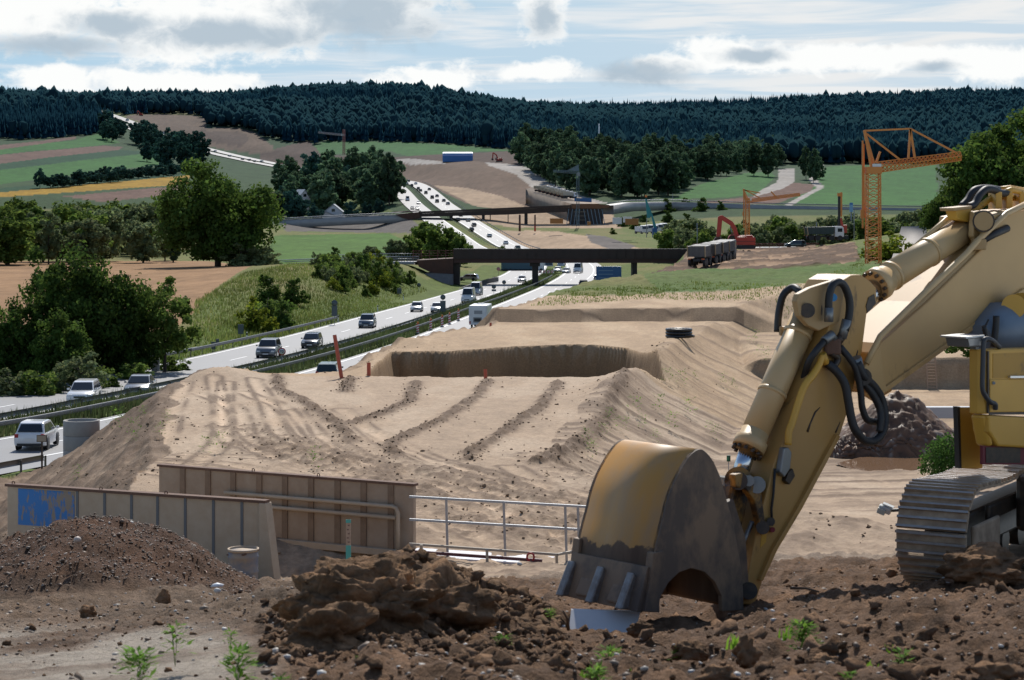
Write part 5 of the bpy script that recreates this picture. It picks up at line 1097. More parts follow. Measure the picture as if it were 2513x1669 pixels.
def make_car(k, col, name='car', label='', loc=(0, 0, 0), rz=0, group=None, cat='car', lights=True):
    p, body, cab, ws, rw, sides = car_shapes(k); t = thing(name, label, cat, loc, rz, group); pm = PAINT[col]; L, W, H, b = p['L'], p['W'], p['H'], p['belt']
    bo_ = body.build('body', pm, t, bevel=.03)
    if k != 'roadster': cab.build('cabin', pm, bo_, bevel=.04)
    ws.build('windscreen', m_glass, t)
    if k == 'roadster': MB().box((-.35, 0, .95), (.9, 1.25, .28)).build('folded_hood', m_dark, t, bevel=.1); MB().box((-.1, 0, .86), (1.5, 1.3, .06)).build('seats', m_dark, t)
    if k != 'roadster':
        rw.build('rear_window', m_glass, t)
        for q in sides: q.build('side_window', m_glass, t)
    for s in (-1, 1):
        MB().box((L/2-.10, s*W*.36, .66 if k != 'van' else .85), (.16, W*.17, .15)).build('headlight', m_hl, t, bevel=.03)
        MB().box((-L/2+.07, s*W*.42, .80 if k != 'van' else 1.0), (.14, W*.13, .2 if k != 'van' else .5)).build('tail_light', m_tl, t, bevel=.03)
        MB().box((p['xs'][0]-.25, s*(W/2+.07), b+.08), (.12, .18, .13)).build('mirror', pm if k != 'van' else m_dark, t, bevel=.03)
        for x in (L*.31, -L*.30):
            w = WA.build('wheel', m_tyre, t); w.location = (x, s*(W/2-.12), .31); WD.build('rim', m_rim, w)
            MB().lathe([(0, 0), (.385, 0), (.385, .02), (0, .02)], (x, s*(W/2-.012) if s > 0 else -W/2+.012-.0, .33), 20, Matrix.Rotation(-s*math.pi/2, 3, 'X')).build('wheel_arch', m_dark, t)
    MB().box((-L/2+.005, 0, .62 if k != 'van' else .55), (.03, .52, .12)).build('number_plate', m_plate, t); MB().box((L/2-.01, 0, .42), (.03, .52, .11)).build('number_plate', m_plate, t)
    MB().box((L/2-.02, 0, .56), (.04, W*.42, .13)).build('grille', m_dark, t, bevel=.01); MB().box((L/2-.05, 0, .33), (.1, W*.8, .10)).build('bumper', m_dark, t, bevel=.02); MB().box((-L/2+.05, 0, .34), (.1, W*.8, .12)).build('bumper', m_dark, t, bevel=.02)
    return t
def road_spot(px, py):
    """the point of the carriageway seen at an image position and the heading of the road there"""
    lo, hi = 45., 1150.
    def zr(d):
        x = (px-CX)*d/F; s = mw_s(d); p, t = mw_at(s); return p[2], t
    ds = np.exp(np.linspace(math.log(45), math.log(2050), 900)); best = None
    for d in ds:
        z, t = zr(d); y = HY-z*F/d
        if best is None or abs(y-py) < best[0]: best = (abs(y-py), d, z, t)
    _, d, z, t = best; return Vector(((px-CX)*d/F, d, z)), math.atan2(t[1], t[0])
GC = 'cars driving on the motorway'
for px, py, k, col, dirn, lab in ((92, 1096, 'hatch', 'white', 1, 'white hatchback driving away on the near carriageway by the concrete rings'), (207, 987, 'estate', 'white', -1, 'white people carrier coming towards the camera, nearest on the far carriageway'),
  (345, 968, 'sedan', 'grey', -1, 'dark grey saloon behind the white people carrier, half hidden by median grass'), (660, 876, 'suv', 'grey', -1, 'grey car beside the round speed limit sign'), (766, 853, 'estate', 'dark', -1, 'dark estate car following the grey car by the speed limit sign'),
  (902, 804, 'suv', 'bluegrey', -1, 'dark off-road car with lights on, alone in its lane before the grassy bank'), (1023, 765, 'hatch', 'silver', -1, 'silver compact car on the left lane beside the bank'), (1074, 766, 'sedan', 'silver', -1, 'silver saloon half hidden by a traffic sign back'),
  (1281, 692, 'sedan', 'white', -1, 'white car just in front of the dark bridge pier'), (1432, 706, 'suv', 'black', 1, 'black car driving away left of the big blue sign'), (1466, 691, 'hatch', 'silver', 1, 'silver car partly hidden behind the big blue sign'),
  (1224, 789, 'roadster', 'white', 1, 'white open-top car to the right of the motorhome'), (808, 934, 'estate', 'darkgreen', 1, 'dark car whose roof shows above the sand edge by the leaning red pipe')):
    l, h = road_spot(px, py); ry = math.atan2(l.y, l.x); h = ry+(h-ry)*(.38 if py > 900 else .6); make_car(k, col, 'car', lab, l, h if dirn > 0 else h+math.pi, GC)
for px, py, lab in ((1150, 742, 'white delivery van leading a second van on the far carriageway'), (1169, 724, 'silver white high van close behind the leading van')):
    l, h = road_spot(px, py); make_car('van', 'white' if px < 1160 else 'silver', 'van', lab, l, h+math.pi, 'delivery vans on the motorway', 'van')
# motorhome
l, h = road_spot(1180, 804); t = thing('motorhome', 'white motorhome driving away, seen from behind on the near carriageway', 'motorhome', l, h); m_mh = mat('motorhome_shell', (.66, .67, .68), .35, noise=(1.2, .2, (.55, .56, .57)))
MB().box((-.6, 0, 1.75), (5.4, 2.3, 2.3)).build('living_body', m_mh, t, bevel=.14); MB().prism([(1.9, -1.1, 2.0), (3.0, -1.1, 2.2), (3.0, -1.1, 2.85), (1.9, -1.1, 2.88)], (0, 2.2, 0)).build('alcove', m_mh, t, bevel=.1); MB().prism([(2, -1, .5), (3.4, -1, .5), (3.5, -1, 1.0), (2.7, -1, 1.35), (2.3, -1, 2.0), (2, -1, 2.0)], (0, 2, 0)).build('driver_cab', m_mh, t, bevel=.06)
MB().box((-3.31, 0, 2.05), (.03, 1.0, .42)).build('rear_window', mat('grey_pane', (.25, .27, .29), .15), t, bevel=.01); MB().box((-3.31, .08, 1.12), (.05, 1.05, .62)).build('bike_rack', m_fit, t, bevel=.01); MB().box((-3.34, .08, 1.12), (.05, .8, .36)).build('rack_load', m_dark, t, bevel=.05)
MB().box((-3.30, 0, .66), (.1, 2.2, .28)).build('rear_bumper', m_mh, t, bevel=.04); MB().box((-3.36, 0, .62), (.02, .52, .12)).build('number_plate', m_plate, t); MB().box((.3, 0, 2.95), (1.0, .8, .12)).build('roof_hatch', m_mh, t, bevel=.03)
for s in (-1, 1):
    MB().box((-3.33, s*1.0, .8), (.05, .16, .34)).build('tail_light', m_tl, t); MB().bar((-3.33, s*.95, 1.55), (-3.33, s*.95, 2.7), .04).build('corner_rail', m_mh, t)
    for x in (2.3, -1.6): w = WA.build('wheel', m_tyre, t); w.location = (x, s*.95, .33); WD.build('rim', m_rim, w)
# far traffic: single small meshes
def mini(k):
    p, body, cab, ws, rw, sides = car_shapes(k); v = []; f = []; mi = []
    def put(mb, i):
        n = len(v); v.extend(mb.v); f.extend([tuple(n+j for j in q) for q in mb.f]); mi.extend([i]*len(mb.f))
    put(body, 0); put(cab, 0); put(ws, 1); put(rw, 1)
    for q in sides: put(q, 1)
    for x in (p['L']*.31, -p['L']*.3):
        for s in (-1, 1): b = MB().cyl((x, s*(p['W']/2-.2), .31), (x, s*(p['W']/2), .31), .31, n=10); put(b, 2)
    b = MB().box((0, 0, .22), (p['L']*.9, p['W']*.9, .14)); put(b, 2)
    return v, f, mi
MINI = {}
def mini_car(k, col, loc, rz, label, group, name='car', cat='car'):
    if (k, col) not in MINI:
        v, f, mi = mini(k); me = bpy.data.meshes.new('car'); me.from_pydata(v, [], f)
        for m in (PAINT[col], m_glass, m_dark): me.materials.append(m)
        me.polygons.foreach_set('material_index', mi); bm = bmesh.new(); bm.from_mesh(me); bmesh.ops.recalc_face_normals(bm, faces=bm.faces); bm.to_mesh(me); bm.free(); MINI[(k, col)] = me
    o = link(name, MINI[(k, col)], None, None, label, cat, group); o.location = loc; o.rotation_euler = (0, 0, rz); return o
FARA = 'dark cars driving away beyond the second bridge'; 
rows_ = [(1002.2, 447.9), (998.4, 453.8), (1020.1, 454.3), (1010.4, 458.9), (1026.5, 467.5), (1032, 471.5), (1053.3, 468.5), (1045.1, 477.5), (1060.4, 488.7), (1072.4, 485), (1072.4, 498.4), (1089, 496.4), (1099, 503.5)]
cols_ = ['dark', 'silver', 'white', 'dark', 'black', 'dark', 'dark', 'black', 'black', 'dark', 'black', 'dark', 'grey']
def far_spot(px, py):
    q = ground(px, py, 560, 2400); p, t = mw_at(mw_s(q.y)); return Vector((q.x, q.y, p[2]+.0 if abs(q.x-p[0]) < 20 else q.z)), math.atan2(t[1], t[0])
for (px, py), c in zip(rows_, cols_):
    l, h = far_spot(px, py+1); lab = {'dark': 'tiny dark car climbing the motorway beyond the second bridge', 'black': 'tiny black car climbing the motorway beyond the second bridge', 'silver': 'silver car at the top of the column beyond the second bridge', 'white': 'white car at the top of the column beyond the second bridge', 'grey': 'grey car nearest the second bridge from behind'}[c]
    mini_car('sedan' if c != 'black' else 'suv', c, l, h, lab, FARA)
for px, py, c, lab in ((1131, 531, 'grey', 'grey car right behind the second bridge deck, topmost of its lane'), (1124, 543, 'black', 'black car under the second bridge beside a pier'), (1149, 544, 'grey', 'grey car just below the second bridge in the right lane'), (1163, 556, 'black', 'black car below the grey one in the right lane'), (1157, 567, 'dark', 'dark car between the two bridges in the left lane'), (1201, 582, 'silver', 'silver car alone midway between the two bridges'), (1241, 600, 'white', 'white car just behind the near bridge girder'), (1270, 612, 'darkgreen', 'dark green car whose roof shows over the near bridge girder')):
    l, h = far_spot(px, py+1); mini_car('sedan', c, l, h, lab, 'cars between the two bridges')
for px, py, k, c, lab in ((1000, 495, 'van', 'white', 'white van coming down past the tree clump'), (1027, 503, 'sedan', 'silver', 'silver car behind the white van past the tree clump'), (1012, 516, 'hatch', 'dark', 'dark small car left of the lane before the second bridge'), (1024, 516, 'sedan', 'grey', 'grey car before the second bridge, downhill lane')):
    l, h = far_spot(px, py); mini_car(k, c, l, h+math.pi, lab, 'cars coming down towards the second bridge')
GF = 'specks of cars on the distant hillside motorway'
for px, py, c, lab in ((528, 375, 'white', 'white speck of a car, uppermost below the hillside trees'), (564, 386, 'silver', 'distant car on the hillside motorway'), (595, 394, 'dark', 'distant dark car on the hillside motorway'), (612, 396, 'dark', 'distant dark car on the hillside motorway'), (625, 399, 'dark', 'distant dark car on the hillside motorway'), (642, 400, 'white', 'distant white car amid the hillside traffic'), (688, 407, 'red', 'distant red car on the hillside motorway'), (704, 417, 'white', 'distant white car on the lower hillside lane'), (755, 415, 'silver', 'distant car nearest the tree clump on the hillside motorway'),
   (312, 301, 'white', 'white speck of a car high in the forest cutting'), (330, 308, 'silver', 'silver speck of a car high in the forest cutting'), (402, 334, 'white', 'white speck of a car between two dark hillside trees'), (412, 340, 'silver', 'silver speck of a car between two dark hillside trees')):
    l, h = far_spot(px, py); l.z += .3; mini_car('van' if px in (402, 312) else 'sedan', c, l, h, lab, GF)
# ------------------------------------------------------------------ roadside furniture
m_rail = mat('guard_rail_steel', (.20, .205, .21), .5, .55, noise=(2, .4, (.13, .13, .13))); m_post = mat('rail_post', (.12, .12, .12), .6, .4)
def guardrail(Y0, Y1, off, side, label, step=4., name='guard_rail', zoff=0., sh=1):
    s0, s1 = mw_s(Y0), mw_s(Y1); S = np.arange(s0, s1, 2.); p0, t0 = mw_at((s0+s1)/2); base = Vector((p0[0]+t0[1]*off, p0[1]-t0[0]*off, p0[2]))
    t = thing(name, label, 'guard rail', base, 0, 'guard rails along the motorway'); prof = [(0, .75), (.06, .72), (.02, .62), (.06, .53), (0, .45)]; V = []
    for s in S:
        p, q = mw_at(s)
        for o, z in prof: V.append((p[0]+q[1]*(off+o*side)-base.x, p[1]-q[0]*(off+o*side)-base.y, p[2]+z+zoff-base.z))
    n = len(prof); Q = [(i*n+k, i*n+k+1, (i+1)*n+k+1, (i+1)*n+k) for i in range(len(S)-1) for k in range(n-1)]
    link('rail', npmesh('rail', V, Q, m_rail, None, True), t)
    pm = MB().box((0, 0, .2), (.10, .06, 1.0)).build('post', m_post, t); first = True
    for s in np.arange(s0, s1, max(step, (s1-s0)/98)):
        p, q = mw_at(s); l = Vector((p[0]+q[1]*(off-.05*side), p[1]-q[0]*(off-.05*side), p[2]+zoff))-base
        o = pm if first else pm.copy()
        if not first: C.objects.link(o)
        o.location = l; o.rotation_euler = (0, 0, math.atan2(q[1], q[0])); first = False
guardrail(62, 190, -12.9, 1, 'steel guard rail along the far carriageway below the big dark trees'); guardrail(186, 262, -12.7, 1, 'guard rail with visible posts along the verge below the yellowish bush')
guardrail(58, 330, -1.5, -1, 'median guard rail facing the far carriageway'); guardrail(56, 470, 1.3, 1, 'median guard rail facing the near carriageway with the striped beacons'); guardrail(60, 103, 13.3, -1, 'short guard rail beside the near lane at the lower left', 2.)
guardrail(700, 1250, 13.2, -1, 'distant guard rail along the right of the motorway between the bridges', 6., zoff=.2); guardrail(690, 1250, 0, 1, 'distant median guard rail beyond the near bridge', 6., zoff=.2)
m_sback = mat('sign_back_grey', (.10, .12, .13), .5, .2); m_signred = mat('sign_red', (.5, .03, .03), .4); m_signwhite = mat('sign_white', (.75, .75, .73), .4); m_signblk = mat('sign_black', (.02, .02, .02), .5); m_signblue = mat('sign_blue', (.02, .095, .26), .35); m_galv2 = mat('sign_post', (.25, .26, .27), .5, .5)
def spot(px, py, d=None):
    if d is None:
        q = ground(px, py, 60, 1200); return q
    x = (px-CX)*d/F; return Vector((x, d, (HY-py)*d/F))
def sign(px, py_base, shapes, label, d=None, group='sign backs beside the motorway', post_top=None, mats=None):
    b = spot(px, py_base, d); s = F/b.y; t = thing('traffic_sign', label, 'traffic sign', b, 0, group); top = 0
    for sh in shapes:
        kind, x, y, w, h = sh[:5]; m = sh[5] if len(sh) > 5 else m_sback; z = (py_base-y)/s; X = (x-px)/s
        if kind == 'disc': MB().lathe([(0, -.02), (w/s/2, -.02), (w/s/2, .02), (0, .02)], (X, -.06, z), 24, Matrix.Rotation(math.pi/2, 3, 'X')).build('disc', m, t)
        else: MB().box((X, -.06, z), (w/s, .04, h/s)).build('panel', m, t, bevel=.01)
        top = max(top, z)
    MB().cyl((0, 0, -.5), (0, 0, top), .035, n=8).build('pole', m_galv2, t); return t, s
sign(821, 800, [('disc', 821, 744, 15, 15), ('rect', 821, 763, 14, 26)], 'sign back of a disc above a tall panel, on the verge before the grassy bank'); sign(591, 832, [('rect', 591, 808, 14, 24)], 'single dark panel sign back left of the yellowish bush'); sign(526, 862, [('rect', 524, 848, 11, 18), ('rect', 534, 840, 8, 16)], 'pair of small panel sign backs behind the guard rail end')
sign(1087, 778, [('disc', 1087, 730, 13, 13), ('rect', 1087, 752, 13.5, 27)], 'sign back of a disc over a tall panel in the median before the silver saloon'); sign(1212, 722, [('disc', 1212, 704, 11, 11), ('rect', 1212, 713, 11, 5)], 'sign back of a disc with a small plate in the median'); sign(1237, 714, [('disc', 1237, 693, 10, 10)], 'single disc sign back in the median near the bridge')
sign(1028, 716, [('disc', 1028, 700, 10, 10)], 'single disc sign back on the bank beside the bridge abutment'); sign(980, 728, [('rect', 980, 714, 11, 14)], 'small panel sign back on the bank left of the disc sign'); sign(1223, 672, [('disc', 1223, 660, 9, 9, mat('sign_pink', (.45, .2, .2), .5))], 'round reddish sign beyond the near bridge', 470)
# speed limit sign
t, s = sign(692, 906, [('disc', 692, 863, 19, 19, m_signred)], 'round red and white speed limit sign reading 80 in the median grass', group=None)
zc80 = (906-863)/s; MB().lathe([(0, -.005), (7.0/s, -.005), (7.0/s, .005), (0, .005)], (0, -.088, zc80), 24, Matrix.Rotation(math.pi/2, 3, 'X')).build('face', m_signwhite, t)
fc_ = bpy.data.curves.new('numerals', 'FONT'); fc_.body = '80'; fc_.size = 9.5/s; fc_.align_x = 'CENTER'; fc_.align_y = 'CENTER'; fc_.extrude = .003; fc_.offset = .008
fo = bpy.data.objects.new('numerals', fc_); me = bpy.data.meshes.new_from_object(fo); bpy.data.objects.remove(fo); me.materials.append(m_signblk); o = link('numerals', me, t); o.location = (0, -.098, zc80); o.rotation_euler = (math.pi/2, 0, 0)
# small board by the hatchback
b = P(103, 1150, 92); t = thing('notice_board', 'small tan framed board on a post before the white hatchback', 'sign', b); s = F/92; z = (1150-1076)/s
MB().box((0, -.03, z), (25/s, .03, 17/s)).build('frame', mat('dark_wood', (.09, .06, .04), .8), t); MB().box((0, -.05, z), (22/s, .02, 14/s)).build('face', mat('tan_board', (.42, .34, .25), .8), t); MB().box((0, 0, z/2-.3), (.08, .05, z+.6)).build('post', bpy.data.materials['dark_wood'], t)
# big blue direction sign and small one
d = 405; b = P(1494, 716, d); t = thing('direction_sign', 'large blank blue motorway sign standing before the bridge', 'traffic sign', b); s = F/d
MB().box((0, 0, (716-681)/s), (62/s, .12, 55/s)).build('panel', m_signblue, t, bevel=.02); mw_ = mat('sign_edge', (.13, .22, .36), .4)
for y in (664, 673, 682, 690): MB().box((-.6, -.065, (716-y)/s), (36/s, .01, 2.2/s)).build('line', mw_, t)
for x in (-22, 22): MB().bar((x/s, .15, -1), (x/s, .15, (716-655)/s), .2).build('post', m_galv2, t)
d = 285; b = P(1299, 770, d); t = thing('distance_sign', 'small blue sign beside the near carriageway', 'traffic sign', b); s = F/d
MB().box((0, 0, (770-752)/s), (12.5/s, .06, 19/s)).build('panel', m_signblue, t); MB().cyl((0, .06, -.4), (0, .06, (770-745)/s), .04, n=8).build('post', m_galv2, t)
for y in (747, 755): MB().box((0, -.035, (770-y)/s), (8/s, .01, 2.4/s)).build('text_line', m_signwhite, t)
# striped beacons
m_or = mat('orange_lamp', (.75, .22, .02), .3)
GB = 'striped warning beacons along the median'
for i, (px, py, lab) in enumerate(((1025, 820, 'striped beacon nearest to the camera beside the median rail'), (1057, 811, 'second striped beacon from the near end of the row'), (1085, 803, 'middle striped beacon of the five'), (1103, 796, 'fourth striped beacon counted from the near end'), (1125, 788, 'striped beacon farthest from the camera, beside the motorhome'))):
    l, h = road_spot(px, py); s = F/l.y; H_ = 27/s; t = thing('warning_beacon', lab, 'beacon', l, 0, GB); MB().box((0, 0, H_*.52), (.30, .04, H_*.9)).build('board', m_signwhite, t)
    for k in range(4):
        z = H_*(.14+k*.22); MB().prism([(-.15, -.026, z), (.15, -.026, z+.13), (.15, -.026, z+.13+H_*.11), (-.15, -.026, z+H_*.11)], (0, .004, 0)).build('stripe', m_signred, t)
    MB().cyl((0, 0, H_*.98), (0, 0, H_*1.12), .10, n=12).build('lamp', m_or, t); MB().box((0, 0, .05), (.5, .35, .1)).build('foot', m_dark, t)
# delineators, cabinet
GD = 'roadside delineator posts'
for px, py, lab in ((927, 765, 'delineator post on the verge below the bushy bank'), (990, 737, 'delineator post nearer the bridge on the bank side'), (830, 792, 'delineator post beside the tall sign back'), (606, 838, 'delineator post behind the guard rail by the bush')):
    b = spot(px, py); t = thing('delineator_post', lab, 'road post', b, 0, GD); MB().box((0, 0, .5), (.14, .1, 1.0)).build('shaft', m_signwhite, t); MB().box((0, 0, .8), (.145, .105, .22)).build('band', m_signblk, t)
b = spot(382, 915); t = thing('switch_cabinet', 'pale grey electrical cabinet behind the far guard rail', 'cabinet', b); MB().box((0, 0, .55), (.62, .4, 1.1)).build('housing', mat('cabinet_grey', (.5, .52, .52), .5), t, bevel=.02); MB().box((0, 0, 1.13), (.7, .48, .06)).build('roof', m_signwhite, t); MB().box((0, -.205, .55), (.5, .01, .9)).build('door', bpy.data.materials['cabinet_grey'], t)
# ------------------------------------------------------------------ things on the fill
m_conc = mat('shaft_concrete', (.36, .345, .32), .85, noise=(2.5, .4, (.27, .255, .235)), bump=(14, .2, .02))
x = (200-CX)*94/F; zb = (HY-1140)*94/F
for i, (z0, z1, lab) in enumerate(((zb-.6, (HY-1103)*94/F, 'bottom concrete shaft ring of the stack, sunk in the embankment slope'), ((HY-1103)*94/F+.01, (HY-1068)*94/F, 'middle concrete shaft ring of the stack'), ((HY-1068)*94/F+.01, (HY-1031)*94/F, 'top concrete shaft ring of the stack beside the near carriageway'))):
    h_ = z1-z0; o = MB().lathe([(.74, 0), (.845, 0), (.85, .01), (.85, h_-.01), (.845, h_), (.74, h_), (.74, 0)], n=48).build('concrete_ring', m_conc, label=lab, cat='pipe ring', group='stacked concrete shaft rings'); o.location = (x, 94, z0)
m_redpipe = mat('orange_red_pipe', (.42, .085, .045), .5, noise=(3, .4, (.33, .07, .045)))
GR = 'orange red pipes standing in the fill'
def pipe(a, b, r, lab):
    mb = MB(); mb.tube([a, b], r, 14, False); mb.tube([b, a], r*.88, 14, False); mb.build('standing_pipe', m_redpipe, origin=a, label=lab, cat='pipe', group=GR)
pipe(P(839, 932, 95.5), P(821, 822, 95.5), .095, 'tall leaning red pipe at the left end of the platform edge'); pipe(P(905, 922, 97), P(905, 890, 97), .095, 'short red pipe at the left end of the pit'); pipe(P(1192, 940, 95.2), P(1191, 906, 95.2), .085, 'short red pipe with a jagged tip before the middle of the pit'); pipe(P(1204, 806, 140), P(1204, 792, 140), .08, 'red stub in the sand beside the motorhome')
q = ground(1666, 830, 60, 200); m_cor = mat('black_corrugated_plastic', (.012, .012, .013), .35)
t = thing('pipe_coil', 'coil of black corrugated drain pipe lying on the second sand platform', 'pipe coil', q)
for k in range(3):
    z = .11+k*.19; MB().tube([(math.cos(a/20*math.pi)*.72, math.sin(a/20*math.pi)*.72, z) for a in range(41)], [.105 if a % 2 else .092 for a in range(41)], 10, False).build('turn', m_cor, t)
MB().tube([(.3, -.7, .2), (.7, -.6, .16), (.86, -.3, .12)], .09, 10).build('loose_end', m_cor, t)
b = P(1788, 1160, 72); t = thing('level_marker', 'small dark green marker box on a thin rod beyond the bucket linkage', 'marker', b); s = F/72
MB().box((0, 0, 35/s), (9/s, .08, 15/s)).build('box', mat('dark_green_box', (.01, .07, .04), .4), t); MB().cyl((0, 0, -.3), (0, 0, 28/s), .012, n=6).build('rod', m_galv2, t); MB().box((-2.2/s, -.045, 35/s), (3/s, .01, 8/s)).build('face', mat('bright_green', (.03, .25, .12), .4), t)
# ladder at the trench wall and dark gravel heap on the right
q = ground(2290, 956, 60, 160); dL = 123.6; t = thing('ladder', 'wooden site ladder leaning in the trench behind the boom', 'ladder', P(2288, 956, dL-.6)); s = F/dL; m_wood = mat('site_wood', (.36, .25, .17), .8)
for x in (-11/s, 11/s): MB().bar((x, 0, 0), (x, .5, 80/s), .07).build('rail', m_wood, t)
for k in range(11): z = (5+k*7)/s; MB().bar((-11/s, .5*z/(80/s), z), (11/s, .5*z/(80/s), z), .05).build('rung', m_wood, t)
V, Fc = ico(6, .16, 44, (1, 1, 1), 1.5); V[:, 2] = np.maximum(V[:, 2], -.25)
hx = P(2215, 1100, 82); n = fbm(V[:, 0]*20, V[:, 1]*20+V[:, 2]*23, 3, 7); prof = np.clip(1-np.hypot(V[:, 0], V[:, 1]), 0, 1)
V2 = V*np.array((3.5, 2.6, 0)); V2[:, 2] = np.where(V[:, 2] > 0, 2.9*prof**.8, -1)+.17*n+.25*fbm(V2[:, 0], V2[:, 1], 3, 4)
col = np.where((n > .40)[:, None], np.array((.26, .21, .17)), np.array((.13, .066, .034))*(1+.8*n)[:, None])
o = link('gravel_heap', npmesh('gravel_heap', V2, Fc, m_stone, np.clip(col, .01, .7), True), label='dark brown gravel heap behind the hanging hoses, by the puddle', cat='gravel heap'); o.location = (hx.x, 83, zt1(hx.x, 83)-.15)
# second small heap left of it, concrete edge, puddle, scrub
pz = (HY-1148)*70/F; xx = [(2040, 1140), (2110, 1128), (2200, 1126), (2268, 1130), (2275, 1150), (2230, 1162), (2150, 1160), (2090, 1158)]
def flat(poly, d0=None):
    out = []
    for x, y in poly: q = ground(x, y, 40, 200); out.append(q)
    return out
pl = flat([(2050, 1142), (2110, 1130), (2200, 1128), (2262, 1131), (2270, 1148), (2225, 1160), (2150, 1158), (2090, 1154)]); zz = min(p.z for p in pl)+.14
m_pud = mat('muddy_water', (.22, .13, .075), .08, spec=.5); o = link('puddle', npmesh('puddle', [(p.x, p.y, zz) for p in pl], [tuple(range(8))], m_pud), kind='structure')
o = MB().box((0, 0, 0), (2.2, .5, .5)).build('concrete_block', mat('wet_concrete', (.42, .43, .45), .4), label='pale concrete block behind the dark gravel heap', cat='concrete block', bevel=.02); o.location = P(2320, 1012, 88)
m_scrub = leafmat('scrub_leaf', (.06, .135, .03), .4, .2)
def blob_leaves(name, rx, ry, rz_, n, seed, size, m, z0=0.):
    r = np.random.default_rng(seed); u = r.normal(size=(n, 3)); u /= np.linalg.norm(u, axis=1)[:, None]; q = r.random(n)**.35
    c = u*q[:, None]*np.array((rx, ry, rz_))*(1+.25*fbm(u[:, 0]*2.5+seed, u[:, 1]*2.5+u[:, 2]*2, 3, seed))[:, None]; c[:, 2] = np.abs(c[:, 2])*1.0+z0
    a = r.normal(size=(n, 3)); a /= np.linalg.norm(a, axis=1)[:, None]; b = np.cross(a, r.normal(size=(n, 3))); b /= np.linalg.norm(b, axis=1)[:, None]
    sz = size*r.uniform(.6, 1.4, n)[:, None]; V = np.stack([c-a*sz, c+b*sz*.6, c+a*sz, c-b*sz*.6], 1).reshape(-1, 3)
    k = np.repeat(r.uniform(.6, 1.35, n), 4)[:, None]*np.ones(3); return npmesh(name, V, np.arange(4*n).reshape(-1, 4), m, k)
t = thing('scrub', 'green leafy scrub left of the excavator rubber edge above the puddle', 'bush', P(2330, 1165, 62)); link('foliage', blob_leaves('foliage', .95, .8, 1.25, 3500, 5, .05, m_scrub), t); MB().tube([(0, 0, -.3), (.1, 0, .6), (.25, 0, 1)], .03, 5).build('stem', m_twig, t)
# ================================================================== bridges
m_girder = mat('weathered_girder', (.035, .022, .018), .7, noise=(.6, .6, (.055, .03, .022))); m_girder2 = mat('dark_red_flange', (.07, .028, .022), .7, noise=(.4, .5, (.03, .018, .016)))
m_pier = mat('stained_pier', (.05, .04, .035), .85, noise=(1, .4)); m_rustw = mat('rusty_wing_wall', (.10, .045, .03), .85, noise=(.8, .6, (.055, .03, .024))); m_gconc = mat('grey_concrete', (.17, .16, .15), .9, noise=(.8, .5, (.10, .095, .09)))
m_deck = mat('pale_deck', (.42, .41, .4), .6); m_redrail = mat('red_primer_rail', (.17, .05, .045), .6); m_gal3 = mat('dull_rail', (.20, .22, .24), .5, .3)
d1 = 425.
def Q(px, py, d=d1): return P(px, py, d)
br = thing('bridge', 'dark rusty girder bridge crossing the motorway nearest to the camera', 'bridge', Q(1313, 700)); o_ = br.location
def bpart(mb, nm, m, par=None, bevel=0): return mb.build(nm, m, par or br, o_, bevel)
zt_, zm_, zb_ = Q(0, 612).z, Q(0, 635.5).z, Q(0, 645.5).z
def wide(px0, px1, z0, z1, y0, y1, mb=None):
    mb = mb or MB(); x0 = (px0-CX)*d1/F; x1 = (px1-CX)*d1/F; mb.box(((x0+x1)/2, d1+(y0+y1)/2, (z0+z1)/2), (x1-x0, y1-y0, z1-z0)); return mb
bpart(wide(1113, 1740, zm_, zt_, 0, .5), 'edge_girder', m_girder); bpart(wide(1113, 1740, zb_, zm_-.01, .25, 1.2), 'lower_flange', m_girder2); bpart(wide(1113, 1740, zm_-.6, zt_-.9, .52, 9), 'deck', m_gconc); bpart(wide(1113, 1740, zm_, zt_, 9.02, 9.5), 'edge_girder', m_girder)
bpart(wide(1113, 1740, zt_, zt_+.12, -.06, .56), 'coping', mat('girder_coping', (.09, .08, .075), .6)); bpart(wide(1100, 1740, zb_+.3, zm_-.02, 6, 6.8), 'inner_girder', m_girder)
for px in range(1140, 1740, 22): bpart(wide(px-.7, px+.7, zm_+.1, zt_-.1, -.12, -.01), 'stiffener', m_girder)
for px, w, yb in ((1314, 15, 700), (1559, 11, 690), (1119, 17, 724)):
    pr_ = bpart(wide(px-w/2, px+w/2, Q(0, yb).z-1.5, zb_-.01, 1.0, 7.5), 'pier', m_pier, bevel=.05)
    if px < 1500 and px > 1200: bpart(wide(px-w/2-6, px+w/2+4, zb_-.75, zb_-.02, .9, 7.6), 'pier_head', m_pier, pr_)
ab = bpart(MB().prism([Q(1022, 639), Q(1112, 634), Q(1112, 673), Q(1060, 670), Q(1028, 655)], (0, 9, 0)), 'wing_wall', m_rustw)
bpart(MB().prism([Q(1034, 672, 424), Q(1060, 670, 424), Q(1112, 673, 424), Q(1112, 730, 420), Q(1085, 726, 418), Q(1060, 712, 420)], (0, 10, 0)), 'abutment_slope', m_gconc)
for y in (615, 621, 627): bpart(MB().bar(Q(1012, y+1, d1+.3), Q(1114, y, d1+.3), .09), 'red_rail', m_redrail)
for px in (1014, 1034, 1054, 1074, 1094, 1112): bpart(MB().bar(Q(px, 613, d1+.3), Q(px, 636, d1+.3), .10), 'rail_post', m_redrail)
for px in range(1720, 2010, 24): bpart(MB().bar(Q(px, 596, d1+.2), Q(px, 610, d1+.2), .1), 'rail_post', m_redrail)
for y in (598, 602): bpart(MB().bar(Q(1700, y+1, d1+.2), Q(2010, y-1, d1+.2), .12, .16), 'red_rail', m_redrail)
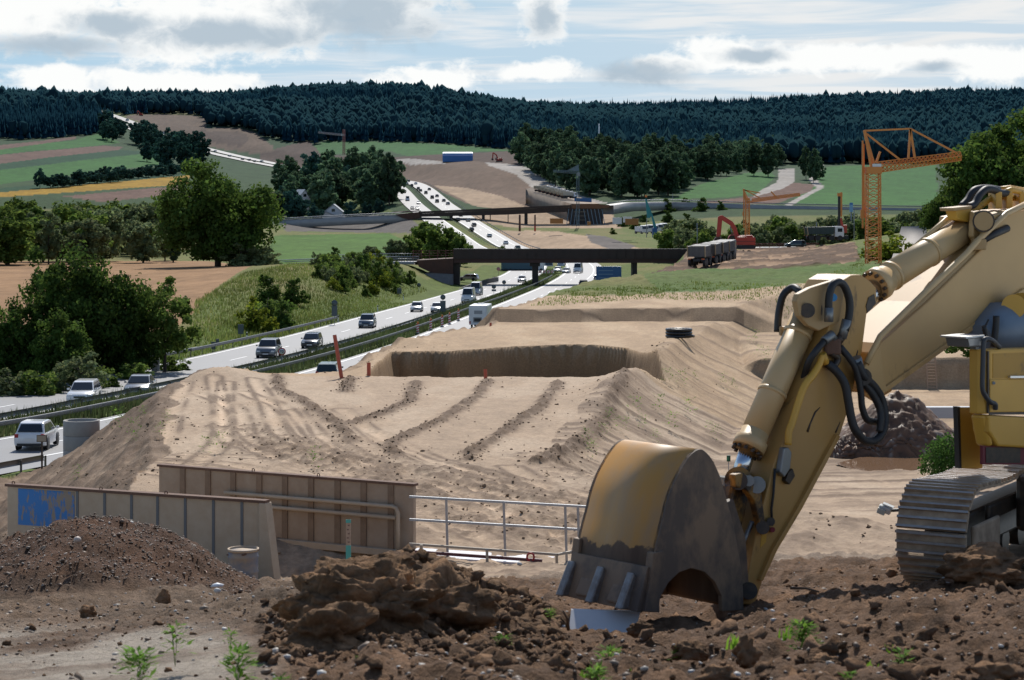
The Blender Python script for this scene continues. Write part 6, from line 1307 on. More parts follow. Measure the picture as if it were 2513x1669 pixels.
# the road over it: a strip on its embankment
def strip(name, rows, m, kind='structure', skirt=6.0, **kw):   # rows: (left point, right point)
    V = []; Fq = []
    for a, b in rows: V += [a, b, b-Vector((0, 0, skirt)), a-Vector((0, 0, skirt))]
    for i in range(len(rows)-1):
        k = 4*i
        for j in range(4): Fq.append((k+j, k+(j+1) % 4, k+4+(j+1) % 4, k+4+j))
    Fq += [(0, 1, 2, 3), tuple(4*len(rows)-4+j for j in (3, 2, 1, 0))]
    return link(name, npmesh(name, V, Fq, m), kind=kind, **kw)
def lane(pts, w=7.):
    rows = []
    for i, p in enumerate(pts):
        t = (pts[min(i+1, len(pts)-1)]-pts[max(0, i-1)]); t.z = 0; t.normalize(); n = Vector((-t.y, t.x, 0)); rows.append((p+n*w/2, p-n*w/2))
    return rows
m_ramp = mat('ramp_surface', (.33, .325, .32), .5, noise=(.3, .3)); m_bank = m_ground
rp = [P(1030, 641, 430), P(960, 641, 432), P(900, 642, 440), P(830, 643, 462), P(760, 645, 500), P(690, 647, 545), P(620, 650, 600), P(540, 651, 680)]
strip('bridge_road', [(a+Vector((0, 0, -.05)), b+Vector((0, 0, -.05))) for a, b in lane(rp)], m_ramp, skirt=.6)
rq = [P(1735, 610, 430), P(1850, 607, 430), P(1990, 606, 430), P(2100, 600, 440), P(2220, 590, 460)]; strip('bridge_road', lane(rq), m_ramp, skirt=1.)
gr = thing('guard_rail', 'pale guard rail curving left along the ramp of the near bridge', 'guard rail', rp[3], 0, 'guard rails of the bridge ramps'); o_ = rp[3]
for h_, w in ((1.0, .14), (.55, .12), (1.7, .08)):
    if h_ > 1.5: pts = [p+Vector((0, -3.4, h_)) for p in rp[:4]]
    else: pts = [p+Vector((0, -3.4, h_)) for p in rp]
    MB().tube(pts, w, 6).build('rail', m_gal3, gr, o_)
for i in range(30):
    t_ = i/30*3; k = int(t_); p = rp[k].lerp(rp[k+1], t_-k)+Vector((0, -3.4, 0)); MB().bar(p, p+Vector((0, 0, 1.7)), .09).build('post', m_gal3, gr, o_)
# --- far bridge
d2 = 880.
fb = thing('bridge', 'far dark bridge over the motorway ending at the orange formwork', 'bridge', P(1186, 552, d2)); o_ = fb.location
def f2(poly, dd=6., m=m_girder, nm='part', off=0.): return MB().prism([P(x, y, d2+off) for x, y in poly], (0, dd, 0)).build(nm, m, fb, o_)
f2([(1028, 519), (1240, 510), (1402, 503), (1402, 508), (1240, 515), (1028, 524)], 10, m_girder, 'edge_girder'); f2([(1028, 524.2), (1240, 515.2), (1402, 508.2), (1402, 519.5), (1240, 527), (1028, 532.5)], 8, m_girder, 'main_girder', .4)
for x, w, a, b in ((1107, 7, 528, 560), (1186, 7, 525, 556), (1291, 8, 521, 552), (1203, 2, 525, 552), (1247, 2, 523, 550)): f2([(x-w/2, a), (x+w/2, a), (x+w/2, b), (x-w/2, b)], 5, m_pier, 'pier', 1)
f2([(970, 526), (1030, 520), (1030, 535), (1005, 540), (985, 534)], 8, m_rustw, 'wing_wall'); f2([(964, 520), (1030, 516), (1030, 517.5), (964, 521.5)], .3, m_redrail, 'red_rail')
f2([(1404, 502), (1460, 500), (1496, 503), (1496, 509), (1470, 512), (1404, 512)], 9, mat('timber_formwork', (.17, .085, .045), .8, noise=(.7, .5)), 'formwork', -.5); f2([(1390, 512), (1480, 512), (1480, 552), (1400, 555)], 8, mat('dark_abutment', (.055, .05, .05), .9), 'abutment', .5)  # abutment block in one dark grey
m_prop = mat('blue_grey_prop', (.16, .22, .26), .5)
for x in range(1396, 1478, 9): MB().bar(P(x+(-6 if x < 1430 else 8), 556, d2-3), P(x, 513, d2-.6), .22).build('prop', m_prop, fb, o_)
for y in (520, 530, 540): MB().bar(P(1408, y, d2-1), P(1438, y, d2-1), .25).build('scaffold_deck', mat('scaffold_plank', (.2, .17, .13), .8) if y == 520 else bpy.data.materials['scaffold_plank'], fb, o_)
for x, f in ((1275.5, 5), (1313, 4)):
    t = thing('steel_column', 'free standing rusty steel column before the far bridge, '+('left of the pair' if x < 1300 else 'with a red foot, right of the pair'), 'column', P(x, 562, 820), 0, 'free standing steel columns'); s = F/820; MB().cyl((0, 0, -1), (0, 0, 35/s), f/s/2, n=12).build('shaft', m_rustw, t)
    MB().cyl((0, 0, -.8), (0, 0, 8/s), f/s/2*1.12, n=12).build('foot', m_rustw if x < 1300 else mat('signal_red', (.4, .04, .02), .5), t)
rp2 = [P(1034, 523, 884), P(970, 528, 884), P(880, 532, 886), P(780, 537, 890), P(690, 542, 900), P(640, 546, 915)]
strip('bridge_road', [(a+Vector((0, 0, .0)), b) for a, b in lane(rp2, 6)], m_ramp, skirt=3.5)
gr = thing('guard_rail', 'distant guard rail along the left ramp of the far bridge', 'guard rail', rp2[2], 0, 'guard rails of the bridge ramps'); o_ = rp2[2]; MB().tube([p+Vector((0, -2.9, 1.0)) for p in rp2], .22, 5).build('rail', m_gal3, gr, o_); MB().tube([p+Vector((0, -2.9, .4)) for p in rp2], .1, 5).build('rail', m_deck, gr, o_)
rq2 = [P(1490, 504, 884), P(1540, 497, 900), P(1640, 495, 930), P(1760, 499, 930), P(1900, 504, 920), P(2110, 509, 910), P(2300, 512, 900)]
strip('bridge_road', lane(rq2, 6.5), m_ramp, skirt=4); gr = thing('guard_rail', 'distant guard rail along the country road right of the far bridge', 'guard rail', rq2[2], 0, 'guard rails of the bridge ramps'); MB().tube([p+Vector((0, -3.2, .9)) for p in rq2], .2, 5).build('rail', m_gal3, gr, rq2[2])
# concrete ramp on the right
rr = [(P(2165, 700, 178), P(2320, 690, 178)), (P(2186, 641, 222), P(2291, 636, 222)), (P(2203, 590, 300), P(2280, 588, 300)), (P(2212, 556, 400), P(2271, 555, 400))]
strip('concrete_road', rr, mat('ribbed_concrete', (.32, .28, .24), .8, noise=(.8, .4)), skirt=3)
# ================================================================== cranes
m_crane = mat('orange_crane_paint', (.68, .23, .045), .5); m_cranew = mat('crane_board', (.7, .7, .7), .4)
def lattice(mb, a, b, w0, w1, n, r):
    a, b = Vector(a), Vector(b); t = (b-a).normalized(); u = t.orthogonal().normalized() if abs(t.z) < .9 else Vector((1, 0, 0)); u = (u-t*u.dot(t)).normalized(); v = t.cross(u)
    C4 = ((1, 1), (1, -1), (-1, -1), (-1, 1))
    def c(k, f): w = lerp(w0, w1, f)/2; return a.lerp(b, f)+u*C4[k % 4][0]*w+v*C4[k % 4][1]*w
    for k in range(4): mb.bar(c(k, 0), c(k, 1), r)
    for i in range(n):
        f0, f1 = i/n, (i+1)/n
        for k in range(4): mb.bar(c(k, f0), c(k+1, f1) if i % 2 else c(k+1, f1), r*.6); mb.bar(c(k, f1), c(k+1, f1), r*.55)
    return mb
def bottom_crane(d, mast, apex, jib0, jib1, post, ties, label, w, r, board=None, drop=None, group='orange self erecting cranes'):
    base = P(mast[0], mast[2], d); t = thing('tower_crane', label, 'crane', base, 0, group); o_ = base
    lattice(MB(), P(mast[0], mast[2]+30*(F/d)/22, d), P(mast[0], mast[1], d), w, w*.9, 20, r).build('mast', m_crane, t, o_)
    lattice(MB(), P(*jib0, d), P(*jib1, d), w*.55, w*.45, 22, r*.8).build('jib', m_crane, t, o_)
    for (x, y), off in ((apex, .5), (apex, -.5)): MB().bar(P(x, y, d+off*.3), P(mast[0]+off*6*(F/d)/22, mast[1], d+off), r*1.8).build('apex_strut', m_crane, t, o_)
    for a, b in ties: MB().bar(P(*a, d), P(*b, d), r*1.4).build('tie', m_crane, t, o_)
    for (x, y), (x2, y2) in post: MB().bar(P(x, y, d), P(x2, y2, d), r*1.7).build('jib_post', m_crane, t, o_)
    MB().box(P(mast[0], mast[1]-2, d), (w*1.1, w*1.1, w*.5)).build('slew_head', m_crane, t, o_)
    if board: MB().box(P(*board[:2], d-w*.45), (board[2]*d/F, .05, board[3]*d/F)).build('name_board', m_cranew, t, o_)
    if drop: MB().bar(P(drop[0], drop[1], d), P(drop[0], drop[2], d), r*1.3).build('tension_rope', m_crane, t, o_); MB().bar(P(drop[0]+3, drop[1]+8, d+.3), P(drop[0]+4, drop[2]-25, d+.3), r*.9).build('tension_rope', m_crane, t, o_); MB().box(P(drop[0]-1, drop[2]-35, d), (.35, .35, .9)).build('ballast', m_crane, t, o_)
bottom_crane(212, (2143, 420, 672), (2121, 320), (2136, 413), (2358, 383), [((2234, 316), (2229, 390)), ((2234, 316), (2245, 388)), ((2123, 325), (2146, 405)), ((2150, 400), (2160, 372))], [((2121, 321), (2234, 316)), ((2122, 325), (2210, 393)), ((2234, 316), (2345, 374))], 'large orange tower crane beside the excavator boom, jib pointing right', 1.45, .13, (2152, 409, 22, 14), (2117, 345, 560))
bottom_crane(460, (1834, 491, 600), (1824, 464), (1832, 494), (1963, 477), [((1824, 464), (1829, 492)), ((1892, 470), (1905, 484))], [((1824, 464), (1865, 486)), ((1866, 474), (1824, 466))], 'small orange crane standing behind the red excavator', 1.0, .16, (1840, 490, 9, 5), (1825, 470, 560))
m_bcr = mat('blue_grey_crane', (.10, .15, .19), .5); t = thing('tower_crane', 'blue grey tower crane before the unfinished abutment of the far bridge', 'crane', P(1418, 556, 858)); o_ = t.location; d = 858
lattice(MB(), P(1418, 556, d), P(1418, 425, d), 1.15, 1.1, 18, .17).build('mast', m_bcr, t, o_); lattice(MB(), P(1422, 423, d), P(1358, 420, d), .9, .7, 12, .14).build('jib', m_bcr, t, o_); MB().prism([P(1395, 417, d), P(1420, 405, d), P(1421, 421, d), P(1416, 419, d)], (0, .6, 0)).build('raised_strut', m_bcr, t, o_); MB().bar(P(1394, 418, d), P(1421, 404, d), .25).build('strut', m_bcr, t, o_); MB().box(P(1420, 428, d), (1.3, 1.2, 1.5)).build('operator_cab', m_gal3, t, o_)
m_rcr = mat('faded_red_crane', (.30, .12, .11), .6); t = thing('tower_crane', 'distant reddish crane with pale jib before the wooded hill on the left', 'crane', P(844, 375, 1450)); o_ = t.location; d = 1450
lattice(MB(), P(844, 380, d), P(844, 318, d), 1.6, 1.4, 14, .3).build('mast', m_rcr, t, o_); lattice(MB(), P(848, 332, d), P(781, 325, d), 1.0, .8, 12, .22).build('jib', mat('pale_jib', (.34, .30, .31), .6), t, o_); MB().box(P(840, 331, d), (1.8, 1.5, 1.5)).build('operator_cab', m_deck, t, o_)
# ================================================================== construction machines
m_rex = mat('red_machine_paint', (.45, .045, .025), .4); m_blk = mat('machine_black', (.02, .02, .022), .6)
def red_excavator(label, base, s, flip=1, group=None):      # built around its own base, metres
    t = thing('crawler_excavator', label, 'excavator', base, 0, group); pz = lambda x, y: Vector(((x-1822)/12., 0, (611-y)/12.))
    def sl(poly, y0, y1, nm, m, par=None, bev=.03): return MB().prism([pz(*p)+Vector((0, y0, 0)) for p in poly], (0, y1-y0, 0)).build(nm, m, par or t, bevel=bev)
    for y in (-1.3, .8): tr = sl([(1793, 606), (1796, 602), (1848, 602), (1853, 606), (1850, 611), (1796, 611)], y, y+.55, 'track', m_blk); 
    h = sl([(1797, 584), (1803, 581), (1848, 581), (1852, 584), (1852, 601), (1797, 601)], -1.35, 1.35, 'upper_body', m_rex, bev=.1); sl([(1812, 581), (1846, 581), (1846, 577), (1816, 578)], -1, 1, 'engine_cover', m_rex, h); sl([(1800, 592), (1850, 592), (1850, 593), (1800, 593)], -1.37, -1.36, 'stripe', m_blk, h, 0)
    cb = sl([(1785, 593), (1786, 582), (1791, 576), (1803, 576), (1803, 597), (1788, 597)], -1.35, -.4, 'cab', m_rex, bev=.05); sl([(1786.5, 590), (1787.5, 582.5), (1791.5, 577.5), (1801, 577.5), (1801, 590)], -1.37, -1.36, 'side_window', m_glass, cb, 0)
    sl([(1803, 588), (1813, 580), (1807, 558), (1798, 544), (1772, 528), (1766, 531), (1768, 538), (1792, 553), (1799, 566)], -.2, .3, 'boom', m_rex); sl([(1762, 532), (1770, 528), (1773, 534), (1769, 576), (1762, 584), (1758, 580)], -.15, .25, 'stick', m_rex)
    sl([(1756, 582), (1770, 582), (1774, 590), (1768, 599), (1755, 598), (1751, 590)], -.6, .7, 'bucket', mat('bucket_dark', (.06, .035, .03), .8) if 'bucket_dark' not in bpy.data.materials else bpy.data.materials['bucket_dark'])
    MB().tube([pz(1800, 583), pz(1792, 556)], .12, 8).build('lift_cylinder', m_fit, t); MB().tube([pz(1790, 545), pz(1771, 531)], .11, 8).build('stick_cylinder', m_fit, t); t.scale = (s*flip, s, s); return t
red_excavator('red crawler excavator with raised boom on the bridge road behind the grey tipper trucks', P(1822, 611, 405), 405/F*12, 1)
q = ground(1225, 397, 1100, 1700); red_excavator('tiny orange excavator beside the blue tent hall', q, .95)
q = ground(346, 284, 1800, 2200); red_excavator('tiny red machine on top of the forest cutting', q, .8)
m_tip = mat('grey_tipper_body', (.13, .135, .14), .6, 0, noise=(1.5, .3)); m_tip2 = mat('cream_tipper_body', (.42, .38, .30), .6, noise=(1.2, .3)); m_tedge = mat('tailgate_edge', (.40, .30, .17), .6); m_cabw = mat('white_cab', (.66, .67, .68), .35); m_cabg = mat('dark_green_body', (.02, .045, .045), .5)
def tipper(label, base, rz, mbody, mcab, group=None, cat='tipper truck', detail=True):
    t = thing('tipper_truck', label, cat, base, rz, group)
    MB().box((0, 0, .85), (7.6, .9, .35)).build('chassis', m_blk, t)
    bd = MB(); bd.prism([(-3.6, -1.25, 1.3), (1.7, -1.25, 1.3), (1.9, -1.25, 2.9), (-3.9, -1.25, 2.75)], (0, 2.5, 0)); b_ = bd.build('tipper_body', mbody, t, bevel=.04)
    MB().box((-1, 0, 2.83), (5.4, 2.1, .02)).build('open_top', m_blk, b_)
    for x in (-3.0, -2.0, -1.0, 0, 1.0): 
        MB().box((x, -1.28, 2.0), (.12, .06, 1.4)).build('rib', mbody, b_); MB().box((x, 1.28, 2.0), (.12, .06, 1.4)).build('rib', mbody, b_)
    for y in (-1.22, 1.22): MB().bar((-3.72, y, 1.25), (-3.98, y, 2.8), .12).build('tailgate_edge', m_tedge, b_)
    for y in (-.4, .4): MB().bar((-3.70, y, 1.3), (-3.95, y, 2.7), .06).build('tailgate_rib', mbody, b_)
    c = MB().prism([(2.05, -1.2, .75), (3.95, -1.2, .75), (4.0, -1.2, 1.7), (3.85, -1.2, 2.75), (3.5, -1.2, 2.95), (2.05, -1.2, 2.95)], (0, 2.4, 0)).build('driver_cab', mcab, t, bevel=.08)
    MB().prism([(4.03, -1.0, 1.75), (4.03, 1.0, 1.75), (3.89, 1.0, 2.6), (3.89, -1.0, 2.6)], (.01, 0, 0)).build('windscreen', m_glass, c)
    for s in (-1, 1): MB().box((3.1, s*1.205, 2.15), (1.0, .01, .75)).build('side_window', m_glass, c); MB().box((-3.9, s*.95, 1.0), (.08, .4, .16)).build('tail_light', mat('amber_light', (.6, .12, .03), .4) if 'amber_light' not in bpy.data.materials else bpy.data.materials['amber_light'], t)
    for x in (3.1, 1.3, -1.6, -3.0):
        for s in (-1, 1): MB().cyl((x, s*.82, .52), (x, s*1.22, .52), .52, n=16).build('wheel', m_blk, t)
    return t
GT = 'grey tipper trucks in line on the plateau'
for px, py, d, lab in ((1719, 652, 278, 'grey tipper truck nearest to the camera in the row of four'), (1744, 646, 284, 'second grey tipper truck of the row of four'), (1763, 641, 290, 'third grey tipper truck of the row of four'), (1779, 637, 296, 'last grey tipper truck, closest to the red excavator')):
    b = P(px, py, d); tipper(lab, b, math.radians(76), m_tip, m_tip, GT)
tipper('dark green tipper truck with a white cab in profile on the bridge road', P(2022, 590, 415), math.radians(8), m_cabg, m_cabw)
GQ = 'cream tipper trucks parked side by side above the far bridge'
for i in range(8):
    px = lerp(1396, 1330, i/7); py = lerp(487, 470, i/7); d = lerp(930, 985, i/7); b = P(px, py, d)
    tipper(['cream tipper truck at the near end of the parked row, with its cab in view', 'second cream tipper from the near end of the parked row', 'third cream tipper from the near end of the parked row', 'fourth cream tipper from the near end of the parked row', 'fifth cream tipper from the near end of the parked row', 'sixth cream tipper from the near end of the parked row', 'seventh cream tipper from the near end of the parked row', 'cream tipper truck at the far end of the parked row'][i], b, math.radians(24), m_tip2, m_cabw, GQ)
strip('dirt_terrace', [(P(1290, 464, 1000), P(1345, 452, 1040)), (P(1310, 474, 980), P(1372, 466, 1010)), (P(1370, 490, 930), P(1440, 490, 945)), (P(1400, 500, 905), P(1470, 500, 915))], mat('terrace_dirt', (.3, .235, .18), .95, noise=(.2, .5)), skirt=9)
for px, py, lab in ((1952, 607, 'dark blue estate car in profile on the bridge road right of the red excavator'),):
    make_car('estate', 'darkgreen', 'car', lab, P(px, py, 418), math.pi)
make_car('sedan', 'white', 'car', 'white car almost hidden by the field crest at the end of the ramp guard rail', P(624, 656, 605), math.pi+.2); make_car('estate', 'silver', 'car', 'silver car in profile behind the bridge abutment, off the motorway', P(1150, 689, 440), math.pi*.9)
# traffic under the bridge
GU = 'vehicles approaching beyond the near bridge'
for px, py, k, c, nm, lab in ((1369, 668, 'sedan', 'silver', 'car', 'silver car just right of the pier beyond the near bridge'), (1390, 671, 'sedan', 'white', 'car', 'white car with headlights on beyond the near bridge'), (1378, 657, 'van', 'silver', 'van', 'pale van farthest off under the near bridge'), (1419, 669, 'van', 'white', 'van', 'white van left of the big blue sign beyond the near bridge')):
    make_car(k, c, nm, lab, P(px, py, 500 if py > 660 else 560), -math.pi/2-.15, GU, nm)
def box_truck(px, py, d, w, h, L, m, label, rz=-math.pi/2, group=None):
    t = thing('lorry', label, 'lorry', P(px, py, d), rz, group); MB().box((-1.2, 0, .75+h/2), (L, w, h)).build('box_body', m, t, bevel=.05); MB().box((-1.0, 0, .6), (L+2, 1, .3)).build('chassis', m_blk, t); x0 = -1.2+L/2
    c = MB().prism([(x0+.2, -w*.47, .5), (x0+2.1, -w*.47, .5), (x0+2.1, -w*.47, 1.6), (x0+1.9, -w*.47, 2.7), (x0+.2, -w*.47, 2.8)], (0, w*.94, 0)).build('driver_cab', m_cabw, t, bevel=.08); MB().prism([(x0+2.12, -w*.4, 1.6), (x0+2.12, w*.4, 1.6), (x0+1.93, w*.4, 2.55), (x0+1.93, -w*.4, 2.55)], (.01, 0, 0)).build('windscreen', m_glass, c)
    for x in (x0+1.3, -1.2-L*.25, -1.2-L*.4):
        for s in (-1, 1): MB().cyl((x, s*(w/2-.35), .5), (x, s*w/2, .5), .5, n=14).build('wheel', m_blk, t)
    return t
m_teal = mat('blue_green_sheet', (.04, .10, .13), .5)
box_truck(1346, 664, 560, 2.5, 2.8, 7, m_teal, 'lorry with a blue green box beyond the near bridge, right of the pier', -math.pi/2, GU); box_truck(1410, 655, 600, 2.5, 2.6, 6, m_cabw, 'white box lorry farthest off beyond the near bridge', -math.pi/2, GU); box_truck(1284, 668, 520, 2.5, 2.7, 9, m_teal, 'long blue green container body parked left of the pier beyond the near bridge', 0.1, GU)
# small crash barriers in red and white under the bridge
for i, px in enumerate((1326, 1336, 1346, 1356)): 
    t = thing('barrier_board', 'red and white barrier board standing beyond the pier', 'barrier', P(px, 671, 470), 0, 'red and white barrier boards beyond the pier'); MB().box((0, 0, .4), (.7, .06, .7)).build('board', m_signwhite, t); [MB().box((x, -.035, .4), (.14, .01, .7), M=Euler((0, .5, 0)).to_matrix()).build('stripe', m_signred, t) for x in (-.2, .1)]
t = thing('barrier_board', 'red and white barrier board at the end of the concrete wall behind the abutment', 'barrier', P(1214, 690, 440)); MB().box((0, 0, .5), (.9, .06, .9)).build('board', m_signwhite, t); [MB().box((x, -.035, .5), (.16, .01, .9), M=Euler((0, .5, 0)).to_matrix()).build('stripe', m_signred, t) for x in (-.25, .1)]
w_ = MB(); pts = [P(1118, 722, 405), P(1160, 706, 415), P(1200, 694, 430), P(1222, 690, 440)]
for a, b in zip(pts, pts[1:]): w_.bar(a+Vector((0, 0, .4)), b+Vector((0, 0, .4)), .3, 1.0)
w_.build('concrete_barrier', m_gconc, origin=pts[1], label='low grey concrete wall between the abutment and the oncoming lanes', cat='barrier')
# drill rigs
t = thing('drill_rig', 'orange drill rig with a tall black mast beyond the green tipper truck', 'drill rig', P(2062, 590, 432)); s = F/432
MB().box((-3/s, 0, 68/s), (5/s, .5, 92/s)).build('mast', m_blk, t); MB().box((2.5/s, 0, 88/s), (4/s, .5, 60/s)).build('mast_rail', m_crane, t); MB().box((-1/s, 0, 112/s), (12/s, .6, 8/s)).build('mast_head', m_crane, t); MB().bar((1/s, 0, 55/s), (7/s, 0, 22/s), .5).build('strut', m_rex, t); MB().box((9/s, 0, 28/s), (12/s, 2.2, 20/s)).build('body', m_rex, t, bevel=.1); MB().box((7/s, 0, 8/s), (22/s, 2.4, 9/s)).build('track', m_blk, t)
m_tq = mat('turquoise_machine', (.02, .22, .24), .45); t = thing('drill_rig', 'turquoise drill rig with a slanting mast before the white lorries', 'drill rig', P(1603, 583, 640)); s = F/640
def tq(poly, y0, y1, nm, m): return MB().prism([Vector(((x-1603)/s, y0, (583-y)/s)) for x, y in poly], (0, y1-y0, 0)).build(nm, m, t)
tq([(1583.5, 488), (1585.5, 487), (1600, 524), (1595, 535), (1588, 535)], -.3, .3, 'mast', m_tq); tq([(1583, 479), (1588, 479), (1588, 484), (1583, 484)], -.4, .4, 'mast_tip', m_crane); tq([(1596, 520), (1600, 524), (1612, 560), (1605, 562)], -.5, .5, 'arm', m_tq); tq([(1600, 560), (1612, 558), (1613, 582), (1601, 583)], -1.2, 1.2, 'body', mat('blue_machine', (.02, .10, .28), .45)); MB().bar(((1587-1603)/s, 0, 0), ((1587-1603)/s, 0, 48/s), .25).build('leader', m_fit, t)
for i, (px, py) in enumerate(((1575, 574), (1588, 572), (1600, 573), (1612, 570), (1622, 568))): box_truck(px, py, 655+i*3, 2.4, 1.6, 4.5, m_cabw, ['white lorry at the left end of the parked cluster by the turquoise rig', 'second white lorry of the parked cluster by the turquoise rig', 'third white lorry of the parked cluster by the turquoise rig', 'fourth white lorry of the parked cluster by the turquoise rig', 'white lorry at the right end of the parked cluster by the turquoise rig'][i], -math.pi/2+.3, 'white lorries parked by the turquoise drill rig')
# containers, huts, hall
def container(px0, px1, py0, py1, d, m, label, group=None, roof=None):
    s = F/d; L = (px1-px0)/s; H_ = (py1-py0)/s; t = thing('site_container', label, 'container', P((px0+px1)/2, py1, d), 0, group); MB().box((0, 1.2, H_/2), (L, 2.4, H_)).build('walls', m, t, bevel=.03); MB().box((0, 1.2, H_+.05), (L+.2, 2.6, .2)).build('roof', roof or m, t)
    for k in range(int(L/.9)): MB().box((-L/2+.45+k*.9, -.03, H_/2), (.1, .06, H_*.9)).build('wall_rib', m, t)
    return t
m_bluec = mat('blue_container', (.02, .11, .28), .5); m_orc = mat('orange_brown_container', (.33, .15, .04), .6); GCn = 'site containers near the far bridge'
container(1410, 1452, 487, 499, 925, m_bluec, 'blue container on the embankment above the orange formwork', GCn); container(1350, 1382, 537, 549, 800, m_orc, 'orange site hut below the far bridge, left of the crane', GCn); container(1504, 1526, 535, 550, 720, m_cabw, 'white container right of the far bridge, left of its twin', GCn); container(1530, 1551, 533, 546, 735, m_cabw, 'white container partly behind the orange brown one', GCn); container(1535, 1567, 538, 552, 718, m_orc, 'orange brown container beside the white containers', GCn); container(1442, 1450, 545, 553, 800, m_orc, 'tiny orange hut right of the crane foot', GCn)
q = ground(1123, 397, 1100, 1700); d = q.y; s = F/d; hall = thing('tent_hall', 'long blue tent hall with a pale roof on the hillside', 'hall', q); L = 74/s; Hh = 24/s
MB().prism([(-L/2, 0, 0), (-L/2, 0, Hh*.62), (-L/2, 2, Hh*.86), (-L/2, 6, Hh), (-L/2, 10, Hh*.86), (-L/2, 12, Hh*.62), (-L/2, 12, 0)], (L, 0, 0)).build('tarpaulin', mat('blue_tarpaulin', (.015, .13, .38), .4), hall); MB().prism([(-L/2+.5, 1.2, Hh*.77), (-L/2+.5, 2, Hh*.885), (-L/2+.5, 6, Hh*1.02), (-L/2+.5, 5.6, Hh*.97)], (L-1, 0, 0)).build('roof_sheet', mat('pale_tarpaulin', (.5, .58, .66), .35), hall)
def house(px, py, d, w, dep, eh, rh, mw, mr, label, rz=0., win=True):
    t = thing('house', label, 'house', P(px, py, d), rz); MB().prism([(-w/2, 0, -3), (w/2, 0, -3), (w/2, 0, eh), (0, 0, eh+rh), (-w/2, 0, eh)], (0, dep, 0)).build('wall', mw, t)
    for s in (-1, 1): MB().prism([(s*(w/2+.5), -.5, eh-.3), (0, -.5, eh+rh+.2), (0, -.5, eh+rh+.45), (s*(w/2+.55), -.5, eh-.05)], (0, dep+1, 0)).build('roof', mr, t)
    if win: MB().box((0, -.05, eh+rh*.3), (1.5, .1, 1.4)).build('window', m_glass, t)
    return t
m_wall = mat('white_render', (.6, .6, .6), .8); m_roofr = mat('red_roof_tiles', (.30, .04, .03), .7); m_roofg = mat('grey_roof', (.33, .36, .39), .6)
house(818, 528, 935, 9, 10, 1.2, 3.6, m_wall, m_roofg, 'white gabled house behind the ramp, left of the tree clump'); house(694, 515, 940, 6, 12, 4, 3.8, m_wall, m_roofr, 'house with a bright red roof among the village trees', .9); house(748, 505, 960, 6, 9, 4, 3.5, m_wall, m_roofg, 'pale house with only a white corner showing between village trees', .5); house(800, 530, 930, 12, 6, -.5, 2.2, m_wall, m_roofg, 'low pale grey annex roof beside the white gabled house', .1, False)
t = thing('mast', 'thin white mast rising above the middle wood', 'mast', P(1470, 335, 1480)); MB().cyl((0, 0, -12), (0, 0, 9.5), .45, n=8).build('pole', m_signwhite, t)
t = thing('banner_tower', 'pale blue banner box before the green field beside the large crane', 'banner', P(2089, 540, 590)); s = F/590; MB().box((0, 0, 31/s), (8/s, .6, 22/s)).build('banner', mat('pale_blue_banner', (.22, .40, .58), .5), t); MB().box((0, -.32, 40/s), (7/s, .02, 5/s)).build('header', mat('blue_banner', (.05, .18, .45), .5), t); MB().cyl((0, 0, -2), (0, 0, 20/s), .2, n=8).build('pole', m_galv2, t)
GL = 'thin poles along the bridge road'
for px, y0, y1, d, lab in ((1711, 548, 610, 440, 'thin pole left of the red excavator'), (2096, 515, 580, 440, 'thin pole right of the drill rig'), (2004, 545, 600, 470, 'thin pole behind the dark blue car'), (1651, 475, 497, 930, 'thin pole by the far country road')):
    t = thing('pole', lab, 'pole', P(px, y1, d), 0, GL); MB().cyl((0, 0, -1), (0, 0, (y1-y0)*d/F), .09, n=6).build('shaft', m_gal3, t)
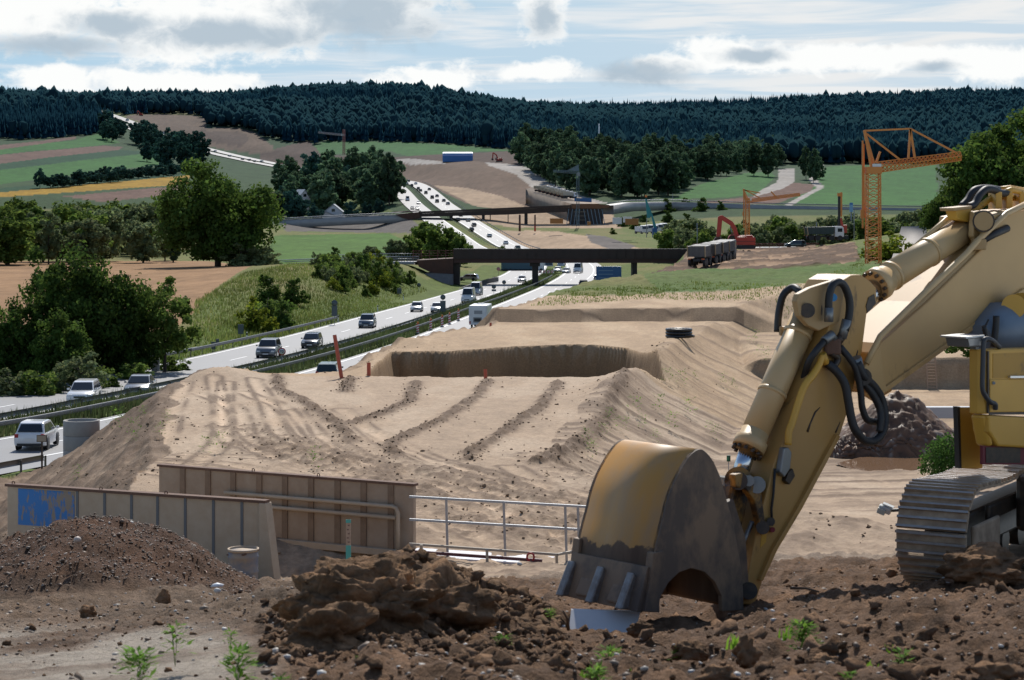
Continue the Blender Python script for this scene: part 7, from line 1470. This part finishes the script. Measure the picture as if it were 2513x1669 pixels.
# ================================================================== trees
def crown_mesh(name, R, Hc, nc, per, leaf, seed, m, shape='round', sparse=0., tone=1.):
    """leaf faces on many clumps spread through the crown; origin at the crown's foot"""
    r = np.random.default_rng(seed); cen = []; rad = []
    while len(cen) < nc:
        u = r.normal(size=3); u /= np.linalg.norm(u); q = r.random()**(.38 if shape != 'cone' else .5); p = u*q
        if shape == 'round': z = (p[2]*.5+.5); w = 1.0
        elif shape == 'oval': z = p[2]*.5+.5; w = .62+.5*math.sin(math.pi*min(1, max(0, z*.9+.05)))
        elif shape == 'cone': z = p[2]*.5+.5; w = 1.05-.98*z
        elif shape == 'dome': z = abs(p[2]); w = 1.
        n = 1+.42*float(fbm(np.array([u[0]*1.6+seed]), np.array([u[1]*1.6+u[2]*1.9]), 3, seed)[0])
        if shape == 'dome' and p[2] < 0: p[2] *= -1
        zz = z*Hc*(n if shape != 'cone' else 1)
        cen.append((p[0]*R*w*n, p[1]*R*w*n, zz)); rad.append((R*.23 if shape != 'cone' else R*.2)*r.uniform(.65, 1.4)*(1 if shape != 'cone' else max(.3, 1.2-z)))
    cen = np.array(cen); rad = np.array(rad); N = nc*per; ci = np.repeat(np.arange(nc), per)
    u = r.normal(size=(N, 3)); u[:, 2] = u[:, 2]*.8+.15; u /= np.linalg.norm(u, axis=1)[:, None]
    c = cen[ci]+u*(rad[ci]*r.uniform(.45, 1.12, N))[:, None]; c[:, 2] = np.maximum(c[:, 2], .02*Hc)
    nrm = u+r.normal(size=(N, 3))*.55; nrm /= np.linalg.norm(nrm, axis=1)[:, None]
    a = np.cross(nrm, r.normal(size=(N, 3))); a /= np.linalg.norm(a, axis=1)[:, None]; b = np.cross(nrm, a)
    sz = (leaf*r.uniform(.6, 1.35, N))[:, None]
    V = np.stack([c-a*sz, c+b*sz*.7, c+a*sz, c-b*sz*.7], 1).reshape(-1, 3)
    tone_c = (r.uniform(.72, 1.28, nc)[ci]*r.uniform(.8, 1.2, N))*tone; cc = np.repeat(np.stack([tone_c*r.uniform(.9, 1.15, N), tone_c, tone_c*r.uniform(.8, 1.05, N)], 1), 4, 0)
    return npmesh(name, V, np.arange(4*N).reshape(-1, 4), m, cc)
m_bark = mat('bark', (.055, .042, .032), .9, noise=(6, .5))
def trunk_mb(H, R, r0, seed, zc=.35, limbs=7):
    r = random.Random(seed); mb = MB(); top = Vector((r.uniform(-.1, .1)*R, r.uniform(-.1, .1)*R, H*.82))
    mb.tube([(0, 0, -.6), (0, 0, 0), (top.x*.3, top.y*.3, H*.35), (top.x*.7, top.y*.7, H*.6), top], [r0*1.5, r0*1.15, r0*.8, r0*.5, r0*.12], 9)
    for i in range(limbs):
        z = H*r.uniform(.22, .6); a = i*6.28/limbs+r.uniform(-.4, .4); e = Vector((math.cos(a)*R*.7, math.sin(a)*R*.7, z+H*r.uniform(.1, .3))); s = Vector((top.x*.5, top.y*.5, z))
        mb.tube([s, s.lerp(e, .5)+Vector((0, 0, H*.02)), e], [r0*.42, r0*.28, r0*.07], 6)
    return mb
L_dark = leafmat('dark_broad_leaf', (.052, .098, .022), .42, .15); L_mid = leafmat('mid_green_leaf', (.088, .145, .034), .4, .3); L_wil = leafmat('grey_green_leaf', (.13, .17, .085), .35, .25)
L_con = leafmat('conifer_needle', (.035, .065, .032), .15, .25); L_wood = leafmat('wood_leaf', (.062, .112, .066), .35, .38); L_yel = leafmat('yellowish_leaf', (.12, .16, .02), .4, .15); L_blue = leafmat('hazy_leaf', (.028, .070, .062), .25, .3)  # hazy_leaf carries the blue of distance haze in its colour
PROTO = {}
def proto(key, H, R, z0, shape, nc, per, leaf, mat_, r0, seed, sparse=0., tone=1.): PROTO[key] = (crown_mesh('crown', R, H-z0, nc, per, leaf, seed, mat_, shape, sparse, tone), trunk_mb(H, R, r0, seed), H, z0)
BULK = {}
def bulk(name, label):
    V = []; Cc = []
    for key, pos, H, wide in BULK[name]:
        me, tm, H0, z0 = PROTO[key]; n = len(me.vertices); v = np.empty(n*3, np.float32); me.vertices.foreach_get('co', v); v = v.reshape(-1, 3); c = np.empty(n*4, np.float32); me.color_attributes['Col'].data.foreach_get('color', c); c = c.reshape(-1, 4)[:, :3]
        s = H/H0; a = random.random()*6.28; ca, sa = math.cos(a), math.sin(a); v = v+np.array((0, 0, z0)); v = np.stack([(v[:, 0]*ca-v[:, 1]*sa)*s*wide, (v[:, 0]*sa+v[:, 1]*ca)*s*wide, v[:, 2]*s], 1)+np.array(pos); V.append(v); Cc.append(c*random.uniform(.65, 1.35))
    V = np.concatenate(V); link(name, npmesh(name, V, np.arange(len(V)).reshape(-1, 4), L_wood, np.concatenate(Cc)), kind='stuff', label=label, cat='wood')
def tree(key, pos, H, label, group=None, rz=None, wide=1., name='tree', cat='tree'):
    me, tm, H0, z0 = PROTO[key]; s = H/H0
    t = thing(name, label, cat, pos, rz if rz is not None else random.random()*6.28, group); t.scale = (s*wide, s*wide, s)
    o = link('crown' if name == 'tree' else 'foliage', me, t); o.location = (0, 0, z0)
    if not isinstance(tm, bpy.types.Mesh):
        ob = tm.build('trunk' if name == 'tree' else 'stem', m_bark, t); PROTO[key] = (me, ob.data, H0, z0)
    else: link('trunk' if name == 'tree' else 'stem', tm, t)
    return t
# near and single trees get crowns of their own
proto('great', 23, 12.6, 1.2, 'round', 210, 150, .48, L_dark, .7, 11); proto('near1', 10, 4.6, .8, 'round', 150, 170, .19, L_dark, .28, 12); proto('near2', 7.6, 2.9, 1.2, 'round', 70, 120, .16, L_mid, .16, 13); proto('near3', 6.5, 3.4, .2, 'dome', 110, 130, .18, L_dark, .2, 14); proto('rightbig', 19, 9.5, 2, 'round', 190, 150, .38, L_dark, .5, 15)
proto('broad1', 14, 6, .8, 'round', 80, 75, .55, L_mid, .3, 21); proto('broad2', 14, 5, .8, 'oval', 75, 75, .5, L_mid, .3, 22); proto('broad3', 14, 5.5, .6, 'round', 75, 75, .5, L_wil, .3, 23); proto('birch', 14, 3.4, 1, 'oval', 60, 75, .42, L_wil, .2, 24); proto('conifer', 15, 3.2, .6, 'cone', 90, 50, .4, L_con, .22, 25)
for i in range(5): proto('wood%d' % i, 24, 7.0+.5*(i % 3), 1.0, ('round', 'oval', 'round', 'oval', 'round')[i], 64, 60, .95, L_wood, .35, 31+i)
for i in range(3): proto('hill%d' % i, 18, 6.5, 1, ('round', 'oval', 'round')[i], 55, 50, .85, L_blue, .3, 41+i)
for i in range(4): proto('shrub%d' % i, 2.2, 1.2, 0, 'dome', 40, 60, .10, (L_mid, L_dark, L_wil, L_yel)[i], .05, 51+i)
tree('great', gat(535, 458), 21.8, 'huge dark broad tree standing alone at the far edge of the stubble field', rz=.4, wide=1.02)
tree('near1', gat(205, 163), 10.0, 'tallest dark tree of the clump before the stubble field', 'trees of the near left clump', .2, .92); tree('near2', gat(405, 166), 7.0, 'loose light tree with a visible trunk at the right of the near clump', 'trees of the near left clump', 1.2, 1.0); tree('near3', gat(50, 160), 5.0, 'rounded dark tree at the left edge of the near clump', 'trees of the near left clump', 2, 1.0); tree('near3', gat(150, 155), 4.6, 'low dark tree at the foot of the near clump beside the guard rail', 'trees of the near left clump', 4, 1.05); tree('near3', gat(310, 165), 4.6, 'dark low tree between the tall one and the loose one of the near clump', 'trees of the near left clump', 5, .9)
tree('near3', gat(-70, 166), 6.0, 'dark tree cut by the left edge of the picture', 'trees of the near left clump', 3, 1.0)
for i, (px, d, h, w, lab) in enumerate(((195, 147, 3.0, 1.3, 'grey green bush below the near left clump, above the white people carrier'), (95, 143, 2.2, 1.5, 'low bush left of the grey green one behind the guard rail'), (25, 143, 2.0, 1.6, 'low bush at the left edge behind the guard rail'), (250, 150, 2.0, 1.4, 'small bush right of the grey green one'), (330, 158, 1.7, 1.5, 'low bush below the loose tree'), (430, 168, 1.6, 1.6, 'low bush at the right foot of the near clump'))): tree('shrub2' if i in (0, 2) else 'shrub0', gat(px, d), h, lab, 'bushes below the near left clump', None, w, 'bush', 'bush')
tree('rightbig', P(2475, 608, 262), 15.6, 'large dark tree behind the excavator boom at the right edge', None, .7, 1.0); tree('near1', P(2318, 600, 268), 7.2, 'lower tree left of the large dark tree at the right edge', None, 2.2, .9); tree('near1', P(2385, 600, 280), 10.4, 'middle tree merging into the large dark tree at the right', None, 4.2, 1.0)
tree('shrub3', gat(2178, 250), 3.8, 'olive green bush right of the large crane mast', None, 1, 1.6, 'bush', 'bush'); tree('shrub1', P(2400, 870, 70), 1.5, 'dark green bush below the grey blue hood', None, 1, 1.6, 'bush', 'bush')
rr_ = random.Random(5); LEFT = 'trees beyond the stubble field on the left'
for i in range(66):
    px = rr_.uniform(-70, 445); d = rr_.uniform(478, 560) if i < 22 else rr_.uniform(560, 760); k = rr_.choice(('broad1', 'broad2', 'broad3', 'birch', 'broad1', 'conifer'))
    if px > 380 and d < 520: d += 60
    h = rr_.uniform(10.5, 15)*(1.05 if d > 560 else .92); tree(k, gat(px, d), h, {'broad1': 'round green tree in the belt beyond the stubble field', 'broad2': 'tall oval green tree in the belt beyond the stubble field', 'broad3': 'grey green tree in the belt beyond the stubble field', 'birch': 'slim pale tree in the belt beyond the stubble field', 'conifer': 'dark pointed conifer in the belt beyond the stubble field'}[k], LEFT, None, rr_.uniform(.95, 1.3))
HED = 'hedge trees between the far fields on the left'
for i in range(32):
    px = lerp(130, 480, i/31)+rr_.uniform(-6, 6); py = lerp(460, 424, i/31)+rr_.uniform(-3, 3); q = ground(px, py, 800, 1900); tree('hill%d' % (i % 3), q, rr_.uniform(5, 8), 'small dark tree in the hedge above the yellow strip', HED, None, 1.5)
q = ground(98, 462, 800, 1900); tree('hill0', q, 9.5, 'round dark tree standing at the left end of the hedge', None, 1, .9)
HIL = 'dark trees beside the hillside motorway'
for i in range(30):
    px, py = ((rr_.uniform(245, 300), rr_.uniform(325, 350)), (rr_.uniform(330, 392), rr_.uniform(350, 372)), (rr_.uniform(395, 500), rr_.uniform(370, 408)), (rr_.uniform(340, 500), rr_.uniform(395, 420)))[i % 4 if i % 4 < 3 or i > 15 else 2]; q = ground(px, py, 900, 2050); tree('hill%d' % (i % 3), q, rr_.uniform(14, 21), 'dark tree among those screening the hillside motorway', HIL, None, 1.0)
CLP = 'trees of the dark clump in the valley left of the motorway'
for i in range(62):
    px = rr_.uniform(690, 972); lo = 960 if px > 760 else 930; d = rr_.uniform(lo, 1240); q = gat(px, d)
    if px > 950: d = rr_.uniform(985, 1100); q = gat(px, d)
    k = rr_.choice(('wood0', 'wood1', 'wood2', 'hill1', 'conifer')); h = rr_.uniform(17, 24)*(1 if px > 770 else .65)
    if i > 34: BULK.setdefault('clump', []).append((k, q, h, 1.1)); continue
    tree(k, q, h, {'conifer': 'pointed conifer in the dark valley clump'}.get(k, 'broadleaved tree in the dark valley clump'), CLP, None, 1.0)
BULK['thicket'] = BULK['clump']; bulk('thicket', 'dense trees filling the dark valley clump left of the motorway')
tree('wood3', gat(955, 975), 24, 'tall poplar-like tree at the right end of the dark valley clump', None, 1, .75)
VIL = 'trees round the village houses'
for px, d, h in ((655, 925, 12), (672, 940, 10), (720, 925, 13), (735, 940, 9), (775, 925, 10), (860, 930, 9), (640, 905, 9), (900, 935, 8), (765, 990, 12), (690, 985, 12), (930, 930, 8)): tree('hill%d' % (px % 3), gat(px, d), h, 'dark rounded tree near the red-roofed and white houses', VIL, None, 1.0)
for px, d, h, k, w, lab in ((1082, 545, 10.5, 'broad1', 1.15, 'dark tree left of the motorway between the two bridges, largest of its group'), (1045, 560, 11.5, 'broad2', 1.1, 'taller pale tree behind the dark one between the bridges'), (1130, 540, 8.2, 'broad1', .9, 'dark tree nearest the lanes between the bridges'), (975, 545, 6.4, 'broad3', 1.2, 'grey green willow left of the trees between the bridges'), (1015, 550, 7, 'broad1', 1., 'dark low tree beside the grey green willow'), (915, 530, 4.6, 'broad3', 1.3, 'small grey green willow at the meadow edge'), (1100, 470, 3.4, 'broad3', 1.3, 'small pale bush tree showing over the ramp rail'), (1235, 610, 4.2, 'broad1', 1.2, 'low dark tree in the median behind the girder')): tree(k, gat(px, d), h, lab, 'trees between the two bridges', None, w)
for px, d, h, w in ((590, 452, 5.5, 1.6), (630, 455, 5.0, 1.7), (655, 462, 3.6, 1.8)): tree('shrub2', gat(px, d), h, {590: 'grey green bush at the foot of the huge tree', 630: 'grey green bush second from the huge tree', 655: 'pale bush at the corner of the stubble field'}[px], None, None, w, 'bush', 'bush')
# middle wood
W_ = 'trees of the middle wood'; EDGE = [(1275, 408), (1320, 432), (1365, 462), (1420, 480), (1480, 488), (1560, 489), (1650, 482), (1700, 452), (1800, 428), (1915, 415)]
n_ = 0
while n_ < 150:
    px = rr_.uniform(1278, 1915); front = n_ < 34; yb = np.interp(px, [e[0] for e in EDGE], [e[1] for e in EDGE]); py = yb-(rr_.uniform(0, 8) if front else rr_.uniform(6, 92)*(1 if px < 1700 else .5))
    q = ground(px, py, 850, 1700)
    if q.y > 1640: continue
    if not front: BULK.setdefault('wood', []).append(('wood%d' % (n_ % 5), q, rr_.uniform(16, 22)*(1. if px < 1750 else .8), rr_.uniform(.9, 1.15))); n_ += 1; continue
    tree('wood%d' % (n_ % 5), q, rr_.uniform(16, 22)*(1. if px < 1750 else .8), 'broadleaved tree standing in the middle wood', W_, None, rr_.uniform(.85, 1.1)); n_ += 1
for i in range(24):
    px = rr_.uniform(1660, 1915); yb = np.interp(px, [e[0] for e in EDGE], [e[1] for e in EDGE]); q = ground(px, yb-rr_.uniform(0, 30), 850, 1700); tree('wood%d' % (i % 5), q, rr_.uniform(15, 20), 'broadleaved tree standing in the middle wood', W_, None, rr_.uniform(1., 1.3))
for px, d, h, w in ((1978, 1290, 20, .72), (1996, 1250, 21, .62), (1850, 1330, 21, .9), (1885, 1320, 22, .9), (2012, 1300, 13, .9)): tree('wood%d' % (px % 5), gat(px, d), h, {1978: 'tall rounded tree left of the curving pale road', 1996: 'dark tall tree between the two pale roads', 1850: 'round tree at the right end of the middle wood', 1885: 'round tree left of the straight pale road', 2012: 'small tree right of the pair between the pale roads'}[px], None, None, w)
bulk('wood', 'dense broadleaved wood filling the ground behind the front row of the middle wood')
BEL = 'trees in the belt behind the red excavator'
for i in range(46):
    px = rr_.uniform(1640, 2260); d = rr_.uniform(520, 640); k = rr_.choice(('broad1', 'broad3', 'birch', 'broad2', 'broad3')); q = gat(px, d); h = rr_.uniform(8.5, 12.5)*(1.0 if px < 1700 or px > 1760 else .85)
    tree(k, q, h, {'broad1': 'rounded tree in the belt behind the bridge road', 'broad2': 'oval tree in the belt behind the bridge road', 'broad3': 'grey green tree in the belt behind the bridge road', 'birch': 'slim pale tree in the belt behind the bridge road'}[k], BEL, None, rr_.uniform(1., 1.3))
BSH = 'bushes on the embankment left of the near bridge'
for i in range(58):
    t_ = rr_.random(); px = 770+240*t_+rr_.uniform(-25, 25); py = rr_.uniform(645, 690)+t_*12+(rr_.uniform(0, 40) if rr_.random() < .45 else 0); q = ground(px, py, 150, 520); tree('shrub%d' % rr_.choice((0, 0, 1, 2, 3)), q, rr_.uniform(1.5, 4.0), 'leafy bush on the grassy embankment beside the bridge ramp', BSH, None, rr_.uniform(.8, 1.1), 'bush', 'bush')
for px, py, h, k, w, lab in ((626, 815, 4.2, 'shrub3', 1.0, 'yellowish green bush beside the panel sign above the guard rail'), (655, 800, 3.8, 'shrub0', 1.1, 'green bush right of the yellowish one'), (690, 812, 3.4, 'shrub1', 1.0, 'dark bush at the right of the yellowish pair'), (665, 760, 4.4, 'shrub1', 1.3, 'dark spreading bush above the yellowish one'), (720, 745, 3.4, 'shrub1', 1.2, 'dark bush on the slope right of the spreading one')): q = ground(px, py, 150, 420); tree(k, q, h, lab, 'bushes above the guard rail', None, w, 'bush', 'bush')
for px, py, h in ((1640, 520, 6), (1680, 512, 5), (1720, 518, 6), (1770, 515, 4), (1560, 562, 4), (1530, 556, 4), (1580, 545, 3), (1640, 545, 5), (1690, 560, 6), (1505, 575, 2.5)): q = ground(px, py, 540, 1000); tree('shrub1', q, h, 'dark shrub on the slope below the far country road', 'shrubs below the far country road', None, 1.3, 'bush', 'bush')
# weeds on the fill
GW = 'small weeds sprouting on the sand fill'; wm = [weed_mesh('leaves', .5, 46, 60+i, .055) for i in range(3)]
for i, (px, py) in enumerate([(395, 1075), (410, 1040), (330, 1090), (300, 1060), (190, 1180), (505, 1108), (540, 1112), (770, 1150), (1690, 1020), (1640, 940), (1705, 935), (1672, 945), (1740, 1060), (1760, 1080), (1620, 1010), (1560, 1020), (1500, 1045), (1480, 1075), (1530, 1065), (1455, 1120), (1580, 1050), (1650, 1060), (1800, 960), (1775, 945), (1865, 870), (1880, 890), (1850, 840), (330, 1070), (350, 1030), (285, 1045), (1440, 1095), (1610, 1085)]):
    q = ground(px, py, 34, 200); t = thing('weed', 'small green weed sprouting on the sand fill', 'weed', q, random.random()*6, GW); link('leaves', wm[i % 3], t); t.scale = (random.uniform(.9, 1.9),)*3
# ------------------------------------------------------------------ grasses
def grass(name, label, pts, hs, w, seed, base, lean=.25):
    r = np.random.default_rng(seed); N = len(pts); a = r.uniform(0, 6.283, N); h = hs*r.uniform(.6, 1.3, N); dx = np.stack([np.cos(a), np.sin(a), 0*a], 1); up = np.array((0, 0, 1.)); l = r.uniform(-lean, lean, (N, 2))
    tip = pts+np.stack([l[:, 0]*h, l[:, 1]*h, h], 1); V = np.stack([pts-dx*w, pts+dx*w, tip], 1).reshape(-1, 3)
    c = np.array(base)*r.uniform(.65, 1.4, (N, 1)); c = np.where(r.random((N, 1)) < .22, c*np.array((1.5, 1.15, 1.3)), c)*(1+.9*fbm(pts[:, 0]*.09, pts[:, 1]*.05, 3, seed))[:, None]
    return link(name, npmesh(name, V, np.arange(3*N).reshape(-1, 3), m_grassb, np.repeat(c, 3, 0)), kind='stuff', label=label, cat='grass')
m_grassb = leafmat('grass_blade', (1, 1, 1), .35, .0)
def along(o0, o1, Y0, Y1, n, seed):
    r = np.random.default_rng(seed); Yv = np.exp(r.uniform(math.log(Y0), math.log(Y1), n)); of = r.uniform(o0, o1, n); out = np.zeros((n, 3))
    s = np.interp(Yv, MWp[:, 1], MWl)
    for k in range(3): out[:, k] = np.interp(s, MWl, MWp[:, k])
    q = np.stack([np.interp(s+1, MWl, MWp[:, k])-np.interp(s-1, MWl, MWp[:, k]) for k in (0, 1)], 1); q /= np.linalg.norm(q, axis=1)[:, None]
    out[:, 0] += q[:, 1]*of; out[:, 1] -= q[:, 0]*of; out[:, 2] = zt(out[:, 0], out[:, 1], False)-.05; return out
pts = np.concatenate([along(-2.4, .9, 62, 520, 26000, 1), along(1.5, 2.3, 62, 480, 5000, 2)]); grass('median_grass', 'tall dark grass growing in the motorway median', pts, np.where(fbm(pts[:, 1]*.06, pts[:, 0]*.05, 3, 3) > 0, .85, .5), .05, 3, (.05, .075, .03))
pts = along(-22, -12.6, 62, 330, 22000, 4); grass('verge_grass', 'fresh green grass on the verge of the far carriageway', pts, .38, .06, 5, (.085, .13, .03))
def patch(poly, n, d0, d1, seed):
    r = np.random.default_rng(seed); xs = [p[0] for p in poly]; out = []
    u = r.uniform(min(xs), max(xs), n); d = np.exp(r.uniform(math.log(d0), math.log(d1), n)); X = (u-CX)*d/F; Z = zt(X, d, False); py = HY-Z*F/d; m = inpoly(u, py, poly); return np.stack([X[m], d[m], Z[m]-.05], 1)
pts = patch([(470, 800), (480, 740), (600, 670), (760, 640), (960, 650), (1050, 715), (860, 770), (700, 830), (520, 850)], 45000, 170, 430, 7); grass('embankment_grass', 'tall yellowish meadow grass on the embankment left of the motorway', pts, .5, .07, 8, (.105, .145, .04))
pts = patch([(1240, 775), (1400, 712), (1700, 690), (1960, 700), (2120, 640), (2130, 760), (1950, 800), (1850, 740), (1600, 735), (1420, 745)], 30000, 150, 330, 9); grass('bank_grass', 'green and yellow grass on the plateau beyond the sand fill', pts, .2, .045, 10, (.10, .15, .032))
# ================================================================== forest on the hills
FPX = [-700, 0, 120, 250, 300, 480, 520, 600, 660, 730, 790, 1000, 1250, 1400, 1900, 2000, 2300, 2513, 3200]; FD0 = [1640, 1630, 1660, 1760, 2040, 2070, 1980, 1910, 1870, 1850, 1800, 1770, 1690, 1570, 1560, 1580, 1570, 1560, 1560]
def forest():
    r = np.random.default_rng(77); V = []; Fc = []; CCs = []; n = 0
    N0 = 84000; px = r.uniform(-420, 2950, N0); d = np.sqrt(r.uniform(1540**2, 3020**2, N0)); keep = d > np.interp(px, FPX, FD0)+25*fbm(px*.02, d*.001, 3, 6)
    px, d = px[keep], d[keep]; keep = r.random(len(d)) < np.where(d < 2350, .75, .55); px, d = px[keep], d[keep]
    X = (px-CX)*d/F; Z = zt(X, d, False); py = HY-Z*F/d
    bad = np.zeros(len(X), bool)
    for nm, cn, poly, a, b in ZONES:
        if nm == 'field' and cn in ('farg',): continue
        if b > 1600: bad |= inpoly(px, py, poly) & (d > a) & (d < b)
    ss = np.interp(d, MWp[:, 1], MWp[:, 0]); bad |= (np.abs(X-ss) < 26) & (d < 2300)
    px, d, X, Z = px[~bad], d[~bad], X[~bad], Z[~bad]; print('forest trees', len(X))
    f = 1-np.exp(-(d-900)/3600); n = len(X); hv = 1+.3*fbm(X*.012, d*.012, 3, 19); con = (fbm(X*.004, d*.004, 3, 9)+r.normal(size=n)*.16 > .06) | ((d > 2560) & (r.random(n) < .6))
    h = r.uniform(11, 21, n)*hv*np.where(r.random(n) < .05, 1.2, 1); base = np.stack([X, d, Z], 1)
    def colr_(c, sel): return (np.array(c)*.40+np.array((.007, .038, .068))*(.5+.6*f[sel])[:, None])*r.uniform(.86, 1.14, (sel.sum(), 1))  # blue aerial haze added to the tree colours, stronger with distance
    # conifers: three ragged tiers
    k = 6; m_ = con.sum(); ang = r.uniform(0, 6.28, (m_, 1))+np.arange(k)*2*np.pi/k; hc = h[con][:, None]; parts = []
    for z0, z1, w in ((.06, .55, 2.7), (.34, .80, 1.9), (.60, 1.0, 1.05)):
        rr = w*r.uniform(.7, 1.25, (m_, k)); ring = np.stack([np.cos(ang)*rr, np.sin(ang)*rr, hc*z0+r.uniform(-.6, .6, (m_, k))], 2); tip = np.stack([r.uniform(-.3, .3, m_), r.uniform(-.3, .3, m_), hc[:, 0]*z1], 1)[:, None]
        parts += [ring, tip]
    vc = np.concatenate(parts, 1)+base[con][:, None]; nv = vc.shape[1]
    fl = np.array([(t*7+j, t*7+(j+1) % k, t*7+k) for t in range(3) for j in range(k)]); fc_ = (np.arange(m_)[:, None, None]*nv+fl[None]).reshape(-1, 3)
    icoV, icoF = ico(1, .0, 1); sd = ~con; q = sd.sum(); hd = h[sd][:, None, None]; j_ = 1+.2*r.normal(size=(q, len(icoV), 1)).clip(-1.5, 1.5)
    vd = icoV[None]*j_*np.concatenate([hd*.22, hd*.22, hd*.42], 2); vd[:, :, 2] += hd[:, :, 0]*.52; vd += base[sd][:, None]
    fd_ = (np.arange(q)[:, None, None]*len(icoV)+icoF[None]).reshape(-1, 3)+m_*nv
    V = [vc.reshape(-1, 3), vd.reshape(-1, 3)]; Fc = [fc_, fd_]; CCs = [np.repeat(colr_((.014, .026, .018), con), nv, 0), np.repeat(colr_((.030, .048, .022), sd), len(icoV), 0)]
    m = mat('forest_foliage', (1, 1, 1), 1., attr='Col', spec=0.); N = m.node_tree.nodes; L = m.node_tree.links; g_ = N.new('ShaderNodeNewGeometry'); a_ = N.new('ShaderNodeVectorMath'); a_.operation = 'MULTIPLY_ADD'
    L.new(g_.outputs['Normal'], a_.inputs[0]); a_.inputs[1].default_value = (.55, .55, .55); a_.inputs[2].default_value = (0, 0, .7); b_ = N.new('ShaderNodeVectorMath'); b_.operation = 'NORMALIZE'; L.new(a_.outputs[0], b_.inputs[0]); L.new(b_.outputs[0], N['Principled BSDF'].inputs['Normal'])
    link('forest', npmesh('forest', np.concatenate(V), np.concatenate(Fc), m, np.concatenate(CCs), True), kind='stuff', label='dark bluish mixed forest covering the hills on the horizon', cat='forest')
forest()
